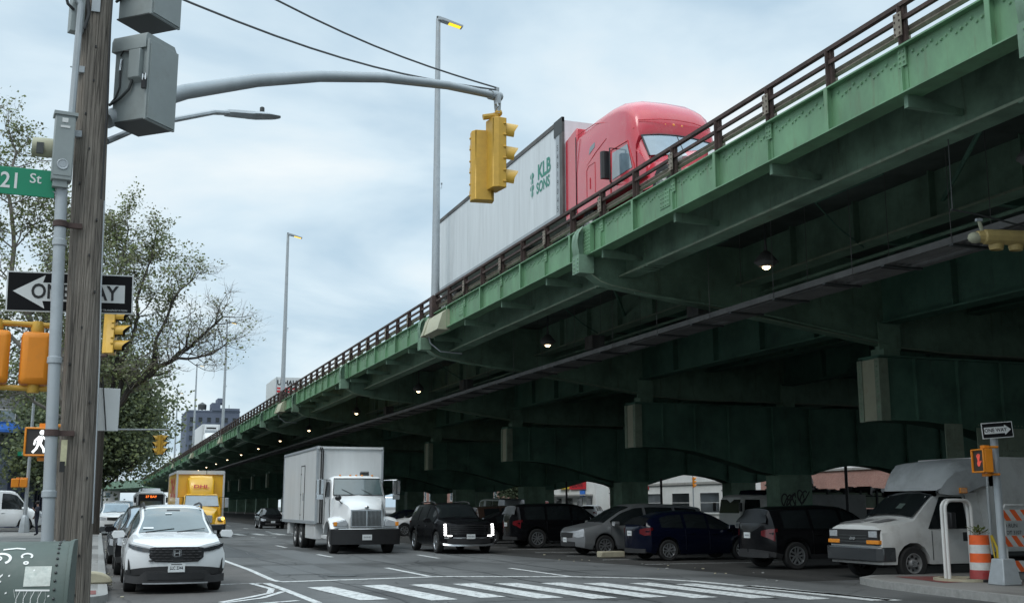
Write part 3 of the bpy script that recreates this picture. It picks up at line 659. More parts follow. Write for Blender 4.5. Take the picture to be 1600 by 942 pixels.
def cap_under():
    pts = [(21.7, 4.22), (23.2, 4.2), (24.4, 4.08), (25.6, 3.82), (26.8, 3.5), (27.8, 3.22), (28.6, 3.08), (30.6, 3.08)]
    pts += [(30.6 + 5.4 * t, 3.08 + .47 * math.sin(PI * t) ** .8) for t in (.08, .2, .35, .5, .65, .8, .92)]
    pts += [(36.0, 3.08), (37.9, 3.08)]
    pts += [(38.7, 3.22), (39.7, 3.5), (40.9, 3.82), (42.1, 4.08), (43.3, 4.2), (44.9, 4.22)]
    return pts
CU = cap_under()
for i in range(NB):
    yb = B0 + (i - 4) * SP
    near = 0 < yb < 80
    # floor beam with its rounded nose at the fascia
    nose = [(12.2, 9.3), (12.06, 9.1), (12.02, 8.85), (12.06, 8.55), (12.18, 8.26), (12.4, 8.0), (12.7, 7.8), (13.05, 7.7), (14.5, 7.5), (17.4, 7.12), (20, 6.78), (22.6, 6.42), (24.5, 6.32), (42, 6.32), (44, 6.42), (49.2, 7.12), (53, 7.7), (54, 8.3)]
    b = MB(); b.prism(nose + [(54, 9.11), (12.74, 9.11), (12.74, 9.3)], 'y', yb - .03, yb + .03, M['green_old'])
    rows = [[(x, yb - .21, z) for x, z in nose], [(x, yb + .21, z) for x, z in nose]]
    lo = [[(x + .0, yb - .21, z - .035) for x, z in nose], [(x, yb + .21, z - .035) for x, z in nose]]
    b.grid(rows, M['green_old']); b.grid(lo, M['green_old']); b.grid([rows[0], lo[0]], M['green_pale']); b.grid([rows[1], lo[1]], M['green_old'])  # near edge of the flange coloured pale as a painted highlight
    if near:
        for q in range(2, len(nose) - 6):
            (xa, za), (xb, zb_) = nose[q], nose[q + 1]; n_ = max(1, int((xb - xa) / .16))
            for t in range(n_): rivet_y(b, lerp(xa, xb, t / n_), yb - .21, lerp(za, zb_, t / n_) + .06, .022, M['green_old'])
        for q in range(9): rivet_y(b, 12.35, yb - .03, 8.5 + q * .09, .02, M['green'])
    vpart(b, 'floor_beam')
    b = MB(); b.bb((12.05, yb - .24, ZB - .5), (12.5, yb + .24, ZB + .02), M['green_old'])
    b.bb((FX - .13, yb - .5, ZB + .03), (FX + .0, yb - .04, ZT - .04), M['green'])
    if near:
        for a in range(4):
            for c in range(7): rivet(b, FX - .13, yb - .44 + a * .11, ZB + .1 + c * .1, .02)
        for c in range(4): rivet(b, 12.05, yb - .15, ZB - .42 + c * .11, .024); rivet(b, 12.05, yb + .1, ZB - .42 + c * .11, .024)
    vpart(b, 'bracket')
    # cap beam: two riveted plates with an arched underside, pale end plate
    top = [(44.9, 6.05), (21.7, 6.05)]
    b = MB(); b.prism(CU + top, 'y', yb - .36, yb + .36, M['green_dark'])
    for zt in (6.05,): b.bb((21.66, yb - .5, zt), (44.9, yb + .5, zt + .05), M['green_dark'])
    un = [[(x, yb - .5, z - .05) for x, z in CU], [(x, yb - .5, z) for x, z in CU]]; un2 = [[(x, yb + .5, z - .05) for x, z in CU], [(x, yb + .5, z) for x, z in CU]]
    b.grid(un, M['green_dark']); b.grid(un2, M['green_dark']); b.grid([un[0], un2[0]], M['green_dark']); b.grid([un[1], un2[1]], M['green_dark'])
    for x in (23.0, 24.6, 26.3, 28.6, 30.6, 33.2, 36, 38, 41, 43.3): 
        zz = poly_at(CU, x); b.bb((x - .02, yb - .48, zz + .0), (x + .02, yb - .36, 6.05), M['green_dark'])
    cp = vpart(b, 'cap_beam')
    b = MB(); b.bb((21.62, yb - .52, 4.14), (21.7, yb - .3, 6.0), M['green_pale']); b.bb((21.62, yb + .3, 4.14), (21.7, yb + .52, 6.0), M['green_pale'])
    b.bb((21.65, yb - .31, 4.15), (21.69, yb + .31, 5.99), M['tan']); b.bb((21.7, yb - .52, 4.14), (21.95, yb - .5, 6.0), M['green_pale'])
    if near:
        for q in range(12):
            rivet(b, 21.62, yb - .41, 4.25 + q * .15, .02); rivet(b, 21.62, yb + .41, 4.25 + q * .15, .02)
    vpart(b, 'end_plate')
    for x in (22.3, 29.6, 37, 44.6):
        b = MB(); b.bb((x - .3, yb - .3, 6.1), (x + .3, yb + .3, 6.34), M['green_old']); b.bb((x - .2, yb - .2, 6.3), (x + .2, yb + .2, 7.1), M['green_old'])
        b.bb((x - .4, yb - .24, 6.3), (x + .4, yb - .2, 7.15), M['green_old'])
        if x < 40: vpart(b, 'bearing')
    for x in (29.6, 36.95):
        b = MB(); b.bb((x - .85, yb - .55, 0), (x + .85, yb + .55, 3.03), M['green_old']); b.bb((x - 1.0, yb - .62, 0), (x + 1.0, yb + .62, .35), M['concrete'])
        b.bb((x - .92, yb - .57, 2.55), (x + .92, yb + .57, 2.62), M['green_old']); b.bb((x - .03, yb - .57, .35), (x + .03, yb - .55, 2.55), M['green_old'])
        if i == 5 and x < 30:
            rnd = random.Random(4)
            for q in range(9):
                cx, cz = x - .62 + .14 * q, 1.95 + rnd.uniform(-.1, .15)
                b.ribbon([(cx + .16 * math.cos(t / 3) * (1 + .1 * q % .3), yb - .556 - .001 * q, cz + .27 * math.sin(t / 3 + q)) for t in range(0, 14)], .07, M['black_mark'])
        vpart(b, 'column')
# riveted pale plates on the first bent past the frame edge, seen behind the van
b = MB()
yb = B0 - .56
for (xa, xb, za, zb) in ((23.9, 24.55, 2.95, 4.1), (25.1, 27.0, 3.1, 4.0)):
    b.bb((xa, yb + .02, za), (xb, yb + .06, zb), M['green_pale'])
    n_ = int((xb - xa) / .14)
    for q in range(n_):
        for c in range(7):
            if c in (0, 1, 6) or q in (0, n_ - 1): rivet_y(b, xa + .07 + q * .14, yb + .02, za + .08 + c * .15, .03, M['green_pale'])
vpart(b, 'riveted_plate')

# railing: three rails per span, a post every bay; the far posts as one run
b = MB(); runs = []
for i in range(NB - 1):
    ya = B0 + (i - 4) * SP; yb = ya + SP
    b = MB()
    b.bb((FX - .03, ya, 10.06), (FX + .07, yb, 10.14), M['rust'])
    b.bb((FX - .02, ya, 9.8), (FX + .05, yb, 9.87), M['rust'])
    prof = [(x, z + .075) for x, z in ((FX + .13, 9.66), (FX + .09, 9.63), (FX + .13, 9.58), (FX + .09, 9.53), (FX + .13, 9.49), (FX + .16, 9.49), (FX + .16, 9.66))]
    b.prism(prof, 'y', ya, yb, M['rust_grey'])
    vpart(b, 'rail')
pm = {}
for kind in (0, 1):
    b = MB()
    b.box((FX + .02, 0, 9.7), (.03, .15, .74), M['rust']); b.box((FX - .03, 0, 9.7), (.08, .03, .74), M['rust']); b.box((FX + .06, 0, 9.7), (.05, .16, .74), M['rust'])
    b.box((FX + .2, .16, 9.56), (.09, .2, .24), M['rust_grey']); b.box((FX + .06, 0, 9.35), (.22, .22, .03), M['rust'])
    if kind:
        b.box((FX - .075, 0, 9.72), (.02, .19, .42), M['rust_grey'])
        for zz in (9.56, 9.66, 9.78, 9.88):
            for dy in (-.06, .06): b.box((FX - .09, dy, zz), (.016, .028, .028), M['rust'])
    pm[kind] = b.mesh('railing_post')
far = MB(); n_posts = 0
for j in range(int((Y1 - Y0) / PS)):
    y = Y0 + (j + .5) * PS
    if y > 10.5 and n_posts < 98:
        o = bpy.data.objects.new('railing_post', pm[j % 2]); COL.objects.link(o); o.parent = via; o.location = (-FX, y, 0); n_posts += 1
    else: far.box((FX, y, 9.7), (.12, .16, .74), M['rust'])
tag(vpart(far, 'railing_post_run'), kind='stuff')
# the far end swings away to the left
b = MB(); rows = [[], [], [], [], []]
for t in range(0, 13):
    a = R(90 * t / 12); cx, cy, rr = -48, Y1, 60.4
    x, y = cx + rr * math.cos(a), cy + rr * 1.6 * math.sin(a)
    q = Vector((math.cos(a), math.sin(a)))
    for r_, (d_, z) in enumerate(((0, ZT + .8), (0, ZB - .9), (3, ZB - 1.6), (38, ZB - 1.6), (38, ZT))): rows[r_].append((x + q.x * d_, y + q.y * d_, z))
rows = [r_ + [(-160, r_[-1][1], r_[-1][2])] for r_ in rows]
b.grid(rows, M['green_old']); vpart(b, 'curved_span')
b = MB(); b.bb((53.9, Y0, ZB), (54.1, Y1, ZT + .6), M['green_old']); vpart(b, 'far_fascia')
# bracing and conduits under the deck
b = MB()
for i in range(3, 12):
    yb = B0 + (i - 4) * SP
    b.tube([(13.7, yb - .3, 7.5), (17.4, yb - .3, 7.2), (22.2, yb - .3, 6.5)], .035, M['green_old'], 6)
    b.tube([(13.5, yb + 1.5, 8.9), (17.4, yb + 8, 8.4), (21.5, yb + 15, 8.9)], .05, M['green_dark'], 6)
b.tube([(18.0, Y0, 7.85), (18.0, Y1, 7.85)], .05, M['green_old'], 6)
for yy in (20.5, 27, 36, 52.7): b.tube([(15.6, yy - 1.2, 8.75), (15.6, yy + 1.3, 8.75), (16.4, yy + 1.6, 8.3), (17.3, yy + 1.8, 7.9)], .025, M['green_dark'], 6)
vpart(b, 'conduit')
for yy in (30, 38, 54, 70.5): vpart(MB().bb((17.0, yy, 7.45), (17.5, yy + .7, 7.95), M['tray']), 'junction_box')
# the hanging cable tray
ct = MB()
DT = -3.35; DZ_ = -.98
for x in (18.55, 19.45): ct.bb((x - .04, -20, 7.6), (x + .04, 190, 7.74), M['tray'])
for j in range(100):
    y = -18 + j * 2.05
    ct.bb((18.5, y, 7.56), (19.5, y + .1, 7.6), M['grey_dark'])
    if j % 7 != 3: ct.bb((18.62, y + .25, 7.575), (19.38, y + (1.85 if j % 3 else 1.3), 7.6), M['tray'])
for x in (18.7, 18.85, 19.0, 19.2): ct.tube([(x, -20, 7.67), (x, 190, 7.67)], .045, M['tray'], 5)
for j in range(70):
    y = -17 + j * 3.08
    for x in (18.5, 19.5): ct.tube([(x, y, 7.6), (x, y, 10.1)], .008, M['tray'], 4, caps=False)
tag(ct.build('cable_tray', loc=(DT, 0, DZ_)), 'long grey cable tray hung on thin rods under the viaduct deck', 'cable tray')

# ------------------------------------------------------------------ lamps under the deck
def under_lamp():
    t = thing('viaduct_lamp', 'x', 'lamp')
    MB().lathe([(.02, .75), (.05, .42), (.12, .38), (.3, .16), (.31, .12), (.27, .1), (.2, .02), (.05, 0)], (0, 0, 0), n=12, m=M['tray']).build('lamp_shade', parent=t)
    MB().ball((0, 0, 0.02), (.11, .11, .09), E_warm, 10, 6).build('bulb', parent=t)
    MB().tube([(0, 0, .7), (0, 0, 1.45)], .03, M['grey_dark'], 6).build('stem', parent=t)
    return t
L0 = under_lamp()
lamp_lab = ['unlit grey lamp under the viaduct at the top right corner of the photo', 'lit lamp with grey shade under the viaduct, below the red truck cab',
            'lit orange glowing lamp under the viaduct, second largest of the row', 'lit lamp under the viaduct, third largest of the row', 'lit lamp under the viaduct right above the white box truck']
for k_, (x, y) in enumerate(((15.3, 14.85), (15.6, 24.0), (15.6, 39.0), (15.6, 57.5), (15.6, 73))):
    o = L0 if k_ == 0 else copy_tree(L0)
    o.location = (x, y, 7.62); o['label'] = lamp_lab[k_]; o['group'] = 'lamps under the viaduct'
for ch in list(L0.children):
    if ch.name.startswith('bulb'): ch.data = ch.data.copy(); ch.data.materials[0] = M['tray']
for k_ in range(9):
    o = dup(list(o for o in [L0])[0], (15.6, 91 + 15.5 * k_, 7.62), 0, 'small distant lit lamp under the far viaduct', 'lamps under the viaduct')
    for ch in o.children:
        if ch.name.startswith('bulb'): ch.data = ch.data.copy(); ch.data.materials[0] = E_warm
# ------------------------------------------------------------------ wheels
_wm = {}
def wheel_meshes(r, wd, style):
    key = (r, wd, style)
    if key in _wm: return _wm[key]
    h = wd / 2; ri = r * (.66 if style in ('alloy', 'alloy_dark') else .58)
    t = MB(); t.lathe([(ri, -h * .9), (r * .9, -h), (r * .975, -h * .86), (r, -h * .6), (r, h * .6), (r * .975, h * .86), (r * .9, h), (ri, h * .9)], (0, 0, 0), 'y', 28, M['rubber'], caps=False)
    d = MB()
    if style in ('alloy', 'alloy_dark'):
        m = M[style]
        d.lathe([(ri * 1.02, -h * .93), (ri * .93, -h * .96), (ri * .88, -h * .7), (ri * .9, 0)], (0, 0, 0), 'y', 28, m, caps=False)
        d.lathe([(.001, -h * .3), (ri * .9, -h * .3), (ri * .9, 0)], (0, 0, 0), 'y', 20, M['blackmatte'], caps=False)
        for k in range(5):
            T = Matrix.Rotation(2 * PI * k / 5, 4, 'Y')
            for s_ in (-1, 1):
                d.add([(s_ * .012, -h * .8, ri * .12), (s_ * .055, -h * .8, ri * .12), (s_ * .075, -h * .9, ri * .93), (s_ * .032, -h * .9, ri * .93),
                       (s_ * .012, -h * .5, ri * .12), (s_ * .055, -h * .5, ri * .12), (s_ * .075, -h * .6, ri * .93), (s_ * .032, -h * .6, ri * .93)],
                      [(0, 1, 2, 3), (4, 7, 6, 5), (0, 4, 5, 1), (1, 5, 6, 2), (2, 6, 7, 3), (3, 7, 4, 0)], m, T)
        d.lathe([(ri * .24, -h * .7), (ri * .22, -h * .88), (.001, -h * .9)], (0, 0, 0), 'y', 14, m, caps=False)
    else:
        m = M['steelwheel']
        d.lathe([(ri * 1.02, -h * .93), (ri * .95, -h * .95), (ri * .86, -h * .5), (ri * .55, -h * .35), (ri * .42, -h * .75), (ri * .36, -h * 1.0), (ri * .2, -h * 1.05), (.001, -h * 1.05)], (0, 0, 0), 'y', 24, m, caps=False)
        for k in range(8):
            a = 2 * PI * k / 8
            d.box((ri * .68 * math.cos(a), -h * .43, ri * .68 * math.sin(a)), (.05, .03, .05), M['blackmatte'])
            d.box((ri * .29 * math.cos(a + .3), -h * 1.05, ri * .29 * math.sin(a + .3)), (.022, .04, .022), M['alloy'])
    _wm[key] = (t.mesh('tyre'), d.mesh('rim'))
    return _wm[key]
def wheel(parent, x, y, r, wd=.23, style='alloy', dual=False):
    e = empty('wheel', parent, (x, y, r)); t, d = wheel_meshes(r, wd, style)
    if y > 0: e.rotation_euler = (0, 0, PI)
    for nm, me in (('tyre', t), ('rim', d)):
        o = bpy.data.objects.new(nm, me); COL.objects.link(o); o.parent = e
    if dual:
        o = bpy.data.objects.new('inner_tyre', t); COL.objects.link(o); o.parent = e; o.location = (0, wd * 1.12, 0)
    return e

# ------------------------------------------------------------------ cars (nose towards +X)
SPECS = {
 'suv': dict(L=4.7, W=1.86, r=.36, ax=(-1.42, 1.34), top=[(-2.35, .95), (-2.3, 1.1), (-2.05, 1.58), (-1.5, 1.64), (-.3, 1.68), (.25, 1.64), (.62, 1.5), (1.18, 1.12), (1.3, 1.1), (1.9, 1.03), (2.25, .93), (2.35, .86)],
             belt=[(-2.35, .92), (-2.2, 1.04), (1.1, .99), (1.3, .97), (2.3, .8)], roof=.62, cabin=(-2.12, 1.18), ws=(.3, 1.18), rw=(-2.27, -2.05), sill=.27, pil=[(-1.75, -.95), (-.85, .02), (.12, .98)], clad=True),
 'bigsuv': dict(L=5.0, W=1.98, r=.38, ax=(-1.5, 1.46), top=[(-2.5, 1.0), (-2.46, 1.2), (-2.28, 1.66), (-1.7, 1.74), (-.3, 1.77), (.3, 1.73), (.62, 1.62), (1.12, 1.22), (1.3, 1.19), (2.0, 1.13), (2.4, 1.05), (2.5, .98)],
             belt=[(-2.5, .95), (-2.35, 1.08), (1.1, 1.04), (1.4, 1.04), (2.45, .92)], roof=.7, cabin=(-2.35, 1.12), ws=(.35, 1.12), rw=(-2.43, -2.28), sill=.28, pil=[(-2.0, -1.15), (-1.05, -.05), (.05, .95)], clad=False),
 'sedan': dict(L=4.7, W=1.82, r=.33, ax=(-1.4, 1.36), top=[(-2.35, .82), (-2.3, .95), (-1.75, 1.04), (-1.6, 1.06), (-.85, 1.38), (-.3, 1.45), (.1, 1.43), (.45, 1.34), (1.1, .98), (1.3, .94), (1.9, .86), (2.25, .75), (2.35, .68)],
             belt=[(-2.35, .8), (-2.2, .9), (1.1, .88), (1.3, .85), (2.3, .66)], roof=.56, cabin=(-1.5, 1.1), ws=(.15, 1.1), rw=(-1.6, -.85), sill=.22, pil=[(-1.15, -.5), (-.4, .08), (.16, .95)], clad=False),
 'hatch': dict(L=4.35, W=1.8, r=.32, ax=(-1.28, 1.28), top=[(-2.17, .9), (-2.12, 1.02), (-1.8, 1.3), (-1.2, 1.46), (-.4, 1.52), (.1, 1.49), (.5, 1.36), (1.12, 1.0), (1.3, .97), (1.8, .89), (2.08, .78), (2.17, .7)],
             belt=[(-2.17, .88), (-2.0, .98), (1.1, .9), (1.3, .88), (2.1, .68)], roof=.58, cabin=(-1.9, 1.12), ws=(.15, 1.12), rw=(-2.1, -1.75), sill=.2, pil=[(-1.5, -.75), (-.65, .08), (.16, .95)], clad=False),
 'minivan': dict(L=5.1, W=2.0, r=.34, ax=(-1.5, 1.5), top=[(-2.55, .95), (-2.5, 1.1), (-2.3, 1.62), (-1.7, 1.7), (-.3, 1.74), (.3, 1.7), (.8, 1.52), (1.5, 1.08), (1.7, 1.03), (2.2, .93), (2.47, .82), (2.55, .74)],
             belt=[(-2.55, .92), (-2.4, 1.06), (1.4, .96), (1.7, .93), (2.5, .72)], roof=.68, cabin=(-2.4, 1.5), ws=(.42, 1.5), rw=(-2.47, -2.3), sill=.22, pil=[(-2.1, -1.25), (-1.15, -.1), (0, 1.25)], clad=False),
 'van': dict(L=5.6, W=2.0, r=.35, ax=(-1.75, 1.75), top=[(-2.8, 1.9), (-2.75, 2.05), (-2.6, 2.1), (0, 2.14), (.8, 2.12), (1.2, 2.02), (1.95, 1.2), (2.1, 1.16), (2.5, 1.06), (2.72, .95), (2.8, .88)],
             belt=[(-2.8, 1.12), (1.9, 1.1), (2.1, 1.08), (2.75, .85)], roof=.84, cabin=(-2.75, 1.95), ws=(1.05, 1.95), rw=None, sill=.28, pil=[(-2.5, -1.4), (-1.3, -.1), (.35, 1.55)], clad=False),
 'pickup': dict(L=5.6, W=2.0, r=.39, ax=(-1.75, 1.75), top=[(-2.8, 1.06), (-2.75, 1.08), (-.95, 1.1), (-.9, 1.12), (-.75, 1.78), (-.5, 1.84), (.4, 1.86), (.8, 1.78), (1.4, 1.26), (1.55, 1.22), (2.3, 1.15), (2.7, 1.08), (2.8, 1.02)],
             belt=[(-2.8, 1.05), (1.3, 1.1), (1.55, 1.12), (2.75, .98)], roof=.72, cabin=(-.85, 1.4), ws=(.55, 1.4), rw=(-.9, -.72), sill=.38, pil=[(-.62, .12), (.22, 1.2)], clad=False),
}
SPECS['panelvan'] = dict(SPECS['van'], pil=[(.4, 1.6)])
class Car:
    def __init__(s, spec):
        s.p = SPECS[spec]; p = s.p; s.L2 = p['L'] / 2; s.hw = p['W'] / 2; s.bow = .3
    def plan(s, x):
        d = s.L2 - abs(x)
        return 1.0 if d >= s.bow else max(.0, (d / s.bow)) ** .38 if d > 0 else 0.0
    def incab(s, x):
        a, c = s.p['cabin']
        return min(1, max(0, (x - a + .12) / .12), max(0, (c + .12 - x) / .12))
    def sec(s, x, flat=False):
        p = s.p; hw = s.hw; top = poly_at(p['top'], x); belt = min(poly_at(p['belt'], x), top - .02)
        k = 1.0 if flat else max(.03, s.plan(x)); c = s.incab(x)
        hc = min(1, max(0, (top - belt) / .45))
        wr = lerp(hw * .86, p['roof'] if p['roof'] else hw * .66, hc * c)
        zs = p['sill'] + .12 * max(0, (abs(x) - s.L2 + .5) / .5) * (1 if abs(x) > s.L2 - .5 else 0)
        arch = 0
        Rr = p['r'] * 1.17
        for xa in p['ax']:
            if abs(x - xa) < Rr: arch = p['r'] + math.sqrt(Rr * Rr - (x - xa) ** 2)
        z1 = max(zs, arch)
        mid = .52 * belt + .12
        z2 = max(zs + .13, arch + .015); z3 = max(mid, arch + .05); z4 = max(belt - .1, z3 + .03)
        bl = max(belt, z4 + .02); tp = max(top, bl + .02)
        rail = tp - .05 * hc * c - .012
        pts = [(0, zs), (hw * .55, zs if not arch else z1), (hw * .93, z1), (hw * .985, z2), (hw, z3), (hw * .985, z4), (hw * .945, bl),
               (lerp(hw * .945, wr, .5) + .02 * hc, lerp(bl, rail, .5)), (wr, rail), (wr * .82, rail + (tp - rail) * .6), (wr * .45, tp - .004), (0, tp)]
        return [(y * k, z) for y, z in pts]
    def stations(s):
        p = s.p; xs = set()
        n = 44
        for i in range(n + 1): xs.add(round(-s.L2 + s.bow + (p['L'] - 2 * s.bow) * i / n, 4))
        for u in (.02, .15, .32, .5, .68, .85):
            d = s.bow * u ** 2.6; xs.add(round(s.L2 - d, 4)); xs.add(round(-s.L2 + d, 4))
        for x, z in p['top'] + p['belt']:
            if abs(x) < s.L2 - .02: xs.add(x)
        for xa in p['ax']:
            Rr = p['r'] * 1.17
            for t in range(0, 13): xs.add(round(xa + Rr * .9995 * math.cos(PI * t / 12), 4))
        xs = sorted(xs); out = [xs[0]]
        for x in xs[1:]:
            if x - out[-1] > .012: out.append(x)
        return out
    def body(s, m, parent, clad):
        b = MB(); rings = []
        for x in s.stations():
            q = s.sec(x); ring = [(x, -y, z) for y, z in q] + [(x, y, z) for y, z in q[-2:0:-1]]
            rings.append(ring)
        n = len(rings[0]); nq = len(q)
        lowrows = {0, 1, n - 1, n - 2} | ({2, n - 3} if clad else set())
        b.loft(rings, m, mf=lambda i, j: M['blackmatte'] if j in lowrows else None)
        return b.build('body', m, parent, sharp=32)
    def xs_front(s, y, z, sgn=1):
        """x of the nose (or tail) surface at (y, z)"""
        q = s.sec(sgn * (s.L2 - s.bow)); hw = s.hw
        for (y0, z0), (y1, z1) in zip(q[2:], q[3:]):
            if z0 <= z <= z1: hw = lerp(y0, y1, (z - z0) / max(1e-6, z1 - z0)); break
        u = min(1, abs(y) / hw)
        return sgn * (s.L2 - s.bow * u ** 2.63)
    def patch(s, cols, m, name, parent, sgn=1, out=.02, mb=None):
        """cols: (y, zlo, zhi) across the nose/tail; a thin block hugging the surface"""
        # resample
        cc = []
        for (a, c) in zip(cols, cols[1:]):
            for t in range(4): cc.append(tuple(lerp(a[i], c[i], t / 4) for i in range(3)))
        cc.append(cols[-1])
        b = mb or MB(); rings = []
        for y, z0, z1 in cc:
            xo = [s.xs_front(y, z, sgn) + sgn * out for z in (z0, z1)]
            rings.append([(xo[0], y, z0), (xo[1], y, z1), (xo[1] - sgn * .08, y, z1), (xo[0] - sgn * .08, y, z0)])
        b.loft(rings, m)
        return b if mb else b.build(name, m, parent, sharp=30)
    def side_glass(s, x0, x1, side, parent, m, t0=.07, t1=.9):
        rows = []; n = 10
        for i in range(n + 1):
            x = lerp(x0, x1, i / n); q = s.sec(x, True); a, c, d = q[6], q[7], q[8]
            def P(t):
                if t < .5: y, z = lerp(a[0], c[0], t * 2), lerp(a[1], c[1], t * 2)
                else: y, z = lerp(c[0], d[0], t * 2 - 1), lerp(c[1], d[1], t * 2 - 1)
                return (x, side * (y + .008), z + .002)
            h = d[1] - a[1]
            if h < .12: continue
            rows.append([P(t) for t in (max(t0, .025 / h), .3, .5, .7, min(t1, 1 - .045 / h))])
        if len(rows) > 1:
            return MB().grid(rows, m).build('side_window', m, parent)
    def screen(s, x0, x1, parent, m, name, lo=.05, hi=.05):
        rows = []
        for i in range(9):
            x = lerp(x0, x1, i / 8); x = lerp(x0 + (x1 - x0) * lo, x1 - (x1 - x0) * hi, i / 8); q = s.sec(x, True)
            rail, m1, m2, tp = q[8], q[9], q[10], q[11]
            row = []
            for u in (-.93, -.8, -.45, -.2, 0, .2, .45, .8, .93):
                y = abs(u) * rail[0]
                pl = [(0, tp[1]), (m2[0], m2[1]), (m1[0], m1[1]), (rail[0], rail[1])]
                row.append((x + .005 * (1 if x0 > 0 else -1), math.copysign(y, u), poly_at(pl, y) + .008))
            rows.append(row)
        return MB().grid(rows, m).build(name, m, parent)

def car(label, spec, pm, loc, rz, name='parked_car', cat='car', group=None, glass='glass', rim='alloy', lamp='lens', lit=None, plate=True, face='generic', tail=None, rails=False, plate_text=None):
    c = Car(spec); p = c.p; hw, L2 = c.hw, c.L2
    t = thing(name, label, cat, loc, rz, group)
    c.body(pm, t, p['clad'])
    G = M[glass]
    ws = c.screen(p['ws'][0], p['ws'][1], t, G, 'windshield', .04, .03)
    wb = MB()
    xw = p['ws'][1]
    for yy in (-.55, .05): wb.tube([(xw - .01, yy, poly_at(p['top'], xw) + .02), (xw - .09, yy + .55, poly_at(p['top'], xw - .09) + .022)], .007, M['black'], 5)
    wb.build('wiper', parent=t)
    if p['rw']: c.screen(p['rw'][0], p['rw'][1], t, M['glass_dull'], 'rear_window', .12, .06)
    for sd in (-1, 1):
        for a, d in p['pil']: c.side_glass(a, d, sd, t, G)
    for sd in (-1, 1):
        for xa in p['ax']: wheel(t, xa, sd * (hw - .125), p['r'], .23, rim)
        # mirrors
        xm = p['cabin'][1] - .32; zm = poly_at(p['belt'], xm) + .07
        b = MB(); b.loft([[(xm + dx, sd * (hw + .02 + dy), zm + dz) for dy, dz in ((0, -.03), (.2, -.05), (.24, .03), (.2, .1), (.02, .1), (-.02, .04))] for dx in (-.09, -.06, .05, .09)], pm)
        b.box((xm, sd * (hw + .005), zm - .02), (.08, .1, .05), M['blackmatte'])
        b.box((xm - .094, sd * (hw + .12), zm + .03), (.01, .17, .1), M['chrome'])
        b.build('mirror', pm, t, bevel=.02)
        for xd in ((p['pil'][-1][0] + .12, p['pil'][-2][0] + .15) if spec not in ('van', 'panelvan') else (p['pil'][-1][0] + .1,)):
            zz = poly_at(p['belt'], xd) - .12
            MB().box((xd, sd * (hw * .99 + .012), zz), (.2, .03, .03), pm).build('door_handle', pm, t, bevel=.01)
        # door seams as thin dark grooves proud of the skin by 2 mm
    if face == 'generic':
        zt = poly_at(p['top'], L2 - .12); zb = p['sill']
        for sd in (-1, 1):
            cols = [(sd * hw * .56, zt - .2, zt - .1), (sd * hw * .75, zt - .24, zt - .06), (sd * hw * .95, zt - .2, zt - .02)]
            c.patch(cols, M[lamp], 'headlight', t, 1, .012)
            if lit:
                MB().box((c.xs_front(sd * hw * .7, zt - .15) + .02, sd * hw * .7, zt - .15), (.02, .16, .06), lit).build('headlight_bulb', lit, t)
        g = MB(); c.patch([(-hw * .5, zt - .24, zt - .08), (0, zt - .26, zt - .07), (hw * .5, zt - .24, zt - .08)], M['blackmatte'], '', None, 1, .008, g)
        for k in range(4): c.patch([(-hw * .48, zt - .235 + k * .04, zt - .225 + k * .04), (hw * .48, zt - .235 + k * .04, zt - .225 + k * .04)], M['grey_dark'], '', None, 1, .016, g)
        g.build('grille', M['blackmatte'], t)
        c.patch([(-hw * .62, zb + .1, zb + .24), (0, zb + .08, zb + .26), (hw * .62, zb + .1, zb + .24)], M['blackmatte'], 'bumper_intake', t, 1, .01)
        if plate: 
            b = MB(); b.box((L2 + .02, 0, zb + .3), (.015, .3, .15), M['plate_white']); b.box((L2 + .029, 0, zb + .3), (.004, .2, .04), M['galv'])
            b.build('licence_plate', M['plate_white'], t)
    # tail
    zt = min(poly_at(p['top'], -L2 + .12), poly_at(p['belt'], -L2 + .2) + .04); zb = p['sill']
    for sd in (-1, 1):
        tall = spec in ('bigsuv', 'minivan', 'van', 'suv')
        cols = [(sd * hw * .6, zt - .2, zt - .08), (sd * hw * .8, zt - .26, zt - .03), (sd * hw * .97, zt - (.34 if tall else .24), zt - .02)]
        c.patch(cols, tail or M['red_lens'], 'taillight', t, -1, .012)
    b = MB(); b.box((-L2 - .012, 0, zt - .2), (.015, .3, .15), M['plate_white']); b.box((-L2 - .021, 0, zt - .2), (.004, .2, .04), M['galv']); b.build('licence_plate', parent=t)
    c.patch([(-hw * .8, zb + .04, zb + .16), (0, zb + .03, zb + .17), (hw * .8, zb + .04, zb + .16)], M['blackmatte'], 'rear_bumper', t, -1, .01)
    if rails:
        b = MB()
        for sd in (-1, 1):
            y = sd * p['roof'] * .93; xs = [lerp(-1.6, .2, k / 8) for k in range(9)]
            b.tube([(xs[0] - .08, y, poly_at(p['top'], xs[0]) - .03)] + [(x, y, poly_at(p['top'], x) + .035) for x in xs] + [(xs[-1] + .1, y, poly_at(p['top'], xs[-1]) - .03)], .022, M['blackmatte'], 6)
        b.build('roof_rail', parent=t)
    # seams
    b = MB()
    for sd in (-1, 1):
        for xd in [q[1] + .05 for q in p['pil'][:-1]] + [p['pil'][-1][1] + .02] + ([p['pil'][0][0] - .02] if spec in ('sedan',) else []):
            q = c.sec(xd, True); pts = [(xd, sd * (y + .002), z) for y, z in q[3:7]]
            if abs(min(abs(xd - xa) for xa in p['ax'])) < p['r'] * 1.2: pts = pts[1:]
            b.tube(pts, .006, M['black'], 4, caps=False)
    b.build('door_seam', parent=t)
    return t, c
NEG = -PI / 2

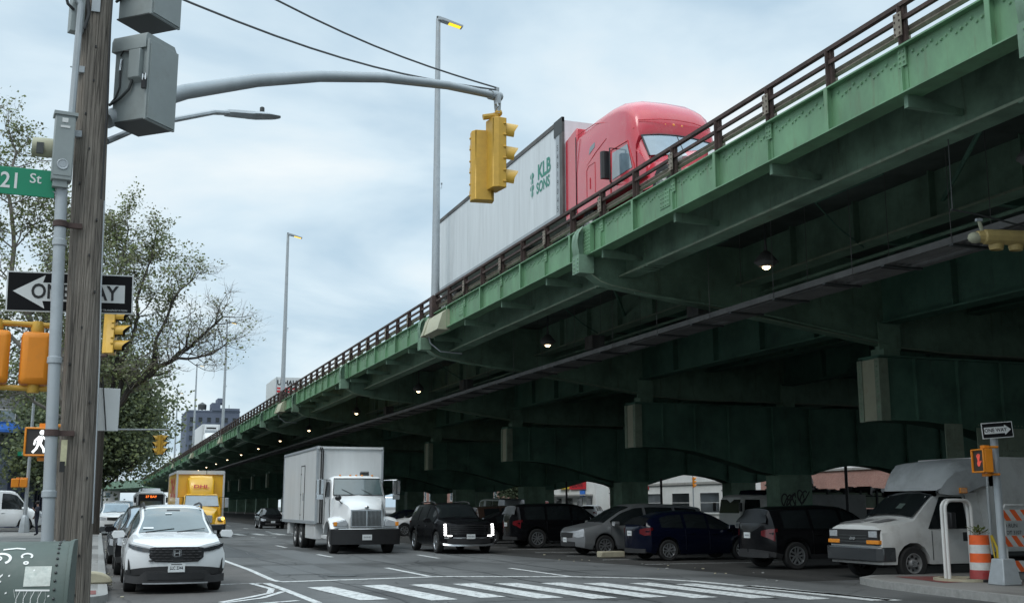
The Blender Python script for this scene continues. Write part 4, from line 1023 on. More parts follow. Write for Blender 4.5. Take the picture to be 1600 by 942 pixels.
# ------------------------------------------------------------------ the white parked SUV in front
t, c = car('white SUV parked at the left kerb with black honeycomb grille and white licence plate', 'suv', M['white_paint'], (1.47, 25.2, 0), NEG, 'parked_suv', 'SUV', glass='glass_light', rim='alloy_dark', face='none', rails=True)
hw, L2 = c.hw, c.L2
g = MB(); c.patch([(-.5, .68, .86), (-.4, .6, .875), (0, .585, .88), (.4, .6, .875), (.5, .68, .86)], M['black'], '', None, 1, .012, g)
for r_ in range(5):
    for k in range(8):
        y = -.46 + k * .115 + (.057 if r_ % 2 else 0); z = .625 + r_ * .052
        if abs(y) < .47 and abs(y) > .07: g.box((c.xs_front(y, z) + .02, y, z), (.03, .098, .014), M['blackmatte'], ry=.5)
g.build('grille', M['black'], t)
e_ = MB(); xe = L2 + .03
for y in (-.045, .045): e_.box((xe, y, .765), (.02, .016, .1), M['chrome'])
e_.box((xe, 0, .765), (.02, .08, .016), M['chrome'])
for y, z, a, d_ in ((0, .832, .13, .006), (0, .698, .11, .006), (-.072, .765, .006, .12), (.072, .765, .006, .12)): e_.box((xe - .005, y, z), (.02, a, d_), M['chrome'])
e_.build('emblem', M['chrome'], t)
for sd in (-1, 1):
    c.patch([(sd * .46, .78, .85), (sd * .62, .79, .885), (sd * .8, .835, .925), (sd * .885, .88, .95)], M['lens_dark'], 'headlight', t, 1, .014)
    c.patch([(sd * .5, .845, .855), (sd * .8, .905, .915), (sd * .87, .935, .945)], M['lens'], 'daytime_lamp', t, 1, .02)
    c.patch([(sd * .83, .40, .46), (sd * .86, .42, .62), (sd * .88, .46, .66)], M['black'], 'side_intake', t, 1, .012)
c.patch([(-.92, .22, .36), (-.74, .2, .335), (-.66, .2, .34), (-.56, .2, .43), (.56, .2, .43), (.66, .2, .34), (.74, .2, .335), (.92, .22, .36)], M['blackmatte'], 'front_bumper', t, 1, .025)
c.patch([(-.52, .27, .40), (.52, .27, .40)], M['black'], 'lower_grille', t, 1, .035)
c.patch([(-.6, .19, .215), (.6, .19, .215)], M['alloy'], 'skid_plate', t, 1, .035)
b = MB(); b.box((L2 + .045, 0, .49), (.015, .31, .16), M['plate_white'])
b.text('LLC 2344', .085, Matrix.Translation((L2 + .054, 0, .485)) @ Matrix.Rotation(PI / 2, 4, 'Z') @ Matrix.Rotation(PI / 2, 4, 'X'), M['navy_paint'], sx=.72, bold=.0015)
b.box((L2 + .054, 0, .555), (.003, .2, .012), M['navy_paint']); b.build('licence_plate', M['plate_white'], t)
b = MB()
b.box((.52, 0, 1.545), (.12, .26, .006), M['black'], ry=.52); b.build('sensor_housing', M['black'], t)
b = MB(); b.box((1.06, -.5, 1.215), (.005, .2, .05), M['plate_white'], ry=-.95); b.box((.66, -.1, 1.5), (.005, .13, .03), M['plate_white'], ry=-.95); b.build('windshield_sticker', parent=t)
for sd in (-1, 1):
    MB().box((-.4, sd * (hw + .0), .42), (1.5, .02, .05), M['blackmatte']).build('side_trim', parent=t)

# the row of cars behind it along the left kerb
g1 = 'cars parked along the left kerb'
car('black crossover parked directly behind the white SUV', 'suv', M['black_paint'], (1.36, 31.0, 0), NEG, 'parked_car', 'car', g1, rim='alloy_dark', glass='glass_blue')
car('dark grey sedan parked third from the front at the left kerb', 'sedan', M['darkgrey_paint'], (1.22, 36.7, 0), NEG, 'parked_car', 'car', g1, glass='glass_blue')
car('white pickup truck parked at the left kerb beneath the trees', 'pickup', M['white_truck'], (1.0, 72.0, 0), NEG, 'pickup_truck', 'pickup', None, rim='alloy_dark', glass='glass_blue')
t3, _ = car('silver sedan in the far traffic right behind the white pickup', 'sedan', M['silver_paint'], (4.0, 96, 0), NEG, 'distant_car', 'car', 'distant cars down the avenue', glass='glass_blue')
t4, _ = car('white van far down the avenue left of the bus', 'van', M['white_truck'], (2.2, 112, 0), NEG, 'distant_van', 'van', 'distant cars down the avenue', glass='glass_blue')
for k, (x, y, src, lab) in enumerate(((1.2, 91, t3, 'small distant silver sedan parked under the trees beyond the white pickup'), (1.3, 103, t3, 'small distant sedan parked by the kerb beyond the crossing'), (4.6, 132, t4, 'small distant white van in the avenue farther than the bus'), (1.2, 124, t3, 'small distant sedan at the end of the kerb row'))):
    dup(src, (x, y, 0), NEG, lab, 'distant cars down the avenue')

# moving cars
t, c = car('small black hatchback driving far behind the white box truck, at its left', 'hatch', M['black_paint'], (12.1, 86.5, 0), NEG - .02, 'moving_car', 'car', None, lamp='lens', rim='alloy', face='generic')
# black SUV with tall LED lamps
t, c = car('large black SUV with lit vertical white headlights in the lane nearest the viaduct', 'bigsuv', M['black_paint'], (12.3, 40.6, 0), NEG, 'moving_suv', 'SUV', None, face='none', rim='alloy', rails=True)
hw, L2 = c.hw, c.L2
for sd in (-1, 1):
    b = MB()
    for k in range(5):
        z = .66 + k * .085
        y = sd * hw * .88
        b.box((c.xs_front(y, z) + .035, y, z), (.03, .085, .06), E_led)
    b.box((c.xs_front(sd * hw * .74, .62) + .03, sd * hw * .74, .625), (.03, .16, .04), E_led)
    b.build('headlight', E_led, t)
g = MB(); c.patch([(-hw * .72, .66, 1.0), (0, .66, 1.02), (hw * .72, .66, 1.0)], M['black'], '', None, 1, .01, g)
for k in range(5): c.patch([(-hw * .7, .68 + k * .065, .705 + k * .065), (hw * .7, .68 + k * .065, .705 + k * .065)], M['black_paint'], '', None, 1, .02, g)
g.build('grille', M['black'], t)
c.patch([(-hw * .8, .36, .54), (0, .35, .55), (hw * .8, .36, .54)], M['blackmatte'], 'lower_grille', t, 1, .012)
c.patch([(-hw * .94, .30, .37), (-hw * .6, .27, .33), (hw * .6, .27, .33), (hw * .94, .30, .37)], M['alloy'], 'skid_plate', t, 1, .03)
c.patch([(-hw * .9, .53, .57), (hw * .9, .53, .57)], M['alloy'], 'bumper_trim', t, 1, .02)
b = MB(); b.box((L2 + .04, 0, .6), (.015, .31, .16), M['plate_white']); b.text('MAX 4044', .08, Matrix.Translation((L2 + .049, 0, .6)) @ Matrix.Rotation(PI / 2, 4, 'Z') @ Matrix.Rotation(PI / 2, 4, 'X'), M['navy_paint'], sx=.72); b.build('licence_plate', M['plate_white'], t)

# cars parked under the viaduct, nose in or out
g2 = 'cars parked under the viaduct'
car('silver minivan with front towards the road, parked behind a concrete wheel stop', 'minivan', M['silver_paint'], (17.6, 36.1, 0), PI, 'parked_minivan', 'minivan', None, rim='alloy')
car('dark navy hatchback with red tail lamp towards the road, overlapping the silver minivan', 'hatch', M['navy_paint'], (17.72, 32.1, 0), 0, 'parked_car', 'car', g2, rim='alloy', tail=M['red_lens'])
car('black SUV with its tail towards the road, next to the white box van', 'suv', M['black_paint'], (18.8, 26.75, 0), 0, 'parked_suv', 'SUV', g2, rim='alloy')
car('low silver car half hidden behind the silver minivan', 'hatch', M['silver_paint'], (19.0, 39.4, 0), PI, 'parked_car', 'car', g2)
car('large black SUV parked tail out, left of the silver cars', 'bigsuv', M['black_paint'], (18.0, 43.4, 0), 0, 'parked_suv', 'SUV', g2)
car('black sedan with a red tail lamp glowing, parked just right of the moving black SUV', 'sedan', M['black_paint'], (17.6, 48.0, 0), 0, 'parked_car', 'car', g2, tail=E_brake)
car('dark brown SUV parked behind the moving black SUV, its rear under the arch opening', 'suv', M['brown_paint'], (19.3, 53.0, 0), 0, 'parked_suv', 'SUV', g2)
car('navy sedan nose out, left of the moving black SUV', 'sedan', M['navy_paint'], (17.2, 66.0, 0), PI, 'parked_car', 'car', g2)
car('white sedan nose out, hidden behind the moving black SUV', 'sedan', M['white_truck'], (17.4, 62.5, 0), PI, 'parked_car', 'car', g2)
car('old grey passenger van parked deep under the viaduct behind the columns', 'van', M['silver_paint'], (24.3, 69.5, 0), PI / 2, 'parked_van', 'van', g2)
car('white van parked on the far street, seen through the arch above the silver minivan', 'van', M['white_truck'], (51.5, 78.0, 0), 1.2, 'parked_van', 'van', None)
car('white minibus seen through the arch right of the moving black SUV', 'van', M['white_truck'], (33.0, 85.6, 0), -PI / 2 - .5, 'parked_van', 'van', None, glass='glass')
car('white SUV on the far street below the red shop sign', 'bigsuv', M['white_truck'], (49.5, 111.0, 0), .9, 'parked_suv', 'SUV', None)
k = 0
for (x, y, sp_, m_, lab) in ((17.5, 82, 'suv', 'darkgrey_paint', 'dark grey SUV under the far viaduct between columns'), (17.5, 88, 'sedan', 'silver_paint', 'dim silver sedan far under the viaduct'), (18, 100, 'minivan', 'silver_paint', 'dim silver minivan under the far viaduct left of the box truck'), (17.5, 106, 'suv', 'white_truck', 'dim white SUV under the far viaduct left of the box truck'), (20, 116, 'van', 'white_truck', 'dim white van farthest under the viaduct')):
    car(lab, sp_, M[m_], (x, y, 0), PI, 'parked_car' if sp_ != 'van' else 'parked_van', 'car', g2)
# white panel van on the side street at far left
t, c = car('white panel van stopped on the side street behind the lamp post at far left', 'panelvan', M['white_truck'], (-6.3, 81.2, 0), 0, 'panel_van', 'van', None, rim='steel'); t.scale = (1.08, 1.08, 1.24)
# ------------------------------------------------------------------ trucks (nose towards +X, origin under the front bumper)
def XT(x, y, z, s=1):   # lettering on a nose (+X face)
    return Matrix.Translation((x, y, z)) @ Matrix.Rotation(PI / 2, 4, 'Z') @ Matrix.Rotation(PI / 2, 4, 'X')
def ST(x, y, z, side=-1):  # lettering on a flank: side -1 is the -Y face
    return Matrix.Translation((x, y, z)) @ Matrix.Rotation(0 if side < 0 else PI, 4, 'Z') @ Matrix.Rotation(PI / 2, 4, 'X')
def quadpanel(b, p, m, out=(0, 0, 0)):
    b.add([tuple(Vector(q) + Vector(out)) for q in p], [(0, 1, 2, 3)], m)

# ---- white conventional box truck
t = thing('box_truck', 'white box truck with long chrome grille driving towards the camera, side door in its box', 'truck', (8.9, 39.45, 0), NEG)
W = M['white_truck']
b = MB()  # box body: x -11.1 .. -3.1
b.bb((-11.1, -1.25, 1.02), (-3.1, 1.25, 3.84), M['box_white']); bx = b.build('box_body', parent=t, bevel=.015)
b = MB()
for sd in (-1, 1):
    b.bb((-11.12, sd * 1.25 - .03, 3.78), (-3.08, sd * 1.25 + .03, 3.87), M['galv']); b.bb((-11.12, sd * 1.25 - .03, .98), (-3.08, sd * 1.25 + .03, 1.1), M['galv'])
    for x in (-11.1, -3.1): b.bb((x - .035, sd * 1.25 - .035, 1.0), (x + .035, sd * 1.25 + .035, 3.87), M['galv'])
b.bb((-3.14, -1.25, 3.78), (-3.04, 1.25, 3.86), M['box_white'])
for k in range(26): b.bb((-10.9 + k * .3, -1.285, 1.04), (-10.88 + k * .3, -1.28, 1.06), M['grey_dark'])
b.build('trim_rail', parent=t)
b = MB()
for y in (-1.12, -1.05): b.tube([(-3.0, y, 1.0), (-3.0, y, 3.7), (-3.05, y - .05, 3.82), (-3.3, y - .1, 3.88)], .028, M['black'], 6)
b.build('exhaust_hose', parent=t)
b = MB(); b.bb((-6.55, -1.265, 1.1), (-5.75, -1.245, 3.2), M['box_white']);
for a in ((-6.58, -6.54), (-5.76, -5.72)): b.bb((a[0], -1.27, 1.08), (a[1], -1.25, 3.22), M['grey_dark'])
b.bb((-6.58, -1.27, 3.2), (-5.72, -1.25, 3.24), M['grey_dark']); b.box((-5.85, -1.29, 2.0), (.03, .05, .3), M['chrome'])
for z in (1.3, 2.1, 2.9): b.box((-6.5, -1.275, z), (.1, .02, .05), M['grey_dark'])
b.build('side_door', parent=t)
b = MB()  # chassis, tool box, mudguards
b.bb((-11, -.45, .62), (-.6, .45, .98), M['blackmatte']); b.bb((-5.5, -1.22, .42), (-3.4, -.5, 1.0), W); b.bb((-5.5, .5, .42), (-3.4, 1.22, 1.0), W)
b.bb((-9.9, -1.23, .5), (-9.4, -.55, 1.0), M['box_white']); b.bb((-9.9, .55, .5), (-9.4, 1.23, 1.0), M['box_white']); b.bb((-3.35, -1.0, .45), (-2.3, -.6, .6), W)
b.build('chassis', parent=t, bevel=.02)
def cabring(x, w0, w1, z0, zm, z1, rnd=.12):
    pts = [(-w0, z0), (-w0, zm), (-w1, z1 - rnd), (-w1 + rnd, z1), (0, z1 + .03), (w1 - rnd, z1), (w1, z1 - rnd), (w0, zm), (w0, z0)]
    return [(x, y, z) for y, z in pts]
b = MB()
b.loft([cabring(-3.0, 1.0, .95, .8, 1.9, 2.62), cabring(-2.6, 1.02, .96, .8, 1.9, 2.7), cabring(-1.95, 1.02, .95, .8, 1.9, 2.72), cabring(-1.82, 1.02, .93, .8, 1.9, 2.66), cabring(-1.5, 1.02, .98, .8, 1.85, 2.02)], W)
b.build('cab', W, t, bevel=.03)
b = MB()
def wsP(u, v):  # windscreen plane on the cab's front slope
    x = lerp(-1.5, -1.82, v); z = lerp(2.02, 2.66, v); return (x + .014 + .035 * (1 - abs(u)), u * lerp(.93, .86, v), z)
b.grid([[wsP(u, v) for u in (-.97, -.6, -.3, 0, .3, .6, .97)] for v in (.06, .35, .65, .93)], M['glass_light']); b.build('windshield', parent=t)
b = MB(); b.tube([wsP(u, v) for u, v in ((-1.0, .03), (-1.0, .96), (1.0, .96), (1.0, .03), (-1.0, .03))], .018, M['black'], 5)
b.tube([(-1.45, -.2, 2.06), (-1.58, -.6, 2.25)], .01, M['black'], 4); b.tube([(-1.45, .5, 2.06), (-1.58, .1, 2.25)], .01, M['black'], 4); b.build('window_seal', parent=t)
for sd in (-1, 1):
    b = MB(); p = [(-2.55, sd * 1.035, 1.95), (-1.75, sd * 1.035, 1.95), (-1.92, sd * .985, 2.52), (-2.55, sd * .985, 2.52)]; quadpanel(b, p, M['glass']); b.build('side_window', parent=t)
    b = MB(); b.tube([(-2.62, sd * 1.03, .95), (-2.62, sd * 1.03, 1.88), (-2.62, sd * .98, 2.58), (-1.9, sd * .98, 2.6)], .012, M['black'], 4); b.tube([(-1.58, sd * 1.03, .95), (-1.6, sd * 1.03, 1.9)], .01, M['black'], 4); b.build('door_seam', parent=t)
    b = MB(); b.bb((-2.5, sd * 1.03 - .02, 1.75), (-2.36, sd * 1.03 + .02, 1.8), M['chrome']); b.build('door_handle', parent=t)
# hood: narrows to the tall grille
b = MB()
def hr(x, w, zt, zb, wt): return [(x, y, z) for y, z in ((-w, zb), (-w, (zt + zb) / 2), (-wt, zt - .1), (-wt * .7, zt - .02), (0, zt + .03), (wt * .7, zt - .02), (wt, zt - .1), (w, (zt + zb) / 2), (w, zb))]
b.loft([hr(-1.6, .95, 2.03, .95, .86), hr(-1.2, .92, 1.96, .9, .8), hr(-.8, .78, 1.86, .85, .7), (hr(-.4, .68, 1.74, .85, .6)), hr(-.16, .64, 1.6, .85, .55), hr(-.1, .6, 1.54, .85, .5)], W)
b.build('hood', W, t)
for sd in (-1, 1):
    b = MB()  # bulging fender
    rings = []
    for a in range(0, 11):
        th_ = R(-8 + 176 * a / 10) ; cx, cz = -.95, .55
        rx, rz_ = .78, .72
        x = cx + rx * math.cos(th_); z = cz + rz_ * math.sin(th_)
        xi = cx + .6 * math.cos(th_); zi = cz + .57 * math.sin(th_)
        rings.append([(x, sd * .5, z), (x + .03 * math.cos(th_), sd * .95, z + .02), (x, sd * 1.14, z - .02), (lerp(x, xi, .4), sd * 1.23, lerp(z, zi, .4)), (xi, sd * 1.23, zi), (xi, sd * .5, zi)])
    b.loft(rings, W); b.build('fender', W, t)
    b = MB(); b.loft([[(-.22, sd * y0, z0) for y0, z0 in ((.66, .93), (1.14, .93), (1.18, 1.08), (.72, 1.2), (.66, 1.1))], [(-.06, sd * y0, z0) for y0, z0 in ((.68, .95), (1.1, .95), (1.13, 1.06), (.74, 1.17), (.68, 1.08))]], M['lens'])
    b.box((-.1, sd * 1.1, 1.03), (.1, .12, .14), M['amber']); b.build('headlight', parent=t, bevel=.01)
    b = MB()  # mirrors on tube arms
    y = sd * 1.42
    b.tube([(-1.75, sd * 1.0, 2.58), (-1.5, y, 2.6), (-1.5, y, 1.95), (-1.7, sd * 1.02, 1.95)], .018, M['chrome'], 6)
    b.box((-1.52, y, 2.33), (.12, .26, .5), M['chrome']); b.box((-1.52, y, 1.97), (.12, .24, .17), M['chrome']); b.box((-1.45, y, 2.33), (.02, .06, .52), M['grey_dark'])
    b.build('mirror', parent=t, bevel=.02)
b = MB(); b.tube([(-.85, -.7, 1.7), (-.85, -.86, 1.86)], .015, M['black'], 5); b.ball((-.85, -.87, 1.93), (.1, .12, .1), M['black']); b.build('hood_mirror', parent=t)
b = MB(); b.bb((-.12, -.56, .92), (-.055, .56, 1.52), M['chrome']); b.bb((-.06, -.52, .96), (-.045, .52, 1.48), M['grey_dark'])
for k in range(22): b.bb((-.046, -.5 + k * .0476, .97), (-.036, -.488 + k * .0476, 1.47), M['chrome'])
for k in range(6): b.bb((-.044, -.51, 1.02 + k * .08), (-.04, .51, 1.03 + k * .08), M['grey_dark'])
b.bb((-.05, -.03, .9), (-.02, .03, 1.52), M['chrome']); b.ball((-.05, 0, 1.6), (.03, .08, .06), M['chrome']); b.build('grille', parent=t, bevel=.008)
b = MB(); b.loft([[(0, y, z) for y, z in ((-1.0, .32), (-1.0, .84), (1.0, .84), (1.0, .32))]] + [[(-.14, y, z) for y, z in ((-1.24, .32), (-1.24, .86), (1.24, .86), (1.24, .32))]] + [[(-.4, y, z) for y, z in ((-1.24, .34), (-1.24, .86), (1.24, .86), (1.24, .34))]], M['black'])
b.bb((-.02, -1.0, .84), (.005, 1.0, .865), M['chrome']); b.build('front_bumper', parent=t, bevel=.03)
b = MB(); b.box((.015, .02, .57), (.012, .34, .19), M['plate_white']); b.text('92419 ML', .08, XT(.023, .02, .57), M['navy_paint'], sx=.8); b.build('licence_plate', parent=t)
for y in (-.6, -.22, 0, .22, .6): MB().box((-1.98, y, 2.76), (.12, .06, .05), M['amber']).build('marker_lamp', parent=t, bevel=.01)
b = MB(); b.box((-2.2, .35, 2.82), (.12, .3, .12), M['grey_dark']); b.tube([(-2.1, .2, 2.76), (-2.1, .2, 2.9), (-2.1, .5, 2.9), (-2.1, .5, 2.76)], .015, M['grey_dark'], 5); b.build('roof_camera', parent=t)
wheel(t, -.95, -.98, .51, .3, 'steel'); wheel(t, -.95, .98, .51, .3, 'steel')
for x in (-6.75, -8.1):
    wheel(t, x, -1.06, .51, .26, 'steel', True); wheel(t, x, 1.06, .51, .26, 'steel', True)

# ---- yellow delivery truck
t = thing('delivery_truck', 'yellow delivery truck with red lettering on its wind deflector, amber lamp glowing', 'truck', (5.2, 61.4, 0), NEG)
Yp = M['yellow_truck']
b = MB(); b.bb((-10.4, -1.24, 1.0), (-3.1, 1.24, 3.5), Yp); b.build('box_body', parent=t, bevel=.02)
b = MB()
for sd in (-1, 1):
    for x in (-3.1, -10.4): b.bb((x - .05, sd * 1.24 - .05, 1.0), (x + .05, sd * 1.24 + .05, 3.5), M['box_white'])
    b.bb((-10.4, sd * 1.24 - .04, 3.42), (-3.1, sd * 1.24 + .04, 3.54), M['box_white'])
b.bb((-3.15, -1.24, 3.36), (-3.02, 1.24, 3.56), M['box_white']); b.bb((-3.05, .28, 3.36), (-3.0, .3, 3.56), M['grey_dark']); b.build('trim_rail', parent=t)
b = MB(); b.text('DHL', 1.5, ST(-6.6, -1.245, 2.6, -1), M['red_mark'], sx=1.4, bold=.04); b.build('side_lettering', parent=t)
b = MB(); b.loft([cabring(-3.05, .98, .92, .7, 1.6, 2.25), cabring(-2.1, .98, .92, .7, 1.6, 2.28), cabring(-2.0, .98, .9, .7, 1.6, 2.22), cabring(-1.55, .98, .94, .7, 1.5, 1.62)], Yp); b.build('cab', parent=t, bevel=.03)
b = MB(); b.loft([[(x, y, z) for y, z in ((-w_, 2.24), (-w_, z1 - .2), (-w_ + .12, z1 - .03), (0, z1), (w_ - .12, z1 - .03), (w_, z1 - .2), (w_, 2.24))] for x, w_, z1 in ((-3.0, .72, 3.3), (-2.7, .7, 3.28), (-2.45, .66, 3.15), (-2.15, .6, 2.6), (-2.05, .58, 2.35))], Yp); b.build('wind_deflector', parent=t)
b = MB(); T = Matrix.Translation((-2.1, -.02, 2.68)) @ Matrix.Rotation(PI / 2, 4, 'Z') @ Matrix.Rotation(R(64), 4, 'X') @ Matrix(((1, .12, 0, 0), (0, 1, 0, 0), (0, 0, 1, 0), (0, 0, 0, 1)))
b.text('DHL', .28, T, M['red_mark'], sx=1.5, bold=.008); b.build('deflector_lettering', parent=t)
def wsD(u, v): return (lerp(-1.55, -2.0, v) + .014 + .03 * (1 - abs(u)), u * lerp(.9, .84, v), lerp(1.62, 2.22, v))
b = MB(); b.grid([[wsD(u, v) for u in (-.97, -.4, 0, .4, .97)] for v in (.04, .5, .94)], M['glass_blue']); b.tube([wsD(u, v) for u, v in ((-1, .02), (-1, .97), (1, .97), (1, .02), (-1, .02))], .02, M['black'], 5); b.build('windshield', parent=t)
for sd in (-1, 1):
    b = MB(); quadpanel(b, [(-2.75, sd * .995, 1.62), (-1.9, sd * .995, 1.62), (-2.05, sd * .95, 2.12), (-2.75, sd * .95, 2.12)], M['glass']); b.build('side_window', parent=t)
    b = MB(); b.tube([(-1.9, sd * .95, 2.1), (-1.6, sd * 1.28, 2.1), (-1.6, sd * 1.28, 1.5), (-1.8, sd * .97, 1.5)], .016, M['black'], 5); b.box((-1.62, sd * 1.28, 1.82), (.1, .2, .5), M['chrome']); b.build('mirror', parent=t, bevel=.02)
    b = MB(); rings = []
    for a in range(0, 9):
        th_ = R(-5 + 170 * a / 8); x = -.85 + .62 * math.cos(th_); z = .5 + .6 * math.sin(th_); xi = -.85 + .52 * math.cos(th_); zi = .5 + .5 * math.sin(th_)
        rings.append([(x, sd * .6, z), (x, sd * 1.08, z), (xi, sd * 1.16, zi), (xi, sd * .6, zi)])
    b.loft(rings, Yp); b.build('fender', parent=t)
    b = MB(); b.ball((-.34, sd * .88, .98), (.12, .18, .13), M['lens']); b.build('headlight', parent=t)
b = MB(); b.ball((-.27, .98, 1.0), (.1, .1, .09), E_amber, 8, 6); b.build('turn_lamp', parent=t)
b = MB(); b.loft([hr(-1.65, .92, 1.63, .7, .84), hr(-1.2, .85, 1.56, .7, .76), hr(-.6, .7, 1.42, .7, .6), hr(-.3, .6, 1.28, .7, .5), hr(-.22, .56, 1.2, .7, .46)], Yp); b.build('hood', parent=t)
b = MB(); b.bb((-.25, -.44, .78), (-.19, .44, 1.16), M['chrome'])
for k in range(7): b.bb((-.19, -.42, .81 + k * .05), (-.18, .42, .83 + k * .05), M['grey_dark'])
b.build('grille', parent=t, bevel=.01)
b = MB(); b.loft([[(0, y, z) for y, z in ((-.9, .4), (-.9, .7), (.9, .7), (.9, .4))], [(-.15, y, z) for y, z in ((-1.14, .4), (-1.14, .72), (1.14, .72), (1.14, .4))], [(-.5, y, z) for y, z in ((-1.14, .42), (-1.14, .72), (1.14, .72), (1.14, .42))]], M['darkgrey_paint']); b.build('front_bumper', parent=t, bevel=.03)
MB().bb((-10.2, -.45, .6), (-.6, .45, 1.0), M['blackmatte']).build('chassis', parent=t)
for x, s_ in ((-.85, .94), (-7.4, 1.05)):
    wheel(t, x, -s_, .47, .27, 'steel', x < -2); wheel(t, x, s_, .47, .27, 'steel', x < -2)

# ---- city bus far down the avenue
t = thing('city_bus', 'dark fronted city bus with glowing orange destination sign', 'bus', (4.6, 112, 0), NEG)
b = MB(); b.loft([[(x, y, z) for y, z in ((-w_, .35), (-w_, z1 - .3), (-w_ + .25, z1), (w_ - .25, z1), (w_, z1 - .3), (w_, .35))] for x, w_, z1 in ((-12, 1.28, 3.0), (-.3, 1.28, 3.0), (-.05, 1.22, 2.9), (0, 1.15, 2.8))], M['box_white']); b.build('body', parent=t)
b = MB(); b.loft([[(x, y, z) for y, z in ((-.9, 3.0), (-.8, z1), (.8, z1), (.9, 3.0))] for x, z1 in ((-9, 3.3), (-1.2, 3.3), (-.6, 3.02))], M['silver_paint']); b.build('roof_pod', parent=t)
b = MB(); b.bb((.0, -1.12, 1.0), (.03, 1.12, 2.75), M['black']); b.add([(.035, -1.0, 1.2), (.035, 1.0, 1.2), (.035, .95, 2.1), (.035, -.95, 2.1)], [(0, 1, 2, 3)], M['glass_light']); b.build('windshield', parent=t)
b = MB(); b.bb((.03, -.85, 2.35), (.045, .85, 2.65), M['black']); b.text('37 BAY', .3, XT(.05, 0, 2.5), E_orange, sx=1.1); b.build('destination_sign', parent=t)
b = MB(); b.bb((0, -1.15, .35), (.06, 1.15, .75), M['box_white']); b.bb((.06, -.4, .5), (.07, .4, .65), M['plate_white']); b.build('front_bumper', parent=t)
for sd in (-1, 1):
    b = MB(); b.tube([(-.1, sd * 1.2, 2.7), (.25, sd * 1.4, 2.5)], .03, M['black'], 5); b.box((.25, sd * 1.42, 2.2), (.1, .22, .5), M['black']); b.build('mirror', parent=t)
    MB().bb((-11.5, sd * 1.285 - .01, 1.4), (-1, sd * 1.285 + .01, 2.4), M['glass']).build('side_window', parent=t)
    for x in (-2.6, -8.5): wheel(t, x, sd * 1.1, .48, .28, 'steel')
    MB().ball((.02, sd * .95, .9), (.05, .14, .09), M['lens']).build('headlight', parent=t)

# ---- trailer and red tractor on the deck
DZ = 9.42
b = MB(); b.bb((12.98, Y0, 9.36), (53.5, Y1, DZ), M['deck']); vpart(b, 'roadway')
t = thing('semi_trailer', 'long white semi trailer with green lettering on the viaduct behind the red cab', 'trailer', (14.38, 31.35, DZ), NEG); t.scale = (1, 1, 1.04)
b = MB(); b.bb((-14.7, -1.28, 1.15), (0, 1.28, 4.1), M['trailer_white']); bx = b.build('box_body', parent=t)
b = MB()
for sd in (-1, 1):
    y = sd * 1.28
    b.bb((-14.72, y - .03, 4.05), (.02, y + .03, 4.19), M['tray']); b.bb((-14.72, y - .03, 1.1), (.02, y + .03, 1.25), M['galv'])
    b.bb((-.52, y - .035, 1.1), (-.22, y + .035, 3.72), M['galv']); b.bb((-.66, y - .045, 3.7), (.02, y + .045, 4.2), M['grey_dark']); b.bb((-.2, y - .04, 1.1), (.03, y + .04, 3.72), M['tray'])
    b.bb((-14.75, y - .04, 1.1), (-14.6, y + .04, 4.1), M['grey_dark'])
    for k in range(28): b.bb((-14.3 + k * .49, y - .0025, 1.25), (-14.29 + k * .49, y + .0025, 4.05), M['trailer_white'])
b.build('trim_rail', parent=t)
b = MB(); num = 'S4819045'
for k, ch in enumerate(num): b.text(ch, .26, ST(-.37, -1.318, 3.3 - k * .275), M['black_mark'])
b.build('trailer_number', parent=t)
b = MB()
b.text('KLB', .68, ST(-1.62, -1.29, 3.0), M['green_mark'], sx=1.0, bold=.022); b.text('SONS', .5, ST(-1.72, -1.29, 2.5), M['green_mark'], sx=.95, bold=.014)
for k in range(4):
    b.ball((-2.72, -1.29, 3.05 - k * .2), (.17 if k % 2 == 0 else .11, .006, .11), M['green_mark'], 12, 6)
b.box((-2.72, -1.297, 2.75), (.04, .004, .9), M['trailer_white']); b.box((-2.72, -1.297, 2.75), (.3, .004, .04), M['trailer_white']); b.build('logo', parent=t)
b = MB(); b.bb((-14, -.5, .9), (-.5, .5, 1.15), M['grey_dark']); b.bb((-4.6, -.9, .3), (-4.4, .9, 1.1), M['grey_dark']); b.build('chassis', parent=t)
for x in (-12.2, -13.5):
    for sd in (-1, 1): wheel(t, x, sd * 1.07, .5, .26, 'steel', True)

t = thing('semi_tractor', 'faded red tractor cab with tall sleeper roof and black mirror up on the viaduct', 'tractor unit', (14.38, 23.7, DZ), NEG); t.scale = (1.02, 1.02, .965)
Rp = M['red_truck']
def cr_(x, w, z0, zb, zt, wt, crown=.12):
    """cab ring: flank to a belt at zb, then leaning in to a rounded roof"""
    r_ = .22
    pts = [(w, z0), (w, zb), (lerp(w, wt, .75), zt - .38), (wt - .05, zt - .2), (wt - r_, zt - .06), (wt * .55, zt + crown * .55), (0, zt + crown)]
    return [(x, -y, z) for y, z in pts] + [(x, y, z) for y, z in pts[-2::-1]]
b = MB()
b.loft([cr_(-6.55, 1.22, .9, 2.3, 3.74, 1.17, .02), cr_(-6.2, 1.24, .9, 2.3, 3.78, 1.17, .03), cr_(-5.2, 1.24, .9, 2.3, 3.8, 1.17, .05), cr_(-4.4, 1.24, .9, 2.2, 3.77, 1.18, .05), cr_(-3.7, 1.24, .9, 2.2, 3.68, 1.18, .06), cr_(-3.2, 1.24, .9, 2.15, 3.52, 1.18, .06), cr_(-2.86, 1.24, .9, 2.1, 3.28, 1.17, .07), cr_(-2.66, 1.23, .9, 2.0, 2.94, 1.15, .07), cr_(-2.56, 1.22, .9, 1.95, 2.56, 1.12, .06), cr_(-2.6, 1.2, .9, 1.8, 2.32, 1.1, .05), cr_(-2.34, 1.18, .9, 1.6, 1.9, 1.08, .03), cr_(-2.1, 1.16, .9, 1.3, 1.5, 1.06, .03)], Rp)
b.build('cab', parent=t)
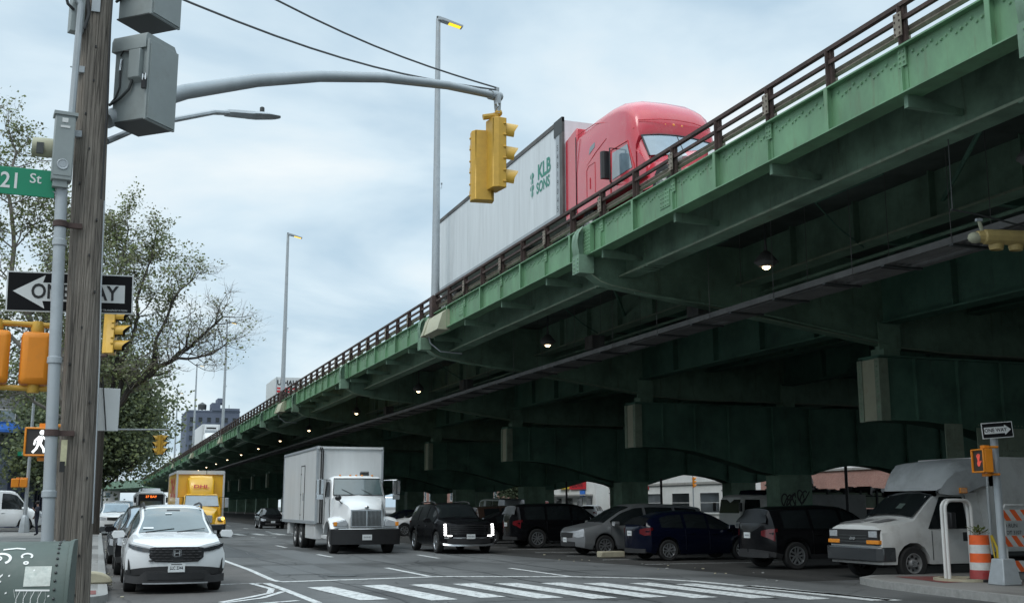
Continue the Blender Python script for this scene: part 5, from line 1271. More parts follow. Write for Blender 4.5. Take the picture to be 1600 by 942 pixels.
b = MB(); b.prism([(-7.46, .9), (-6.57, .9), (-6.57, 3.84), (-7.46, 3.66)], 'y', -1.2, 1.2, Rp); b.build('side_fairing', parent=t, bevel=.04)
b = MB(); b.loft([hr(-2.6, 1.12, 1.5, .6, 1.0), hr(-1.9, 1.1, 1.47, .55, .95), hr(-1.0, 1.04, 1.36, .5, .85), hr(-.4, .95, 1.2, .45, .7), hr(-.1, .8, 1.15, .5, .6)], Rp); b.build('hood', parent=t)
def wsT(u, v):
    x = lerp(-2.1, -2.58, v); w_ = lerp(1.06, 1.05, v); return (x + .05 - .02 * u * u, u * w_, lerp(1.52, 2.3, v) + .06 - .1 * u * u)
b = MB(); b.grid([[wsT(u, v) for u in (-.97, -.8, -.5, -.2, 0, .2, .5, .8, .97)] for v in (.05, .35, .7, .96)], M['glass_blue']); b.build('windshield', parent=t)
b = MB(); b.tube([wsT(u, v) for u, v in [(-1, .03), (-1, .5), (-1, .98), (-.5, .99), (0, .99), (.5, .99), (1, .98), (1, .5), (1, .03)]], .028, M['black'], 5); b.tube([wsT(0, 0), wsT(0, 1)], .015, M['black'], 4); b.build('window_seal', parent=t)
for sd in (-1, 1):
    y = sd * 1.235
    b = MB(); quadpanel(b, [(-4.0, sd * 1.255, 1.35), (-2.75, sd * 1.25, 1.35), (-3.0, sd * 1.255, 2.12), (-3.95, sd * 1.255, 2.15)], M['glass_blue'] if sd < 0 else M['glass']); b.build('side_window', parent=t)
    b = MB(); b.tube([(-4.1, sd * 1.245, .95), (-4.1, sd * 1.25, 1.4), (-4.06, sd * 1.24, 2.26), (-3.0, sd * 1.24, 2.22), (-2.65, sd * 1.235, 1.4), (-2.6, sd * 1.22, .95)], .018, M['red_mark'], 5); b.build('door_frame', parent=t)
    b = MB(); b.tube([(-3.7, sd * 1.2, 2.2), (-3.6, sd * 1.5, 2.16), (-3.6, sd * 1.5, 1.15), (-3.7, sd * 1.2, 1.1)], .022, M['black'], 6); b.loft([[(-3.85 + dx, sd * (1.42 + dy), z) for dx, dy in ((0, 0), (.12, 0), (.15, .08), (.15, .2), (.1, .26), (0, .26))] for z in (1.28, 1.34, 2.04, 2.1)], M['black']); b.build('mirror', parent=t, bevel=.02)
    b = MB(); quadpanel(b, [(-5.6, sd * 1.235, 2.62), (-5.2, sd * 1.225, 2.75), (-5.22, sd * 1.195, 3.1), (-5.55, sd * 1.2, 3.0)], M['glass_light']); quadpanel(b, [(-5.54, sd * 1.2, 3.06), (-5.22, sd * 1.19, 3.16), (-5.3, sd * 1.17, 3.35), (-5.48, sd * 1.175, 3.3)], M['glass_light']); b.build('sleeper_window', parent=t)
    b = MB(); b.tube([(-5.75, y * 1.002, 2.3), (-5.1, y * 1.002, 2.55), (-4.4, y * .99, 2.75)], .008, M['red_mark'], 4); b.tube([(-5.75, sd * 1.243, 1.3), (-5.75, sd * 1.243, 2.15), (-5.6, sd * 1.243, 2.25), (-5.15, sd * 1.243, 2.25), (-5.15, sd * 1.243, 1.3)], .01, M['red_mark'], 4)
    b.tube([(-5.5, sd * 1.245, 1.5), (-5.5, sd * 1.245, 1.85)], .016, M['red_mark'], 4); b.tube([(-6.55, sd * 1.235, 1.0), (-6.55, sd * 1.235, 3.5)], .015, M['black'], 4); b.build('panel_seam', parent=t)
    b = MB(); b.ball((-.75, sd * .88, 1.0), (.3, .15, .16), M['lens']); b.build('headlight', parent=t)
    wheel(t, -1.3, sd * 1.02, .5, .28, 'steel')
    for x in (-5.9, -7.2): wheel(t, x, sd * 1.02, .5, .26, 'steel', True)
b = MB()
for sd in (-1, 1): b.tube([(-6.5, sd * 1.2, 3.56), (-5.2, sd * 1.19, 3.5), (-4.2, sd * 1.19, 3.2), (-3.4, sd * 1.2, 2.75), (-2.7, sd * 1.19, 2.5)], .012, M['red_mark'], 5)
b.tube([(-2.62, -1.1, 2.72), (-2.5, -.5, 2.78), (-2.48, 0, 2.8), (-2.5, .5, 2.78), (-2.62, 1.1, 2.72)], .012, M['red_mark'], 5); b.build('roof_seam', parent=t)
for y in (-.95, -.3, -.05, .2, .95): MB().ball((-2.6 - .06 * abs(y), y, 2.68 - .06 * abs(y)), (.05, .05, .06), M['amber'], 8, 5).build('marker_lamp', parent=t)
b = MB(); b.bb((-.1, -.5, .45), (-.04, .5, 1.1), M['chrome']); b.build('grille', parent=t)
MB().bb((-.3, -1.15, .25), (.05, 1.15, .55), Rp).build('front_bumper', parent=t, bevel=.05)
MB().bb((-8.6, -.45, .6), (-1, .45, .95), M['blackmatte']).build('chassis', parent=t)

# ---- box truck and refrigerated trailer further along the deck
t = thing('rental_truck', 'white box truck with red stripe going along the viaduct behind the second lamp post', 'truck', (15.3, 100, DZ), PI / 2)
MB().bb((0, -1.18, .9), (6.5, 1.18, 3.45), M['box_white']).build('box_body', parent=t)
b = MB(); b.bb((-.012, -1.1, 2.1), (-.004, 1.1, 2.55), M['red_mark']); b.bb((-.014, -1.1, 2.3), (-.006, 1.1, 2.38), M['box_white']); b.bb((-.03, 1.13, .9), (0, 1.2, 3.45), M['galv']); b.bb((-.03, -1.2, .9), (0, -1.13, 3.45), M['galv'])
b.build('rear_stripe', parent=t)
b = MB(); b.text('U-HAUL', .62, Matrix.Translation((-.02, .1, 2.95)) @ Matrix.Rotation(-PI / 2, 4, 'Z') @ Matrix.Rotation(PI / 2, 4, 'X'), M['black_mark'], sx=.9, bold=.02); b.build('rear_lettering', parent=t)
b = MB(); b.loft([cabring(6.5, 1.0, .95, .6, 1.6, 2.3), cabring(7.6, 1.0, .95, .6, 1.6, 2.3), cabring(8.2, 1.0, .95, .6, 1.5, 1.6)], M['white_truck']); b.build('cab', parent=t)
for x in (1.6, 7.8):
    for sd in (-1, 1): wheel(t, x, sd * .98, .42, .26, 'steel')
t = thing('refrigerated_trailer', 'white refrigerated trailer with cooling unit far along the viaduct before the slate building', 'trailer', (14.9, 171, DZ), NEG)
MB().bb((-14, -1.28, 1.1), (0, 1.28, 4.05), M['box_white']).build('box_body', parent=t)
b = MB(); b.bb((0, -1.0, 2.1), (.4, 1.0, 3.9), M['white_truck']); b.bb((.4, -.7, 3.35), (.42, .7, 3.6), M['black']); b.bb((.4, -.85, 2.2), (.415, .85, 3.2), M['galv']); b.build('cooling_unit', parent=t, bevel=.08)
b = MB(); b.loft([cabring(.9, 1.2, 1.1, .9, 2, 2.6), cabring(3, 1.2, 1.1, .9, 2, 2.6), cabring(3.6, 1.1, 1.0, .8, 1.6, 1.8)], M['white_truck']); b.build('cab', parent=t)
for x in (-12, 2.5):
    for sd in (-1, 1): wheel(t, x, sd * 1.05, .5, .26, 'steel')

# ---- old white cutaway van with a raised box, nose to the street
t = thing('box_van', 'grubby white cutaway van with peeling hood and raised grey box, parked by the traffic island', 'van', (17.3, 22.15, 0), PI)
V = M['van_white']
b = MB()
def vr(x, w, z0, zb, zt, wt): return [(x, y, z) for y, z in ((-w, z0), (-w * 1.01, (z0 + zb) / 2), (-w, zb), (-wt, zt - .06), (-wt * .8, zt), (0, zt + .03), (wt * .8, zt), (wt, zt - .06), (w, zb), (w * 1.01, (z0 + zb) / 2), (w, z0))]
Ra = .46
def vz0(x):
    return max(.36, .38 + math.sqrt(max(0, Ra * Ra - x * x))) if abs(x) < Ra else .36
st = [(.84, .86, .98, 1.1, .78), (.8, .94, 1.05, 1.2, .86), (.6, .98, 1.06, 1.26, .88), (.46, .99, 1.07, 1.28, .88), (.44, .99, 1.07, 1.285, .88), (.38, .99, 1.07, 1.29, .88), (.25, .995, 1.08, 1.31, .88), (.1, 1, 1.08, 1.33, .88), (-.1, 1, 1.09, 1.36, .88), (-.15, 1, 1.1, 1.38, .88), (-.3, 1, 1.1, 1.52, .86), (-.44, 1, 1.1, 1.65, .84), (-.47, 1, 1.1, 1.68, .84), (-.7, 1, 1.1, 1.87, .82), (-.85, 1, 1.1, 1.96, .8), (-1.1, 1, 1.1, 2.02, .8), (-2.05, 1, 1.1, 2.02, .8)]
b.loft([vr(x, w_, vz0(x), zb, zt, wt) for x, w_, zb, zt, wt in st], V); b.build('cab', parent=t)
b = MB(); b.loft([[(x, y, z) for y, z in ((-.75, z0), (-.6, z0 + .015), (-.15, z0 + .022), (.1, z0 + .02))] for x, z0 in ((.7, 1.245), (.5, 1.287), (.3, 1.31), (.2, 1.325))], M['peel'], closed=False, caps=False)
b.grid([[(x, y, z) for y, z in ((.3, z0 + .02), (.62, z0 + .012))] for x, z0 in ((.62, 1.262), (.4, 1.3), (.1, 1.345))], M['peel']); b.build('peeled_paint', parent=t)
def wsV(u, v): return (lerp(-.12, -.86, v) + .02, u * lerp(.86, .8, v), lerp(1.395, 1.965, v) + .02 + .04 * (1 - u * u) - .035 * u ** 4)
b = MB(); b.grid([[wsV(u, v) for u in (-.97, -.5, 0, .5, .97)] for v in (.02, .35, .7, .98)], M['glass']); b.add([wsV(.1, .25), wsV(.35, .25), wsV(.35, .45), wsV(.1, .45)], [(0, 1, 2, 3)], M['mailbox']); b.build('windshield', parent=t)
for sd in (-1, 1):
    b = MB(); quadpanel(b, [(-.42, sd * 1.012, 1.14), (-1.55, sd * 1.012, 1.14), (-1.55, sd * .87, 1.86), (-.9, sd * .87, 1.86)], M['glass']); b.build('side_window', parent=t)
    b = MB(); b.tube([(-.52, sd * 1.012, .45), (-.52, sd * 1.012, 1.1)], .008, M['grey_dark'], 4); b.tube([(-1.65, sd * 1.012, .45), (-1.65, sd * 1.012, 1.1), (-1.62, sd * .87, 1.9)], .008, M['grey_dark'], 4)
    b.box((-1.45, sd * 1.02, .96), (.12, .02, .2), M['black']); b.build('door_seam', parent=t)
    b = MB(); b.box((-.9, sd * 1.2, 1.33), (.14, .22, .36), M['black']); b.box((-.85, sd * 1.07, 1.25), (.06, .2, .05), M['black']); b.build('mirror', parent=t, bevel=.03)
b = MB(); b.bb((.78, -.9, .78), (.88, .9, 1.12), M['blackmatte'])
for z in (.83, .9, .97): b.bb((.88, -.5, z), (.89, .5, z + .025), M['grey_dark'])
b.build('grille', parent=t, bevel=.02)
b = MB(); q = .07
b.add([(.9, y, z) for y, z in ((-.13, -.02 + .92), (-.045, .965), (-.02, .945), (.09, .955), (.13, .92), (.045, .875), (.02, .895), (-.09, .885))], [tuple(range(8))], M['chrome']); b.build('emblem', parent=t)
for sd in (-1, 1):
    b = MB(); b.bb((.82, sd * .58, .95), (.895, sd * .87, 1.09), M['lens']); b.build('headlight', parent=t, bevel=.01)
    b = MB(); b.bb((.78, sd * .5, .8), (.9, sd * .93, .89), M['amber']); b.build('turn_lamp', parent=t, bevel=.01)
b = MB(); b.loft([[(x, y, z) for y, z in ((-w_, .42), (-w_, .74), (w_, .74), (w_, .42))] for x, w_ in ((.5, 1.02), (.82, 1.02), (.95, .9), (.98, .7))], M['darkgrey_paint']); b.build('front_bumper', parent=t, bevel=.03)
b = MB()  # raised fibreglass nose and box
def br(x, w, z0, z1): return [(x, y, z) for y, z in ((-w, z0), (-w, z1 - .25), (-w + .18, z1 - .03), (0, z1), (w - .18, z1 - .03), (w, z1 - .25), (w, z0))]
b.loft([br(-.78, .92, 2.0, 2.12), br(-.86, 1.0, 1.92, 2.3), br(-1.0, 1.06, 1.9, 2.5), br(-1.2, 1.12, 1.9, 2.66), br(-1.5, 1.15, 1.95, 2.72), br(-1.9, 1.17, 2.1, 2.76), br(-2.25, 1.17, 2.1, 2.78)], M['fibre']); b.build('nose_cap', parent=t)
b = MB(); b.bb((-6.6, -1.17, .6), (-2.05, 1.17, 2.78), V); b.bb((-2.1, -1.19, .55), (-2.02, -1.13, 2.6), M['box_white']); b.bb((-2.1, 1.13, .55), (-2.02, 1.19, 2.6), M['box_white']); b.bb((-6.6, -1.2, .5), (-2.1, 1.2, .62), M['grey_dark'])
b.build('box_body', parent=t, bevel=.03)
b = MB(); b.box((-1.35, 1.165, 2.0), (.2, .06, .13), M['amber']); b.build('marker_lamp', parent=t, bevel=.01)
b = MB(); b.text('CBO RUN', .13, ST(-2.55, 1.178, 1.2, 1), M['black_mark']); b.text('USDOT 3107', .12, ST(-2.6, 1.178, 1.04, 1), M['black_mark']); b.text('OPTO', .12, ST(-3.7, 1.178, 1.2, 1), M['black_mark']); b.build('side_lettering', parent=t)
for sd in (-1, 1): wheel(t, 0, sd * .87, .38, .24, 'steel'); wheel(t, -3.9, sd * .9, .38, .22, 'steel', True)
MB().bb((-6.4, -.5, .3), (.5, .5, .6), M['blackmatte']).build('chassis', parent=t)

# ---- cab-over truck and stake-bed truck among the columns
t = thing('cabover_truck', 'pale cab-over truck parked behind the graffitied column', 'truck', (28.2, 47.4, 0), PI)
b = MB(); b.loft([cabring(-1.8, 1.0, .95, .55, 1.25, 2.15), cabring(-.35, 1.0, .95, .55, 1.25, 2.15), cabring(-.12, 1.0, .93, .55, 1.2, 2.05), cabring(0, .98, .93, .55, 1.1, 1.3)], V); b.build('cab', parent=t, bevel=.04)
b = MB(); b.grid([[(lerp(.0, -.13, v) + .015, u * .9, lerp(1.28, 2.03, v)) for u in (-1, 0, 1)] for v in (.05, .9)], M['glass']); b.build('windshield', parent=t)
for sd in (-1, 1):
    b = MB(); quadpanel(b, [(-.2, sd * 1.005, 1.25), (-1.1, sd * 1.005, 1.25), (-1.1, sd * .965, 1.95), (-.3, sd * .965, 1.95)], M['glass']); b.build('side_window', parent=t)
    MB().box((.1, sd * 1.2, 1.6), (.1, .16, .4), M['black']).build('mirror', parent=t, bevel=.02)
    wheel(t, -.7, sd * .85, .4, .22, 'steel'); wheel(t, -5, sd * .85, .4, .22, 'steel')
    MB().bb((.0, sd * .6, .7), (.03, sd * .9, .85), M['lens']).build('headlight', parent=t)
MB().bb((-7, -1.1, .8), (-2.0, 1.1, 2.2), M['fibre']).build('box_body', parent=t, bevel=.03)
t = thing('stake_bed_truck', 'stake-bed truck heaped with dark rubble, parked between the columns before the brick building', 'truck', (31.4, 48.4, 0), PI)
b = MB(); b.bb((-8.2, -1.2, 1.25), (-.2, 1.2, 1.5), M['navy_paint']); b.bb((-8.2, -1.2, .8), (-.2, -1.1, 1.25), M['navy_paint']); b.text('USDOT', .22, ST(-1.6, 1.21, 1.37, 1), M['white_mark']); b.text('DUMP', .22, ST(-4.0, 1.21, 1.37, 1), M['white_mark']); b.build('flat_bed', parent=t)
b = MB()
for sd in (-1, 1):
    for k in range(9): b.bb((-8.15 + k * .98, sd * 1.18 - .05, 1.5), (-8.05 + k * .98, sd * 1.18 + .05, 2.42), M['blackmatte'])
    b.bb((-8.15, sd * 1.16 - .025, 1.55), (-.25, sd * 1.16 + .025, 2.3), M['green_pale']); b.bb((-8.15, sd * 1.2 - .01, 2.1), (-.25, sd * 1.2 + .01, 2.16), M['blackmatte'])
b.bb((-.3, -1.15, 1.5), (-.2, 1.15, 2.5), M['navy_paint']); b.build('stake_side', parent=t)
b = MB(); rnd = random.Random(3)
for k in range(60):
    x = -rnd.uniform(.4, 8); b.box((x, rnd.uniform(-1, 1), 2.15 + rnd.uniform(0, .25) + (.5 if -2.0 < x < -.7 else 0)), (rnd.uniform(.3, .8), rnd.uniform(.3, .7), rnd.uniform(.15, .4)), M['black'], rz=rnd.uniform(0, 3), rx=rnd.uniform(-.5, .5))
b.bb((-8, -1.1, 1.6), (-.4, 1.1, 2.15), M['black']); b.build('rubble', parent=t)
b = MB(); b.loft([cabring(.1, 1.1, 1.0, .7, 1.6, 2.4), cabring(1.4, 1.1, 1.0, .7, 1.6, 2.4), cabring(1.7, 1.1, 1.0, .7, 1.4, 1.5), cabring(2.4, 1.0, .9, .7, 1.1, 1.25)], M['navy_paint']); b.build('cab', parent=t)
for x in (1.4, -5.6, -6.9):
    for sd in (-1, 1): wheel(t, x, sd * 1.0, .48, .26, 'steel')
# ------------------------------------------------------------------ utility pole and what hangs on it
def along(a, c, t): return tuple(lerp(a[i], c[i], t) for i in range(3))
PA, PB = (-.15, 10.7, .1), (-.37, 10.7, 8.6)
t = thing('utility_pole', 'weathered grey wooden utility pole standing at the near corner', 'utility pole', (0, 0, 0))
b = MB(); rnd = random.Random(5); rings = []
for i in range(40):
    p = along(PA, PB, i / 39); rr = lerp(.15, .138, i / 39)
    rings.append([(p[0] + rr * (1 + .02 * math.sin(7 * a_ + i * .1)) * math.cos(2 * PI * a_ / 20), p[1] + rr * (1 + .02 * math.sin(5 * a_)) * math.sin(2 * PI * a_ / 20), p[2]) for a_ in range(20)])
b.loft(rings, M['wood'])
b.build('post', parent=t)
b = MB()
for z in (6.05, 5.62, 5.0): 
    p = along(PA, PB, (z - .1) / 8.5); b.box((p[0] - .12, p[1] - .1, z), (.09, .05, .06), M['galv']); b.tube([(p[0] - .2, p[1] - .1, z + .02), (p[0] - .1, p[1] - .12, z)], .008, M['galv'], 5)
b.build('clamp', parent=t)
b = MB(); p = along(PA, PB, .72); b.box((p[0] + .0, p[1] - .146, 6.32), (.075, .012, .26), M['galv'])
for q in range(16):
    z = .9 + q * .33; p = along(PA, PB, (z - .1) / 8.5); b.box((p[0] + rnd.uniform(-.1, .1), p[1] - .125, z), (.012, .05, .02), M['black'])
b.build('pole_tag', parent=t)
b = MB()
b.tube([(-.17, 10.58, 6.6), (-.17, 10.57, 5.9), (-.15, 10.57, 5.2), (-.15, 10.57, 4.4)], .008, M['black'], 5)
b.tube([(-.12, 10.62, 4.4), (-.1, 10.62, 3.6), (-.07, 10.62, 2.9), (-.04, 10.62, 1.5)], .007, M['galv'], 5)
b.tube([(-.3, 10.6, 3.5), (-.27, 10.58, 2.2), (-.25, 10.6, .3)], .01, M['galv'], 5)
b.build('ground_wire', parent=t)

t = thing('conduit_riser', 'grey steel conduit pipe strapped to the wooden pole with brown bands', 'conduit', (-.37, 10.5, .13))
A, B_ = (-.355, 10.5, .1), (-.487, 10.5, 4.5)
MB().tube([A, along(A, B_, .5), B_], .052, M['galv'], 14).build('pipe', parent=t, loc=(.37, -10.5, -.13))
b = MB()
for z in (4.12, 2.27):
    b = MB(); p = along(A, B_, (z - .1) / 4.4); b.lathe([(.056, -.03), (.062, -.025), (.062, .025), (.056, .03)], (p[0], p[1], z), n=14, m=M['rust']); b.box((p[0] + .11, p[1] + .03, z), (.15, .04, .045), M['rust']); b.build('strap', parent=t, loc=(.37, -10.5, -.13))
for z in (3.95, 1.75, 2.9): 
    p = along(A, B_, (z - .1) / 4.4); MB().lathe([(.056, -.03), (.062, -.025), (.062, .025), (.056, .03)], (p[0], p[1], z), n=14, m=M['galv']).build('coupling', parent=t, loc=(.37, -10.5, -.13))
b = MB(); b.box((-.31, 10.45, 2.1), (.05, .01, .22), M['sticker_tan']); b.box((-.315, 10.44, 1.98), (.04, .01, .09), M['black_mark']); b.build('sticker', parent=t, loc=(.37, -10.5, -.13))

t = thing('meter_box', 'narrow grey electric box on top of the conduit beside the wooden pole', 'electric box', (-.495, 10.46, 4.5), .12)
MB().bb((-.085, -.07, 0), (.085, .07, .62), M['grey_paint']).build('case', parent=t, bevel=.008)
b = MB(); b.bb((-.1, -.085, .6), (.1, .08, .63), M['grey_paint']); b.bb((-.075, -.075, .04), (.075, -.069, .58), M['grey_paint']); b.lathe([(.05, -.078), (.045, -.082), (.03, -.078), (.028, -.08), (.001, -.08)], (0, 0, .14), 'y', 18, M['galv'], caps=False)
b.bb((-.03, -.08, .53), (.02, -.076, .57), M['sign_white']); b.bb((-.04, -.08, .48), (.04, -.076, .5), M['sign_white']); b.bb((-.07, -.05, -.06), (.05, .05, 0), M['grey_paint']); b.build('cover', parent=t)
b = MB(); b.tube([(.05, .0, .63), (.06, .0, 1.7), (.02, 0, 1.75)], .03, M['galv'], 8); b.tube([(.09, -.05, 1.9), (.13, -.06, 1.6), (.1, -.05, 1.45)], .016, M['black'], 6); b.build('conduit', parent=t)
t = thing('camera_housing', 'pale round detector housing poking out left of the narrow electric box', 'detector', (-.66, 10.6, 4.84))
b = MB(); b.lathe([(.001, -.1), (.085, -.1), (.09, 0), (.085, .14), (.001, .14)], (0, 0, 0), 'x', 16, M['tan']); b.build('housing', parent=t)
MB().box((-.03, -.08, -.03), (.06, .03, .1), M['grey_dark']).build('lens_hood', parent=t)
t = thing('junction_box', 'small grey junction box clipped high on the left of the wooden pole', 'junction box', (-.47, 10.55, 5.95), .3)
b = MB(); b.bb((-.06, -.05, 0), (.06, .05, .34), M['grey_paint']); b.bb((-.066, -.056, .33), (.066, .05, .36), M['grey_paint']); b.build('case', parent=t, bevel=.006)
b = MB(); b.tube([(-.04, -.05, .2), (-.1, -.06, .24), (-.12, -.05, .32)], .014, M['black'], 6); b.tube([(0, -.055, .06), (.04, -.06, .16), (.0, -.058, .24)], .005, M['black'], 4); b.build('cable', parent=t)

def cabinet(z, label, full=True):
    t = thing('signal_cabinet', label, 'signal cabinet', (.16, 10.86, z), R(-42) , None)
    h = .8
    b = MB(); b.bb((-.19, -.19, 0), (.2, .19, h), M['grey_paint']); b.build('case', parent=t, bevel=.006)
    b = MB(); b.prism([(-.22, h - .1), (.225, h - .1), (.225, h), (.19, h + .05), (-.2, h + .05), (-.22, h)], 'x', -.215, .19, M['grey_paint']); b.build('lid', parent=t)
    b = MB(); b.bb((.2, -.21, -.015), (.225, .21, h - .02), M['grey_paint']); b.bb((.225, -.19, .0), (.235, .19, h - .06), M['grey_paint']); b.bb((-.2, -.2, -.012), (.2, .2, 0), M['grey_dark'])
    b.box((.2, -.225, .33), (.04, .03, .1), M['black']); b.tube([(.19, -.235, .36), (.19, -.235, .42), (.22, -.235, .42), (.22, -.235, .36)], .008, M['chrome'], 5); b.build('door', parent=t)
    b = MB(); b.bb((.02, -.25, .4), (.15, -.19, .68), M['grey_paint']); b.prism([(-.25, .4), (-.19, .4), (-.19, .36)], 'x', .02, .16, M['grey_paint']); b.build('side_box', parent=t, bevel=.005)
    b = MB()
    b.tube([(-.12, -.2, .66), (-.06, -.23, .69), (0, -.21, .68)], .008, M['black'], 5)
    b.tube([(-.1, -.2, .62), (-.1, -.215, .5)], .014, M['chrome'], 8); b.tube([(-.1, -.215, .5), (-.1, -.21, .34), (-.14, -.21, .24), (-.2, -.2, .2)], .009, M['black'], 6)
    b.tube([(.06, -.22, .4), (.02, -.22, .3), (-.08, -.22, .22), (-.22, -.2, .18)], .014, M['grey_dark'], 8)
    b.build('cable', parent=t)
    return t
cabinet(5.22, 'large grey signal cabinet with padlock and cables on the wooden pole, fully visible')
cabinet(6.27, 'upper grey signal cabinet on the wooden pole, cut by the top edge of the photo')

# mast arm with its stay cables
arm = [(-.16, 10.83, 5.24), (.2, 11.12, 5.55), (.58, 11.42, 5.83), (1.35, 12.03, 6.28), (2.17, 12.67, 6.68), (3.12, 13.42, 7.07), (4.24, 14.31, 7.44), (5.22, 15.09, 7.69)]
t = thing('mast_arm', 'long curved grey mast arm reaching from the wooden pole over the street', 'mast arm', arm[0])
o_ = tuple(-v for v in arm[0])
MB().tube(arm, [.085, .082, .08, .076, .07, .065, .06, .055], M['galv'], 14).build('tube', parent=t, loc=o_)
b = MB(); b.tube([(5.1, 15.0, 7.66), (5.3, 15.16, 7.71)], .075, M['galv'], 12); b.tube([(5.24, 15.1, 7.66), (5.25, 15.1, 7.5)], .05, M['galv'], 8); b.box((5.24, 15.1, 7.78), (.06, .06, .08), M['galv']); b.build('end_clamp', parent=t, loc=o_)
for z, zp, lab in ((7.8, 6.78, 'lower grey stay cable from the wooden pole to the mast arm tip'), (7.83, 7.42, 'upper grey stay cable from the wooden pole to the mast arm tip')):
    pts = [along((-.3, 10.8, zp), (5.28, 15.13, z), q / 12) for q in range(13)]; pts = [(x, y, zz - .22 * math.sin(PI * q / 12)) for q, (x, y, zz) in enumerate(pts)]
    tag(MB().tube(pts, .013, M['wire'], 6).build('stay_cable'), lab, 'cable')
# small street lamp on the pole
arm2 = [(-.14, 10.8, 5.02), (.2, 11.5, 5.45), (.72, 12.51, 5.95), (1.0, 13.15, 6.25), (1.23, 13.68, 6.45)]
t = thing('street_lamp', 'grey cobra-head street lamp on a thin arm below the mast arm', 'street lamp', arm2[0]); o_ = tuple(-v for v in arm2[0])
MB().tube(arm2, .032, M['galv'], 8).build('arm', parent=t, loc=o_)
b = MB(); u = Vector((1.77 - 1.23, 14.1 - 13.68, .16)); L_ = u.length; u.normalize(); a0 = Vector((1.2, 13.66, 6.44)); s_ = u.cross(Vector((0, 0, 1))).normalized(); up = s_.cross(u)
def lampring(q, w_, h_): c_ = a0 + u * q; return [tuple(c_ + s_ * (w_ * math.cos(k * PI / 4)) + up * (h_ * math.sin(k * PI / 4))) for k in range(8)]
b.loft([lampring(q, w_, h_) for q, w_, h_ in ((-.05, .03, .03), (.0, .07, .05), (.36, .085, .055), (.4, .12, .05), (.6, .15, .045), (.85, .1, .03), (.93, .03, .015))], M['galv']); b.build('lamp_head', parent=t, loc=o_)
b = MB(); b.lathe([(.03, 0), (.03, .07), (.02, .08)], tuple(a0 + u * .62 + up * .04), n=8, m=M['grey_dark']); b.build('photocell', parent=t, loc=o_)

# ------------------------------------------------------------------ signals
def signal_head(name_parent, colour, sec=.355, n=3, w=.34, lit=None):
    """a three-lens head facing -Y, hung from the top (z = 0)"""
    h = sec * n; b = MB()
    b.loft([[(x, y, z) for x, y in ((-w / 2, .0), (-w / 2, .13), (-w / 2 + .05, .2), (w / 2 - .05, .2), (w / 2, .13), (w / 2, .0))] for z in (-h, -h + .01, -.01, 0)], colour)
    for k in range(n):
        for sx in (-1, 1):
            for zz in (.09, .26): b.box((sx * w / 2, .03, -k * sec - zz), (.03, .05, .03), colour)
    hs = b.build('housing', parent=name_parent, bevel=.012)
    for k in range(n):
        zc = -sec * (k + .5); b = MB(); r = sec * .43
        rows = []
        for q in range(17):
            a = R(-35 + 250 * q / 16); rows.append([(r * math.cos(a), 0, zc + r * math.sin(a)), (r * math.cos(a), -.14 - .12 * max(0, math.sin(a)), zc + r * math.sin(a))])
        rows2 = [[(p[0] * .95, p[1], zc + (p[2] - zc) * .95) for p in r_] for r_ in rows]
        b.grid(rows, colour); b.grid(rows2, M['black']); b.grid([[a_[1] for a_ in rows], [a_[1] for a_ in rows2]], colour); b.build('visor', parent=name_parent)
        b = MB(); b.lathe([(.001, -.03), (r * .6, -.024), (r * .92, -.004)], (0, 0, zc), 'y', 16, (lit[k] if lit and lit[k] else M['sig_dark']), caps=False); b.build('lens', parent=name_parent)
    return hs
t = thing('traffic_signal', 'yellow traffic signal with visors to the right, hung at the mast arm tip', 'traffic signal', (5.28, 15.0, 7.27), R(98)); signal_head(t, M['sig_yellow'])
b = MB(); b.tube([(0, .1, 0), (0, .1, .1)], .05, M['sig_yellow'], 10); b.ball((0, .05, .12), .06, M['sig_yellow']); b.tube([(0, .1, .07), (.05, .28, .03)], .045, M['sig_yellow'], 8); b.build('bracket', parent=t)
b = MB(); b.tube([(-.02, .06, .1), (-.02, .05, .4)], .035, M['galv'], 8); b.box((-.03, .08, .3), (.1, .06, .12), M['galv']); b.tube([(.1, .05, .32), (.08, .05, .12), (.02, .05, .14)], .012, M['galv'], 6); b.tube([(-.06, .1, .25), (-.12, .12, .17), (-.06, .14, .12)], .014, M['galv'], 6); b.build('hanger', parent=t)
t = thing('traffic_signal', 'yellow traffic signal seen from behind, left of the pair at the mast arm tip', 'traffic signal', (5.05, 15.25, 7.12), R(172)); signal_head(t, M['sig_yellow'])
# signal behind the one way sign
t = thing('traffic_signal', 'small yellow signal in side view under the right end of the large one way sign', 'traffic signal', (.1, 20.9, 5.1), R(78)); signal_head(t, M['sig_yellow'], .27, 3, .27)
MB().tube([(-.1, .1, -.85), (.0, .55, -.88)], .03, M['rust'], 6).build('bracket', parent=t)
t = thing('signal_post', 'grey signal post hidden behind the wooden pole on the far corner', 'signal post', (-.42, 21.0, .13))
MB().tube([(0, 0, 0), (0, 0, 5.6)], .07, M['galv'], 12).build('post', parent=t); MB().lathe([(.2, 0), (.16, .35), (.08, .4)], (0, 0, 0), n=8, m=M['galv']).build('base', parent=t)

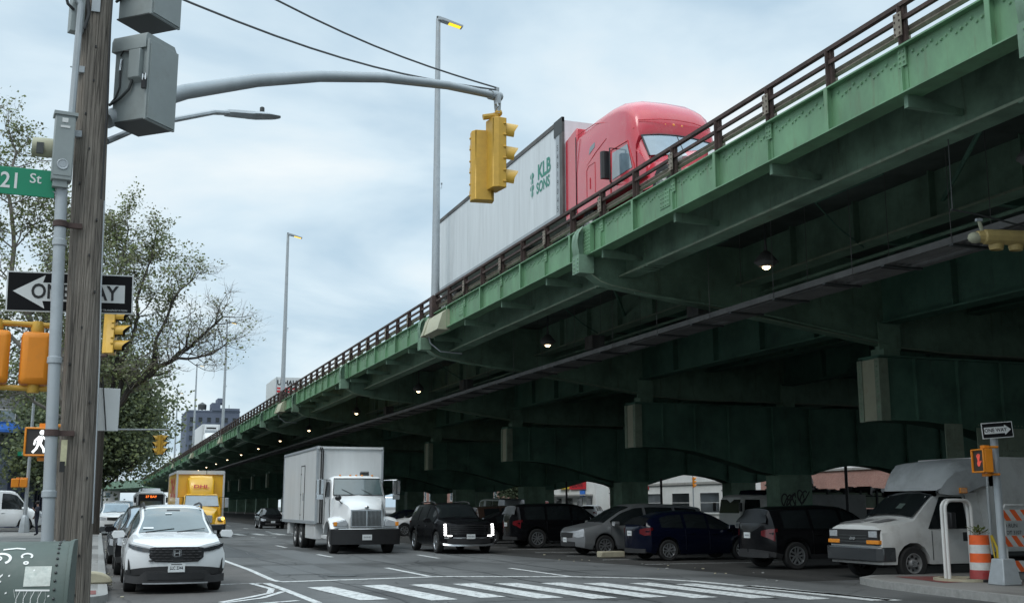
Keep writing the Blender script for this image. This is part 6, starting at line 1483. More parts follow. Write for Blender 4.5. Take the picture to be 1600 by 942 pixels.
def ped_signal(name, label, loc, rz, face):
    t = thing(name, label, 'pedestrian signal', loc, rz)
    b = MB(); w, h = .23, .23; b.bb((-w, 0, -h), (w, .16, h), M['sig_orange'])
    for a_, c_ in (((-w, -.05, h - .03), (w, 0, h)), ((-w, -.05, -h), (w, 0, -h + .03)), ((-w, -.05, -h), (-w + .03, 0, h)), ((w - .03, -.05, -h), (w, 0, h))): b.bb(a_, c_, M['sig_orange'])
    b.build('housing', parent=t, bevel=.012)
    MB().bb((-w + .03, -.012, -h + .03), (w - .03, -.002, h - .03), M['sig_dark']).build('face', parent=t)
    b = MB()
    if face == 'walk':
        y = -.016
        b.lathe([(.001, 0), (.04, 0)], (.03, y, .15), 'y', 14, E_walk, caps=False)
        for pts, wd in (([(.02, .09), (-.01, -.03)], .075), ([(.04, .085), (.1, .03), (.14, -.0)], .028), ([(-.01, .085), (-.07, .02), (-.08, -.05)], .028), ([(.01, -.03), (.06, -.1), (.08, -.17)], .036), ([(-.02, -.03), (-.04, -.1), (-.1, -.17)], .036)):
            b.ribbon([(x, y, z) for x, z in pts], wd, E_walk)
        b.build('walking_figure', parent=t)
    else:
        y = -.016
        b.lathe([(.001, 0), (.06, 0)], (0, y, -.05), 'y', 12, E_hand, caps=False)
        for k, a in enumerate((-32, -12, 6, 24)): b.ribbon([(0, y, -.03), (.13 * math.sin(R(a)), y, -.03 + .17 * math.cos(R(a)))], .028, E_hand)
        b.ribbon([(.03, y, -.06), (.1, y, .0)], .03, E_hand); b.build('hand_symbol', parent=t)
    for sz in (-1, 1): MB().box((.05, .1, sz * (h + .04)), (.16, .1, .06), M['sig_orange']).build('bracket', parent=t)
    return t
t = ped_signal('pedestrian_signal', 'lit white walking figure signal in an orange housing left of the conduit', (-.95, 19.6, 2.66), R(-6), 'walk')
MB().tube([(.1, .1, .27), (.4, .8, .3), (.55, 1.4, .3)], .03, M['sig_orange'], 6).build('arm', parent=t)
# two signal housings seen from behind, on yellow tube brackets
t = thing('signal_cluster', 'pair of orange signal housings from behind between two yellow tubes at the left edge', 'pedestrian signals', (-.62, 10.95, 2.96), R(6))
for x in (0, -.34):
    b = MB(); b.loft([[(x + sx * w_, y, sz * h_) for sx, sz in ((-1, -1), (-1, 1), (1, 1), (1, -1))] for y, w_, h_ in ((-.1, .1, .21), (-.07, .122, .235), (.1, .128, .24))], M['sig_orange']); b.build('housing', parent=t, bevel=.03)
for z in (.31, -.27):
    b = MB(); b.tube([(-.62, 0, z), (.12, .0, z)], .026, M['sig_yellow'], 10)
    for x in (0, -.34): b.lathe([(.05, -.06), (.06, -.02), (.045, .05)], (x, 0, z + (-.02 if z > 0 else .02)), n=10, m=M['sig_yellow']); b.tube([(x, 0, z), (x, 0, z * .75)], .03, M['sig_yellow'], 8)
    b.build('tube_bracket', parent=t)

# ------------------------------------------------------------------ signs near the pole
t = thing('one_way_sign', 'large black one way sign with white left arrow behind the wooden pole', 'one way sign', (-.36, 10.93, 3.58), R(0))
b = MB(); w, h = .545, .185
b.box((0, 0, 0), (2 * w, .012, 2 * h), M['sign_white']); b.box((0, -.008, 0), (2 * w - .025, .006, 2 * h - .025), M['sign_black'])
b.build('panel', parent=t).rotation_euler = (0, R(-1.6), 0)
b = MB(); y = -.0135
b.add([(x, y, z) for x, z in ((-.49, 0), (-.22, .155), (-.24, .085), (.47, .085), (.47, -.085), (-.24, -.085), (-.22, -.155))], [tuple(range(7))], M['sign_white'])
b.text('ONE WAY', .19, face_T((.035, y - .003, -.002), 0), M['black_mark'], sx=.84, bold=.004); b.text('DEPT OF TRANSPORTATION', .024, face_T((.34, y - .001, -.155), 0), M['sign_white'])
b.build('arrow', parent=t).rotation_euler = (0, R(-1.6), 0)
t = thing('street_name_sign', 'green street name sign reading 21 St beside the narrow electric box', 'street sign', (-.86, 10.47, 4.47), R(2))
b = MB(); b.box((0, 0, 0), (.64, .012, .25), M['sign_green'])
b.build('panel', parent=t, bevel=.004)
b = MB(); b.text('21', .2, face_T((-.045, -.009, -.005), 0), M['sign_white'], sx=.85, bold=.003, align='CENTER'); b.text('St', .125, face_T((.155, -.009, .035), 0), M['sign_white'], bold=.001);
b.build('lettering', parent=t)
b = MB(); b.tube([(.25, .01, -.05), (.36, .0, -.08)], .012, M['galv'], 6); b.build('bracket', parent=t)
t = thing('sign_blank', 'blank pale metal plate on the right side of the wooden pole', 'sign', (.02, 10.95, 2.52), R(4))
MB().box((0, 0, 0), (.21, .01, .39), M['sign_white']).build('panel', parent=t, bevel=.003)
MB().tube([(-.06, -.02, .3), (-.03, -.03, .05), (.0, -.02, -.19)], .006, M['black'], 5).build('cable', parent=t)

# ------------------------------------------------------------------ graffiti covered relay mailbox
t = thing('relay_mailbox', 'olive grey round-topped relay mailbox covered in white graffiti and stickers', 'mailbox', (-.68, 9.32, .13), R(-3))
prof = [(-.32, 0), (-.32, .78)] + [(-.32 + .34 * (1 - math.cos(R(a))), .78 + .47 * math.sin(R(a))) for a in range(10, 91, 8)] + [(.3, 1.25), (.32, 1.2), (.32, 0)]
MB().prism(prof, 'x', -.5, .5, M['mailbox']).build('body', parent=t)
b = MB(); p2_ = [(y * 1.04 + .0, z * 1.012) for y, z in prof]
MB().prism(p2_, 'x', -.53, -.5, M['mailbox']).build('end_plate', parent=t, bevel=.006)
b.prism(p2_, 'x', .5, .53, M['mailbox'])
for q in range(2, len(prof) - 2):
    for x in (.43,):
        b.ball((x, prof[q][0] - .004, prof[q][1]), (.012, .012, .012), M['grey_dark'], 6, 4)
b.build('end_plate', parent=t, bevel=.006)
def onbox(x, s, off=.004):   # s = arc position from the front foot up over the dome
    acc = 0
    for (y0, z0), (y1, z1) in zip(prof, prof[1:]):
        L_ = math.hypot(y1 - y0, z1 - z0)
        if acc + L_ >= s:
            t_ = (s - acc) / L_; nx, nz = -(z1 - z0) / L_, (y1 - y0) / L_
            return (x, lerp(y0, y1, t_) + nx * off, lerp(z0, z1, t_) + nz * off)
        acc += L_
    return (x, .3, 1.26)
b = MB(); rnd = random.Random(11)
def tagline(pts, wd, off=.004):
    L1 = [onbox(x, s + wd / 2, off) for x, s in pts]; L2 = [onbox(x, s - wd / 2, off) for x, s in pts]
    b.grid([L1, L2], M['white_mark'])
def loop(cx, cs, rx, rs, a0, a1, wd, n=18): 
    pts = [(cx + rx * math.cos(R(lerp(a0, a1, k / n))), cs + rs * math.sin(R(lerp(a0, a1, k / n)))) for k in range(n + 1)]
    L1 = [onbox(cx + (x - cx) * (1 + wd / rx / 2), cs + (s - cs) * (1 + wd / rs / 2)) for x, s in pts]; L2 = [onbox(cx + (x - cx) * (1 - wd / rx / 2), cs + (s - cs) * (1 - wd / rs / 2)) for x, s in pts]
    b.grid([L1, L2], M['white_mark'])
loop(-.06, 1.17, .09, .05, 0, 360, .02); loop(.05, 1.17, .06, .045, -60, 250, .02); loop(-.2, 1.14, .08, .05, 100, 420, .018); loop(.02, 1.17, .03, .02, 0, 360, .012)
tagline([(.05, 1.26), (.14, 1.275), (.2, 1.265)], .016); loop(.22, 1.19, .035, .025, -40, 220, .014); loop(.22, 1.13, .014, .01, 0, 360, .012)
for k in range(30):
    x0 = rnd.uniform(-.45, .05); s0 = rnd.uniform(.85, 1.02); tagline([(x0, s0), (x0 + rnd.uniform(-.04, .04), s0 + rnd.uniform(-.05, .05)), (x0 + rnd.uniform(-.05, .05), s0 + rnd.uniform(-.06, .06))], .012)
for k in range(9):
    x0 = .17 + k * .024; tagline([(x0, .8), (x0 + .015 * (-1) ** k, .86), (x0 + .01, .92)], .01)
tagline([(.17, .925), (.4, .92)], .012); tagline([(.2, .78), (.4, .765)], .022); tagline([(.16, .93), (.19, .78)], .01)
tagline([(.2, .6), (.26, .7), (.32, .62)], .014); tagline([(.2, .6), (.25, .56), (.33, .5)], .014); tagline([(.16, .5), (.3, .46)], .02)
for k in range(14):
    x0 = rnd.uniform(-.45, .35); s0 = rnd.uniform(.2, .7); tagline([(x0, s0), (x0 + rnd.uniform(-.07, .07), s0 + rnd.uniform(-.09, .09))], .014)
for k in range(26): 
    x0 = rnd.uniform(-.45, .45); s0 = rnd.uniform(.3, 1.1); tagline([(x0, s0), (x0 + .012, s0 + .005)], .012)
b.build('graffiti', parent=t)
b = MB(); b.grid([[onbox(x, s, .005) for s in (.95, 1.02, 1.1)] for x in (.22, .3, .4)], M['sticker']); b.build('sticker', parent=t)
b = MB(); b.grid([[onbox(-.18 + .09 * math.cos(a_) * q, .7 + .06 * math.sin(a_) * q, .005) for q in (.01, 1)] for a_ in [2 * PI * k / 14 for k in range(15)]], M['sticker_tan']); b.build('old_sticker', parent=t)

# ------------------------------------------------------------------ lamp posts of the viaduct
def deck_lamp():
    t = thing('lamp_post', 'x', 'lamp post')
    MB().tube([(0, 0, 1.1), (0, 0, 7), (-.02, 0, 14.0)], [.17, .14, .095], M['galv'], 12).build('pole', parent=t)
    b = MB(); b.loft([[(sx * w_, sy * w_, z) for sx, sy in ((-1, -1), (1, -1), (1, 1), (-1, 1))] for z, w_ in ((.1, .19), (.2, .2), (1.0, .2), (1.12, .15))], M['rust']); b.build('base', parent=t, bevel=.02)
    b = MB(); b.prism([(-.5, -.7), (.0, -.7), (.1, .16), (-.12, .16), (-.3, .0)], 'y', -2.1, .35, M['tan']); b.prism([(-.56, -.7), (-.4, -.7), (-.14, .1), (-.28, .1)], 'y', -.16, .16, M['tan'])
    b.build('shield', parent=t)
    b = MB(); b.tube([(-.3, 0, -.5), (-.2, -.1, -1.0), (.2, -.2, -1.35), (1.1, -.2, -1.4)], .03, M['galv'], 6); b.build('conduit', parent=t)
    b = MB(); b.prism([(-.05, 13.9), (.15, 13.92), (1.05, 13.72), (1.06, 13.8), (.25, 14.02), (-.05, 14.08)], 'y', -.16, .16, M['galv']); b.tube([(-.02, 0, 13.8), (-.02, 0, 14.12)], .075, M['grey_dark'], 8); b.build('lamp_head', parent=t)
    MB().add([(.45, -.13, 13.845), (.98, -.13, 13.73), (.98, .13, 13.73), (.45, .13, 13.845)], [(0, 1, 2, 3)], E_street).build('lamp_panel', parent=t)
    b = MB(); b.lathe([(.11, -.03), (.11, .03)], (0, 0, 6.0), n=10, m=M['galv']); b.tube([(.1, 0, 6), (.22, 0, 6.0), (.22, 0, 6.2)], .012, M['galv'], 5); b.ball((.22, 0, 6.22), (.04, .04, .06), M['galv']); b.build('sensor', parent=t)
    return t
D0 = deck_lamp(); labs = ['tallest lamp post on the viaduct, standing in front of the white semi trailer', 'second tallest viaduct lamp post, in the open sky left of the semi trailer', 'third lamp post on the viaduct before the slate building', 'fourth lamp post on the viaduct, left of the slate building', 'fifth and smallest lamp post at the far end of the viaduct']
for k_, y in enumerate((43.4, 84.5, 128.4, 170.5, 214)):
    o = D0 if k_ == 0 else copy_tree(D0); o.location = (12.42, y, 9.05); o['label'] = labs[k_]; o['group'] = 'lamp posts along the viaduct'; o.scale = (1, 1, .935)

# ------------------------------------------------------------------ traffic island furniture
t = thing('sign_post', 'grey steel post on a tapered base on the traffic island', 'sign post', (16.62, 17.75, .145))
MB().tube([(0, 0, .45), (0, 0, 3.05)], .075, M['galv'], 14).build('post', parent=t)
MB().loft([[(sx * w_, sy * w_, z) for sx, sy in ((-1, -1), (1, -1), (1, 1), (-1, 1))] for z, w_ in ((0, .22), (.1, .21), (.44, .16), (.5, .15))], M['galv']).build('base', parent=t, bevel=.02)
MB().lathe([(.09, 0), (.085, .06), (.02, .09)], (0, 0, 3.03), n=12, m=M['galv']).build('cap', parent=t)
t = thing('one_way_sign', 'small one way sign with right arrow on the traffic island post', 'one way sign', (16.58, 17.6, 3.12), R(-24))
w, h = .3, .155
b = MB(); b.box((0, 0, 0), (2 * w, .01, 2 * h), M['sign_white']); b.box((0, -.006, 0), (2 * w - .03, .006, 2 * h - .03), M['sign_black']); b.build('panel', parent=t).rotation_euler = (0, R(-4), 0)
b = MB(); y = -.0105
b.add([(x, y, z) for x, z in ((.265, 0), (.14, .1), (.14, .065), (-.255, .065), (-.255, -.065), (.14, -.065), (.14, -.1))], [tuple(range(7))], M['sign_white']); b.text('ONE WAY', .1, face_T((-.035, y - .002, 0), 0), M['black_mark'], sx=.92, bold=.002)
b.build('arrow', parent=t).rotation_euler = (0, R(-4), 0)
t = ped_signal('pedestrian_signal', 'red hand signal in an orange housing on the traffic island post', (16.22, 17.75, 2.52), R(-103), 'hand')
b = MB(); b.tube([(.0, .1, .27), (.05, .38, .27)], .025, M['sig_orange'], 6); b.tube([(.0, .1, -.26), (.05, .38, -.26)], .025, M['sig_orange'], 6); b.build('arm', parent=t)
t = thing('traffic_barrel', 'orange and white traffic barrel used as planter on the traffic island', 'barrel', (16.95, 18.72, .145))
b = MB(); zs = [0, .22, .23, .37, .38, .55, .56, .72, .73, .92, .94]; rs = [.235, .22, .21, .205, .205, .2, .2, .195, .195, .19, .175]
cols = [M['barrel_red'], None, M['reflect_white'], None, M['barrel'], None, M['reflect_white'], None, M['barrel'], None]
for k in range(0, 10, 2): b.lathe([(rs[k], zs[k]), (rs[k + 1] + .0, zs[k + 1])], (0, 0, 0), n=24, m=cols[k])
for k in range(1, 9, 2): b.lathe([(rs[k], zs[k]), (rs[k + 1], zs[k + 1])], (0, 0, 0), n=24, m=cols[k - 1], caps=False)
b.text('EPNST', .09, Matrix.Translation((-.05, -.232, .14)) @ Matrix.Rotation(PI / 2, 4, 'X'), M['red_mark']); b.build('body', parent=t)
MB().lathe([(.3, 0), (.3, .05), (.24, .06)], (0, 0, -.004), n=20, m=M['black']).build('base_ring', parent=t)
b = MB(); rnd = random.Random(2)
for k in range(90):
    a = rnd.uniform(0, 6.28); r_ = rnd.uniform(0, .2); x, y_ = r_ * math.cos(a), r_ * math.sin(a); z = .93 + rnd.uniform(0, .14); l = rnd.uniform(.07, .13); d = Vector((math.cos(a), math.sin(a), rnd.uniform(-.2, .8))).normalized() * l; s_ = Vector((-d.y, d.x, 0)).normalized() * l * .2
    p = Vector((x, y_, z)); b.add([p, p + d * .5 + s_, p + d, p + d * .5 - s_], [(0, 1, 2, 3)], M['leafpot'])
b.build('plant', parent=t)
tag(MB().tube([(17.16, 18.6, 1.06), (17.2, 18.5, .8), (17.22, 18.55, .4), (17.3, 18.4, .17)], .028, M['hose'], 8).build('yellow_strap'), 'yellow strap hanging down the right of the traffic barrel', 'strap')
tag(MB().tube([(17.14, 18.6, 1.06), (17.12, 18.5, .6), (17.2, 18.42, .2)], .014, M['hose'], 6).build('yellow_strap'), 'thin yellow cord beside the thicker strap at the traffic barrel', 'strap')
t = thing('pipe_hoop', 'white upturned pipe hoop on an oval base behind the traffic barrel', 'pipe hoop', (16.36, 18.97, .145), R(3))
for dy in (0, .1):
    pts = [(0, dy, 0), (0, dy, 1.45)] + [(.17 - .17 * math.cos(R(a)), dy, 1.45 + .17 * math.sin(R(a))) for a in (22, 45, 67, 90)] + [(.53 + .17 * math.sin(R(a)), dy, 1.45 + .17 * math.cos(R(a))) for a in (0, 22, 45, 67, 90)] + [(.7, dy, 0)]
    MB().tube(pts, .036, M['van_white'], 10).build('pipe', parent=t)
MB().lathe([(.62, 0), (.62, .05), (.5, .055), (.48, .0)], (.5, .1, 0), n=30, m=M['concrete_warm'], caps=False).build('base_ring', parent=t)
def barricade(loc, rz, label):
    t = thing('barricade', label, 'barricade', loc, rz)
    b = MB()
    for x in (.12, 1.5):
        b.tube([(x, 0, 0), (x, 0, 1.42)], .03, M['van_white'], 8); b.tube([(x, -.35, .03), (x, .35, .03)], .03, M['van_white'], 8)
    b.tube([(.05, .05, 1.3), (.2, .05, 1.52), (1.4, .05, 1.52), (1.55, .05, 1.3)], .03, M['van_white'], 8); b.build('frame', parent=t)
    for z in (1.32, .8, .3):
        b = MB(); b.box((.8, -.045, z), (1.7, .02, .22), M['reflect_white'])
        for k in range(7):
            x = -.05 + k * .26; b.add([(x + .0, -.058, z + .11), (x + .13, -.058, z + .11), (x + .3, -.058, z - .11), (x + .17, -.058, z - .11)], [(0, 1, 2, 3)], M['barrel'])
        b.build('striped_board', parent=t)
    return t
barricade((17.35, 18.55, .145), R(-4), 'red and white striped barricade at the right edge of the photo')

# hung signal under the deck edge and its span wire
t = thing('hanging_signal', 'yellow signal hung sideways under the viaduct at the top right', 'traffic signal', (14.2, 15.06, 6.26), R(-12)); t.scale = (1.05, .78, .78)
b = MB(); b.loft([[(x, .17 * math.cos(k * PI / 5) * s_, .17 * math.sin(k * PI / 5) * s_) for k in range(10)] for x, s_ in ((-.12, .55), (-.1, .75), (0, .82), (.03, 1), (1.2, 1), (1.25, .9))], M['sig_tan']); b.build('housing', parent=t)
MB().ball((-.14, 0, -.03), (.13, .13, .13), M['tan']).build('end_cap', parent=t)
for x in (.25, .6, .95): MB().lathe([(.12, -.12), (.13, -.2), (.11, -.28), (.1, -.12)], (x, .05, 0), n=14, m=M['sig_tan'], caps=False).build('visor', parent=t)
b = MB(); b.tube([(0, 0, .1), (-.04, 0, .32), (-.05, 0, .42)], .035, M['tan'], 8); b.box((-.05, 0, .38), (.1, .08, .06), M['galv']); b.build('hanger', parent=t)
b = MB(); b.tube([(13.55, 15.06, 6.69), (14.12, 15.06, 6.65), (16, 15, 6.4), (20, 14.9, 6.3)], .016, M['grey_dark'], 6); b.tube([(13.58, 15.06, 6.66), (13.6, 15.06, 7.97)], .011, M['grey_dark'], 5)
tag(b.build('span_wire'), 'dark span wire and hanger rod carrying the sideways signal', 'wire')

# ------------------------------------------------------------------ far corner: lamp post, signals, person
t = thing('corner_lamp_post', 'grey lamp post with green street sign in front of the white panel van', 'lamp post', (-3.95, 71.5, .13))
MB().tube([(0, 0, 0), (0, 0, 6), (0, 0, 8.5)], [.11, .09, .07], M['galv'], 10).build('pole', parent=t); MB().lathe([(.3, 0), (.27, .4), (.2, .9), (.12, 1.0)], (0, 0, 0), n=8, m=M['galv']).build('base', parent=t)
b = MB(); b.box((-.2, -.1, 4.5), (.9, .02, .25), M['sign_green']); b.text('22 St', .2, face_T((-.25, -.115, 4.5), 0), M['sign_white']); b.build('street_sign', parent=t)
b = MB(); b.box((.55, -.1, 4.55), (.6, .02, .4), M['sign_white']); b.text('ZONE', .16, face_T((.55, -.115, 4.5), 0), M['navy_paint']); b.build('zone_sign', parent=t)
t = thing('signal_cluster', 'small orange signal housings on the lamp post before the white panel van', 'pedestrian signals', (-4.35, 71.2, 2.95))
for x in (-.25, .2): MB().box((x, 0, 0), (.42, .25, .5), M['sig_orange']).build('housing', parent=t, bevel=.04)
MB().tube([(-.2, 0, .28), (.4, .2, .28)], .03, M['sig_orange'], 6).build('bracket', parent=t)
t = thing('signal_mast', 'grey mast with straight arm over the avenue at the next crossing', 'mast arm', (-.2, 66.6, .13))
MB().tube([(0, 0, 0), (0, 0, 7)], .1, M['galv'], 8).build('pole', parent=t); MB().tube([(0, 0, 5.7), (1.6, -.1, 5.72), (3.7, -.2, 5.75)], .05, M['galv'], 8).build('arm', parent=t)
t = thing('traffic_signal', 'yellow double signal hung over the next crossing before the trees', 'traffic signal', (2.85, 66.3, 5.55), R(-75)); signal_head(t, M['sig_yellow'])
t = thing('traffic_signal', 'yellow signal facing right, twin of the double signal over the next crossing', 'traffic signal', (3.22, 66.4, 5.58), R(75)); signal_head(t, M['sig_yellow'])
t = thing('signal_mast', 'small distant grey mast arm left of the bus', 'mast arm', (.3, 120.5, .13))
MB().tube([(0, 0, 0), (0, 0, 7)], .1, M['galv'], 8).build('pole', parent=t); MB().tube([(0, 0, 5.4), (1.2, 0, 6.3), (3.0, -.2, 6.7)], .05, M['galv'], 8).build('arm', parent=t)
t = thing('traffic_signal', 'small distant orange signal on the mast arm left of the bus', 'traffic signal', (2.9, 120.2, 6.1), R(60)); signal_head(t, M['sig_orange'])
# signals beyond the viaduct
for (x, y, z, lab) in ((58.2, 104.6, 4.6, 'yellow signal on the far street seen through the arch above the blue car'), (57.8, 149.0, 4.0, 'orange signal on the far street seen through the arch left of the red shop sign')):
    t = thing('traffic_signal', lab, 'traffic signal', (x, y, z), R(60)); signal_head(t, M['sig_orange'])
    MB().tube([(0, .15, -z), (0, .15, .4)], .06, M['galv'], 6).build('post', parent=t)

def person(loc, rz, label):
    t = thing('person', label, 'person', loc, rz)
    V_ = [(0, 0, .98), (0, .01, 1.2), (0, .03, 1.42), (0, .02, 1.52), (0, -.01, 1.66),
          (.1, 0, .9), (.12, -.02, .5), (.11, .03, .08), (.12, -.12, .04), (-.1, 0, .9), (-.1, .06, .5), (-.1, .14, .1), (-.1, .0, .04),
          (.2, .02, 1.42), (.24, -.04, 1.16), (.16, -.24, 1.34), (.1, -.26, 1.46), (-.2, .02, 1.42), (-.25, .06, 1.14), (-.26, -.06, .92), (-.26, -.1, .84)]
    E_ = [(0, 1), (1, 2), (2, 3), (3, 4), (0, 5), (5, 6), (6, 7), (7, 8), (0, 9), (9, 10), (10, 11), (11, 12), (2, 13), (13, 14), (14, 15), (15, 16), (2, 17), (17, 18), (18, 19), (19, 20)]
    rad = [.15, .14, .16, .06, .1, .1, .075, .05, .045, .1, .075, .05, .045, .07, .055, .042, .04, .07, .055, .042, .04]
    me = bpy.data.meshes.new('body'); me.from_pydata(V_, E_, []); o = bpy.data.objects.new('body', me); COL.objects.link(o); o.parent = t
    sk = o.modifiers.new('skin', 'SKIN'); sv = me.skin_vertices[0].data
    for v_, r_ in zip(sv, rad): v_.radius = (r_, r_ * .85)
    sv[0].use_root = True; su = o.modifiers.new('sub', 'SUBSURF'); su.levels = 1; su.render_levels = 1
    dg = bpy.context.evaluated_depsgraph_get(); m2 = bpy.data.meshes.new_from_object(o.evaluated_get(dg)); o.modifiers.clear(); o.data = m2
    m2.materials.clear(); m2.materials.append(M['cloth']); m2.materials.append(M['skin'])
    for p in m2.polygons:
        c_ = p.center; p.use_smooth = True
        p.material_index = 1 if (c_.z > 1.5 and abs(c_.x) < .14) or (c_.y < -.12 and 1.28 < c_.z) or (c_.x < -.2 and c_.z < 1.0) else 0
    b = MB(); b.ball((0, -.0, 1.71), (.095, .11, .09), M['hair']); b.build('hair', parent=t)
    b = MB(); b.ball((0, -.105, 1.645), (.018, .025, .022), M['skin']); b.ball((.035, -.09, 1.675), (.015, .01, .01), M['black']); b.ball((-.035, -.09, 1.675), (.015, .01, .01), M['black']); b.build('face', parent=t)
    return t
person((-3.02, 64.8, .13), R(-70), 'person in dark clothes raising a hand to the face beside the conduit')
# ------------------------------------------------------------------ trees
def tree(label, base, limbs, trunk, bark, leaf, seed, depth=3, leafn=10, lsize=.2, group=None, leaf2=None, clump=.45, sparse=1.0, tw=1.0, twig_m=None, cat='tree', name='plane_tree', lz=None):
    """trunk: points with radii; limbs: (points, r0). Side branches recurse; leaf quads sit round the twig ends."""
    rnd = random.Random(seed); t = thing(name, label, cat, base, 0, group)
    tb = MB(); cb_ = MB()
    tb.tube([p[:3] for p in trunk], [p[3] for p in trunk], bark, 9)
    twm = twig_m or bark
    def leaves(p, n):
        m = leaf2 if leaf2 and rnd.random() < .3 else leaf
        if lz and rnd.random() > lz(p): return
        for _ in range(n):
            q = p + Vector((rnd.gauss(0, clump), rnd.gauss(0, clump), rnd.gauss(0, clump * .8)))
            a = Vector((rnd.gauss(0, 1), rnd.gauss(0, 1), rnd.gauss(0, .6))).normalized(); c = a.orthogonal().normalized(); c = (c * rnd.uniform(.5, 1) + a.cross(c) * rnd.uniform(-1, 1)).normalized()
            s = lsize * rnd.uniform(.55, 1.2)
            cb_.add([q, q + a * s * .5 + c * s * .38, q + a * s, q + a * s * .5 - c * s * .38], [(0, 1, 2, 3)], m)
    def twig(p, d, L, r, k):
        n = 3 if k < depth else 2; pts = [p]; d = d.normalized()
        for i in range(n):
            d = (d + Vector((rnd.gauss(0, .22), rnd.gauss(0, .22), rnd.gauss(.06, .18)))).normalized(); pts.append(pts[-1] + d * L / n)
        (tb if k < 2 else cb_).tube(pts, [r * (1 - .6 * i / n) for i in range(n + 1)], bark if k < 2 else twm, 5 if k < 2 else 3, caps=False)
        if k >= depth:
            if rnd.random() < sparse: leaves(pts[-1], leafn); 
            if rnd.random() < sparse * .6: leaves(pts[1], leafn // 2)
            return
        for i in range(1, n + 1):
            for _ in range(2 if i < n else 2):
                s = Vector((rnd.gauss(0, 1), rnd.gauss(0, 1), rnd.gauss(.25, .7))).normalized(); twig(pts[i], d * .55 + s * .8, L * rnd.uniform(.5, .75) * tw, r * .5, k + 1)
    for pts, r0 in limbs:
        pts = [Vector(p) for p in pts]; n = len(pts)
        # bend the limb a little
        fine = []
        for i in range(n - 1):
            for q in range(3): fine.append(pts[i].lerp(pts[i + 1], q / 3) + Vector((rnd.gauss(0, .12), rnd.gauss(0, .12), rnd.gauss(0, .1))) * (1 if i + q else 0))
        fine.append(pts[-1]); N_ = len(fine)
        tb.tube(fine, [r0 * (1 - .72 * i / (N_ - 1)) for i in range(N_)], bark, 7, caps=False)
        for i in range(2, N_):
            d = (fine[i] - fine[i - 1]).normalized()
            for _ in range(3 if i > N_ // 2 else 2):
                s = Vector((rnd.gauss(0, 1), rnd.gauss(0, 1), rnd.gauss(.3, .6))).normalized(); twig(fine[i], d * .5 + s * .9, rnd.uniform(1.5, 2.6) * tw, r0 * .32 * (1 - .5 * i / N_), 1)
    tb.build('trunk', parent=t); cb_.build('crown', parent=t, sharp=0)
    return t
def thin_low_right(p):   # the street side of the crown is nearly bare
    return max(.12, min(1, 1.0 - .28 * max(0, p.x - 1.2) + .09 * (p.z - 11)))
tree('large plane tree with bare twigs on its right side, rising behind the wooden pole', (-.15, 66, .13),
     [([(0, 0, 6), (1.3, -.3, 8.0), (3.0, -.5, 9.2), (4.4, -.6, 10.4), (6.2, -.7, 12.2)], .2), ([(.7, -.2, 7.3), (1.2, 0, 10), (1.6, .2, 13), (2.2, .2, 16)], .15), ([(0, 0, 6.6), (-.6, .3, 10), (-.9, .4, 13.5), (-.6, .5, 17)], .16),
      ([(.3, 0, 6.5), (.6, .6, 10), (.4, .8, 14), (.8, .6, 17.2)], .14), ([(2.2, -.4, 8.8), (2.7, -.2, 11), (3.6, 0, 13.2), (4.6, .1, 14.8)], .12), ([(2.8, -.5, 9.2), (4.2, -.9, 9.6), (5.6, -1, 9.9), (6.6, -1, 10.8)], .1), ([(0, 0, 5.5), (-1.4, .4, 8), (-2.4, .6, 11), (-2.8, .6, 14)], .13)],
     [(0, 0, -.1, .3), (0, 0, 1.2, .24), (.03, .02, 3, .22), (0, 0, 5, .21), (.0, 0, 6.6, .2)], M['bark_dark'], M['leaf_olive'], 3, 3, 8, .17, None, M['leaf_dry'], .2, .55, .8, M['bark_pale'], lz=thin_low_right)
tree('tall thin-leaved plane tree at the left edge of the photo', (-1.75, 56.5, .13),
     [([(0, 0, 6), (-1.5, 0, 9), (-2.6, .2, 12), (-3.2, .3, 15.5), (-3.0, .3, 18.3)], .18), ([(0, 0, 6.5), (-.6, .3, 10), (-.9, .4, 13), (-1.0, .3, 15.5)], .15), ([(-1, 0, 8), (-2.8, -.2, 9.5), (-4.2, -.2, 10.5), (-5.2, 0, 12)], .12), ([(0, 0, 5.5), (-1.8, -.3, 6.6), (-3.2, -.4, 6.4), (-4.4, -.4, 6.0)], .09), ([(0, 0, 7), (.6, .3, 10), (.7, .3, 13)], .1)],
     [(0, 0, -.1, .3), (0, 0, 1.5, .22), (0, 0, 4, .2), (0, 0, 7.2, .18)], M['bark_pale'], M['leaf_olive'], 8, 3, 7, .17, None, M['leaf_dry'], .2, .6, .8, M['bark_pale'])
def round_limbs(rnd, h, sp, n=9):
    out = []
    for k in range(n):
        a = 2 * PI * k / n + rnd.uniform(-.3, .3); z0 = rnd.uniform(.2, .45) * h; f = rnd.uniform(.55, 1); z1 = h * rnd.uniform(.45, .96); q = sp * f * (1.1 - .5 * (z1 / h))
        out.append(([(0, 0, z0), (q * .5 * math.cos(a), q * .5 * math.sin(a), lerp(z0, z1, .5)), (q * math.cos(a), q * math.sin(a), z1)], .12))
    out.append(([(0, 0, h * .4), (.2, .1, h * .7), (0, 0, h)], .14)); return out
gt = 'dense trees lining the far kerb'
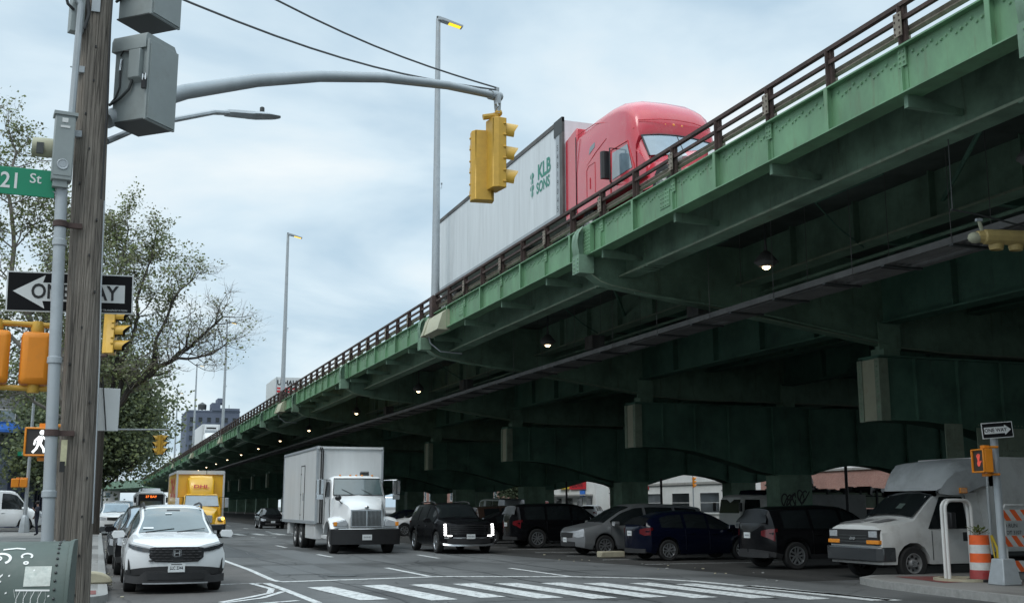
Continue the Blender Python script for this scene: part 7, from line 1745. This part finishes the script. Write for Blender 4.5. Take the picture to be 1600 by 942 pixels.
for k, (x, y, h, sp, lab) in enumerate(((-.2, 90, 10.5, 5.0, 'dense green street tree directly behind the next crossing, largest of the row'), (-.5, 102, 12.5, 5.6, 'dense green street tree, second of the far row'), (-.3, 115, 14, 5.8, 'dense green street tree, third of the far row above the bus'), (-.6, 130, 15, 6, 'dense green street tree, fourth of the far row'), (-.4, 168, 15, 6.5, 'distant green street tree near the bend of the viaduct'), (-2.9, 88.2, 8.5, 3.4, 'low leafy tree whose branches hang before the blue grey building'))):
    rnd = random.Random(20 + k)
    tree(lab, (x, y, .13), round_limbs(rnd, h, sp, 10), [(0, 0, -.1, .26), (0, 0, 2, .2), (0, 0, h * .6, .12)], M['bark_dark'], M['leaf_dark'], 30 + k, 2, 26, .3, gt, M['leaf_olive'], .62, 1, 1.0, name='street_tree')

# ------------------------------------------------------------------ buildings
def windows(parent, face, x, y0, z0, dy, dz, ny, nz, w, h, glassm=None, framem=None):
    """windows on a face: 'x-' / 'x+' at x, 'y-' at y = x; each a frame with its pane set 3 mm proud"""
    for i in range(ny):
        for k in range(nz):
            c, z = y0 + i * dy, z0 + k * dz; f = MB(); p = MB(); fm = framem or M['stucco_white']; t_ = .06
            def bx(mb, a, b0, c_, d_, o0, o1, m):
                if face == 'y-': mb.bb((a, x - o1, c_), (b0, x - o0, d_), m)
                elif face == 'x-': mb.bb((x - o1, a, c_), (x - o0, b0, d_), m)
                else: mb.bb((x + o0, a, c_), (x + o1, b0, d_), m)
            for a, b0, c_, d_ in ((c, c + w, z, z + t_), (c, c + w, z + h - t_, z + h), (c, c + t_, z + t_, z + h - t_), (c + w - t_, c + w, z + t_, z + h - t_), (c + t_, c + w - t_, z + h / 2 - .025, z + h / 2 + .025)): bx(f, a, b0, c_, d_, .003, .07, fm)
            bx(f, c - .1, c + w + .1, z - .1, z - .005, .003, .12, fm)
            fo = f.build('window', parent=parent); bx(p, c + t_, c + w - t_, z + t_, z + h - t_, .004, .02, glassm or M['glass_blue']); p.build('pane', parent=fo)
def building(name, label, x0, y0, x1, y1, h, m, cat='building', group=None, parapet=.35, cornice=None):
    t = thing(name, label, cat, (0, 0, 0), 0, group)
    b = MB(); b.bb((x0, y0, 0), (x1, y1, h), m); b.build('wall', parent=t)
    b = MB(); c = cornice or M['concrete']
    b.bb((x0 - .12, y0 - .12, h), (x1 + .12, y1 + .12, h + parapet), c); b.build('parapet', parent=t)
    return t
t = building('corner_building', 'blue grey painted corner building with blue awning beyond the side street', -34, 88.5, -4.4, 118, 9.5, M['stucco_blue'])
b = MB(); b.bb((-34.05, 88.4, 5.9), (-4.35, 88.5, 6.15), M['concrete']); b.bb((-34.02, 88.44, 6.15), (-4.36, 88.5, 9.45), M['brick_grey']); b.build('upper_facade', parent=t)
windows(t, 'y-', 88.44, -12.5, 6.8, 2.6, 9, 3, 1, 1.3, 1.7)
MB().prism([(87.3, 7.0), (88.4, 7.6), (88.4, 7.3), (87.3, 6.8)], 'x', -8.2, -5.2, M['awning_blue']).build('awning', parent=t)
b = MB()
for x in (-6.2, -5.3): b.bb((x, 88.35, .1), (x + .5, 88.5, 4.6), M['door_blue'])
b.build('door', parent=t); b = MB()
for q in range(3): b.bb((-4.4, 90 + 4 * q, .1), (-4.3, 92 + 4 * q, 4.2), M['door_blue'])
b.build('side_door', parent=t)
t = building('warehouse', 'two storey grey brick warehouse outside the left edge of the photo', -30, 25, -7.5, 60, 8, M['brick_grey']); windows(t, 'x+', -7.5, 27, 4.8, 4, 5, 8, 1, 1.6, 1.8)
t = building('row_house', 'pale row of shops under the trees along the avenue', -30, 160, -4.5, 215, 7, M['stucco_white']); windows(t, 'x+', -4.5, 162, 3.8, 5, 5, 9, 1, 1.8, 1.6)
t = building('low_building', 'distant white low building at the end of the avenue', -14, 430, 7, 460, 9, M['stucco_white']); windows(t, 'y-', 430, -12, 4.5, 3.5, 5, 5, 1, 1.8, 1.8)
# slate blue tower block beyond the viaduct
t = building('slate_building', 'slate blue apartment block with rooftop tank far beyond the viaduct', 28, 420, 46.5, 450, 35.1, M['slate'], parapet=.6, cornice=M['slate'])
b = MB(); b.bb((36.7, 419.6, 35.7), (46.4, 432, 36.6), M['slate']); b.bb((36.6, 421, 36.6), (39.6, 430, 38.6), M['slate']); b.bb((38.6, 421, 38.6), (41, 430, 40.3), M['slate']); b.build('penthouse', parent=t)
b = MB(); b.lathe([(1.5, 36.4), (1.55, 38.0), (1.4, 38.2), (.1, 39)], (33.5, 425, 0), n=12, m=M['grey_dark'])
for a in range(4): b.tube([(33.5 + 1.2 * math.cos(a * PI / 2), 425 + 1.2 * math.sin(a * PI / 2), 35.2), (33.5 + 1.2 * math.cos(a * PI / 2), 425 + 1.2 * math.sin(a * PI / 2), 36.5)], .12, M['grey_dark'], 5)
b.build('water_tank', parent=t); MB().tube([(43, 424, 36), (43, 424, 38.2)], .1, M['grey_dark'], 5).build('antenna', parent=t)
windows(t, 'y-', 420, 29, 5, 3, 3.3, 6, 9, 1.4, 1.8, M['glass'], M['slate'])
# across the viaduct
t = building('brick_building', 'low red brick building seen through the arch above the stake-bed truck', 62, 55, 84, 98, 4.75, M['brick'], parapet=.2); windows(t, 'x-', 62, 57, 1.2, 5, 4, 7, 1, 2.2, 1.6)
t = building('white_shop_building', 'white low commercial building seen through the arch behind the silver minivan', 62, 104, 84, 134, 7.5, M['stucco_white'])
b = MB(); b.bb((61.85, 104, 4.0), (62, 134, 4.25), M['concrete']); b.bb((61.9, 122.5, 3.6), (61.97, 126, 4.0), M['red_mark']); b.build('sign_band', parent=t)
windows(t, 'x-', 62, 106, .9, 6.5, 4, 4, 1, 4.2, 2.2, M['glass'])
t = building('corner_shop', 'white corner shop with red and yellow signs seen under the viaduct', 62, 138, 82, 156, 6.6, M['stucco_white'])
b = MB(); b.bb((61.8, 141.2, 3.9), (61.95, 146.6, 5.0), M['red_mark']); b.text('CROWN', .95, Matrix.Translation((61.79, 143.9, 4.45)) @ Matrix.Rotation(-PI / 2, 4, 'Z') @ Matrix.Rotation(PI / 2, 4, 'X'), M['black_mark'], bold=.02); b.build('shop_sign', parent=t)
b = MB(); b.bb((61.7, 147, 4.0), (61.95, 150.2, 5.4), M['hose']); b.text('SUB', .8, Matrix.Translation((61.69, 148.6, 4.7)) @ Matrix.Rotation(-PI / 2, 4, 'Z') @ Matrix.Rotation(PI / 2, 4, 'X'), M['black_mark']); b.build('yellow_sign', parent=t)
b = MB(); b.bb((61.8, 141.5, 2.9), (61.95, 143, 3.7), M['awning_blue']); b.bb((61.2, 139, 3.0), (62, 155.5, 3.2), M['concrete']); b.build('canopy', parent=t)
for yy in (139.3, 142.5, 146, 150): MB().bb((61.94, yy, .2), (62, yy + 1.8, 2.7), M['glass']).build('shop_window', parent=t)
t = building('brick_building', 'long red brick building with white window trim beyond the far columns', 62, 176, 86, 240, 6.0, M['brick']); windows(t, 'x-', 62, 178, 2.6, 3.6, 4, 16, 1, 1.4, 2.0)
rnd = random.Random(77)
tree('green tree left of the corner shop seen under the viaduct', (60, 161, .13), round_limbs(rnd, 7, 3.6, 8), [(0, 0, -.1, .2), (0, 0, 4, .12)], M['bark_dark'], M['leaf_dark'], 71, 2, 22, .36, None, None, .7, 1, .9, name='street_tree')
# thin drain pipes in the middle of the arches
for k, (x, y) in enumerate(((33.6, 45.6), (32.2, 62.0), (32.8, 78.4))):
    tag(MB().tube([(x, y, 0), (x, y, 6.3)], .075, M['black'], 8).build('drain_pipe'), ('thin black pipe before the brick building under the viaduct', 'thin black pipe before the white low building under the viaduct', 'thin black pipe before the red shop sign under the viaduct')[k], 'pipe')
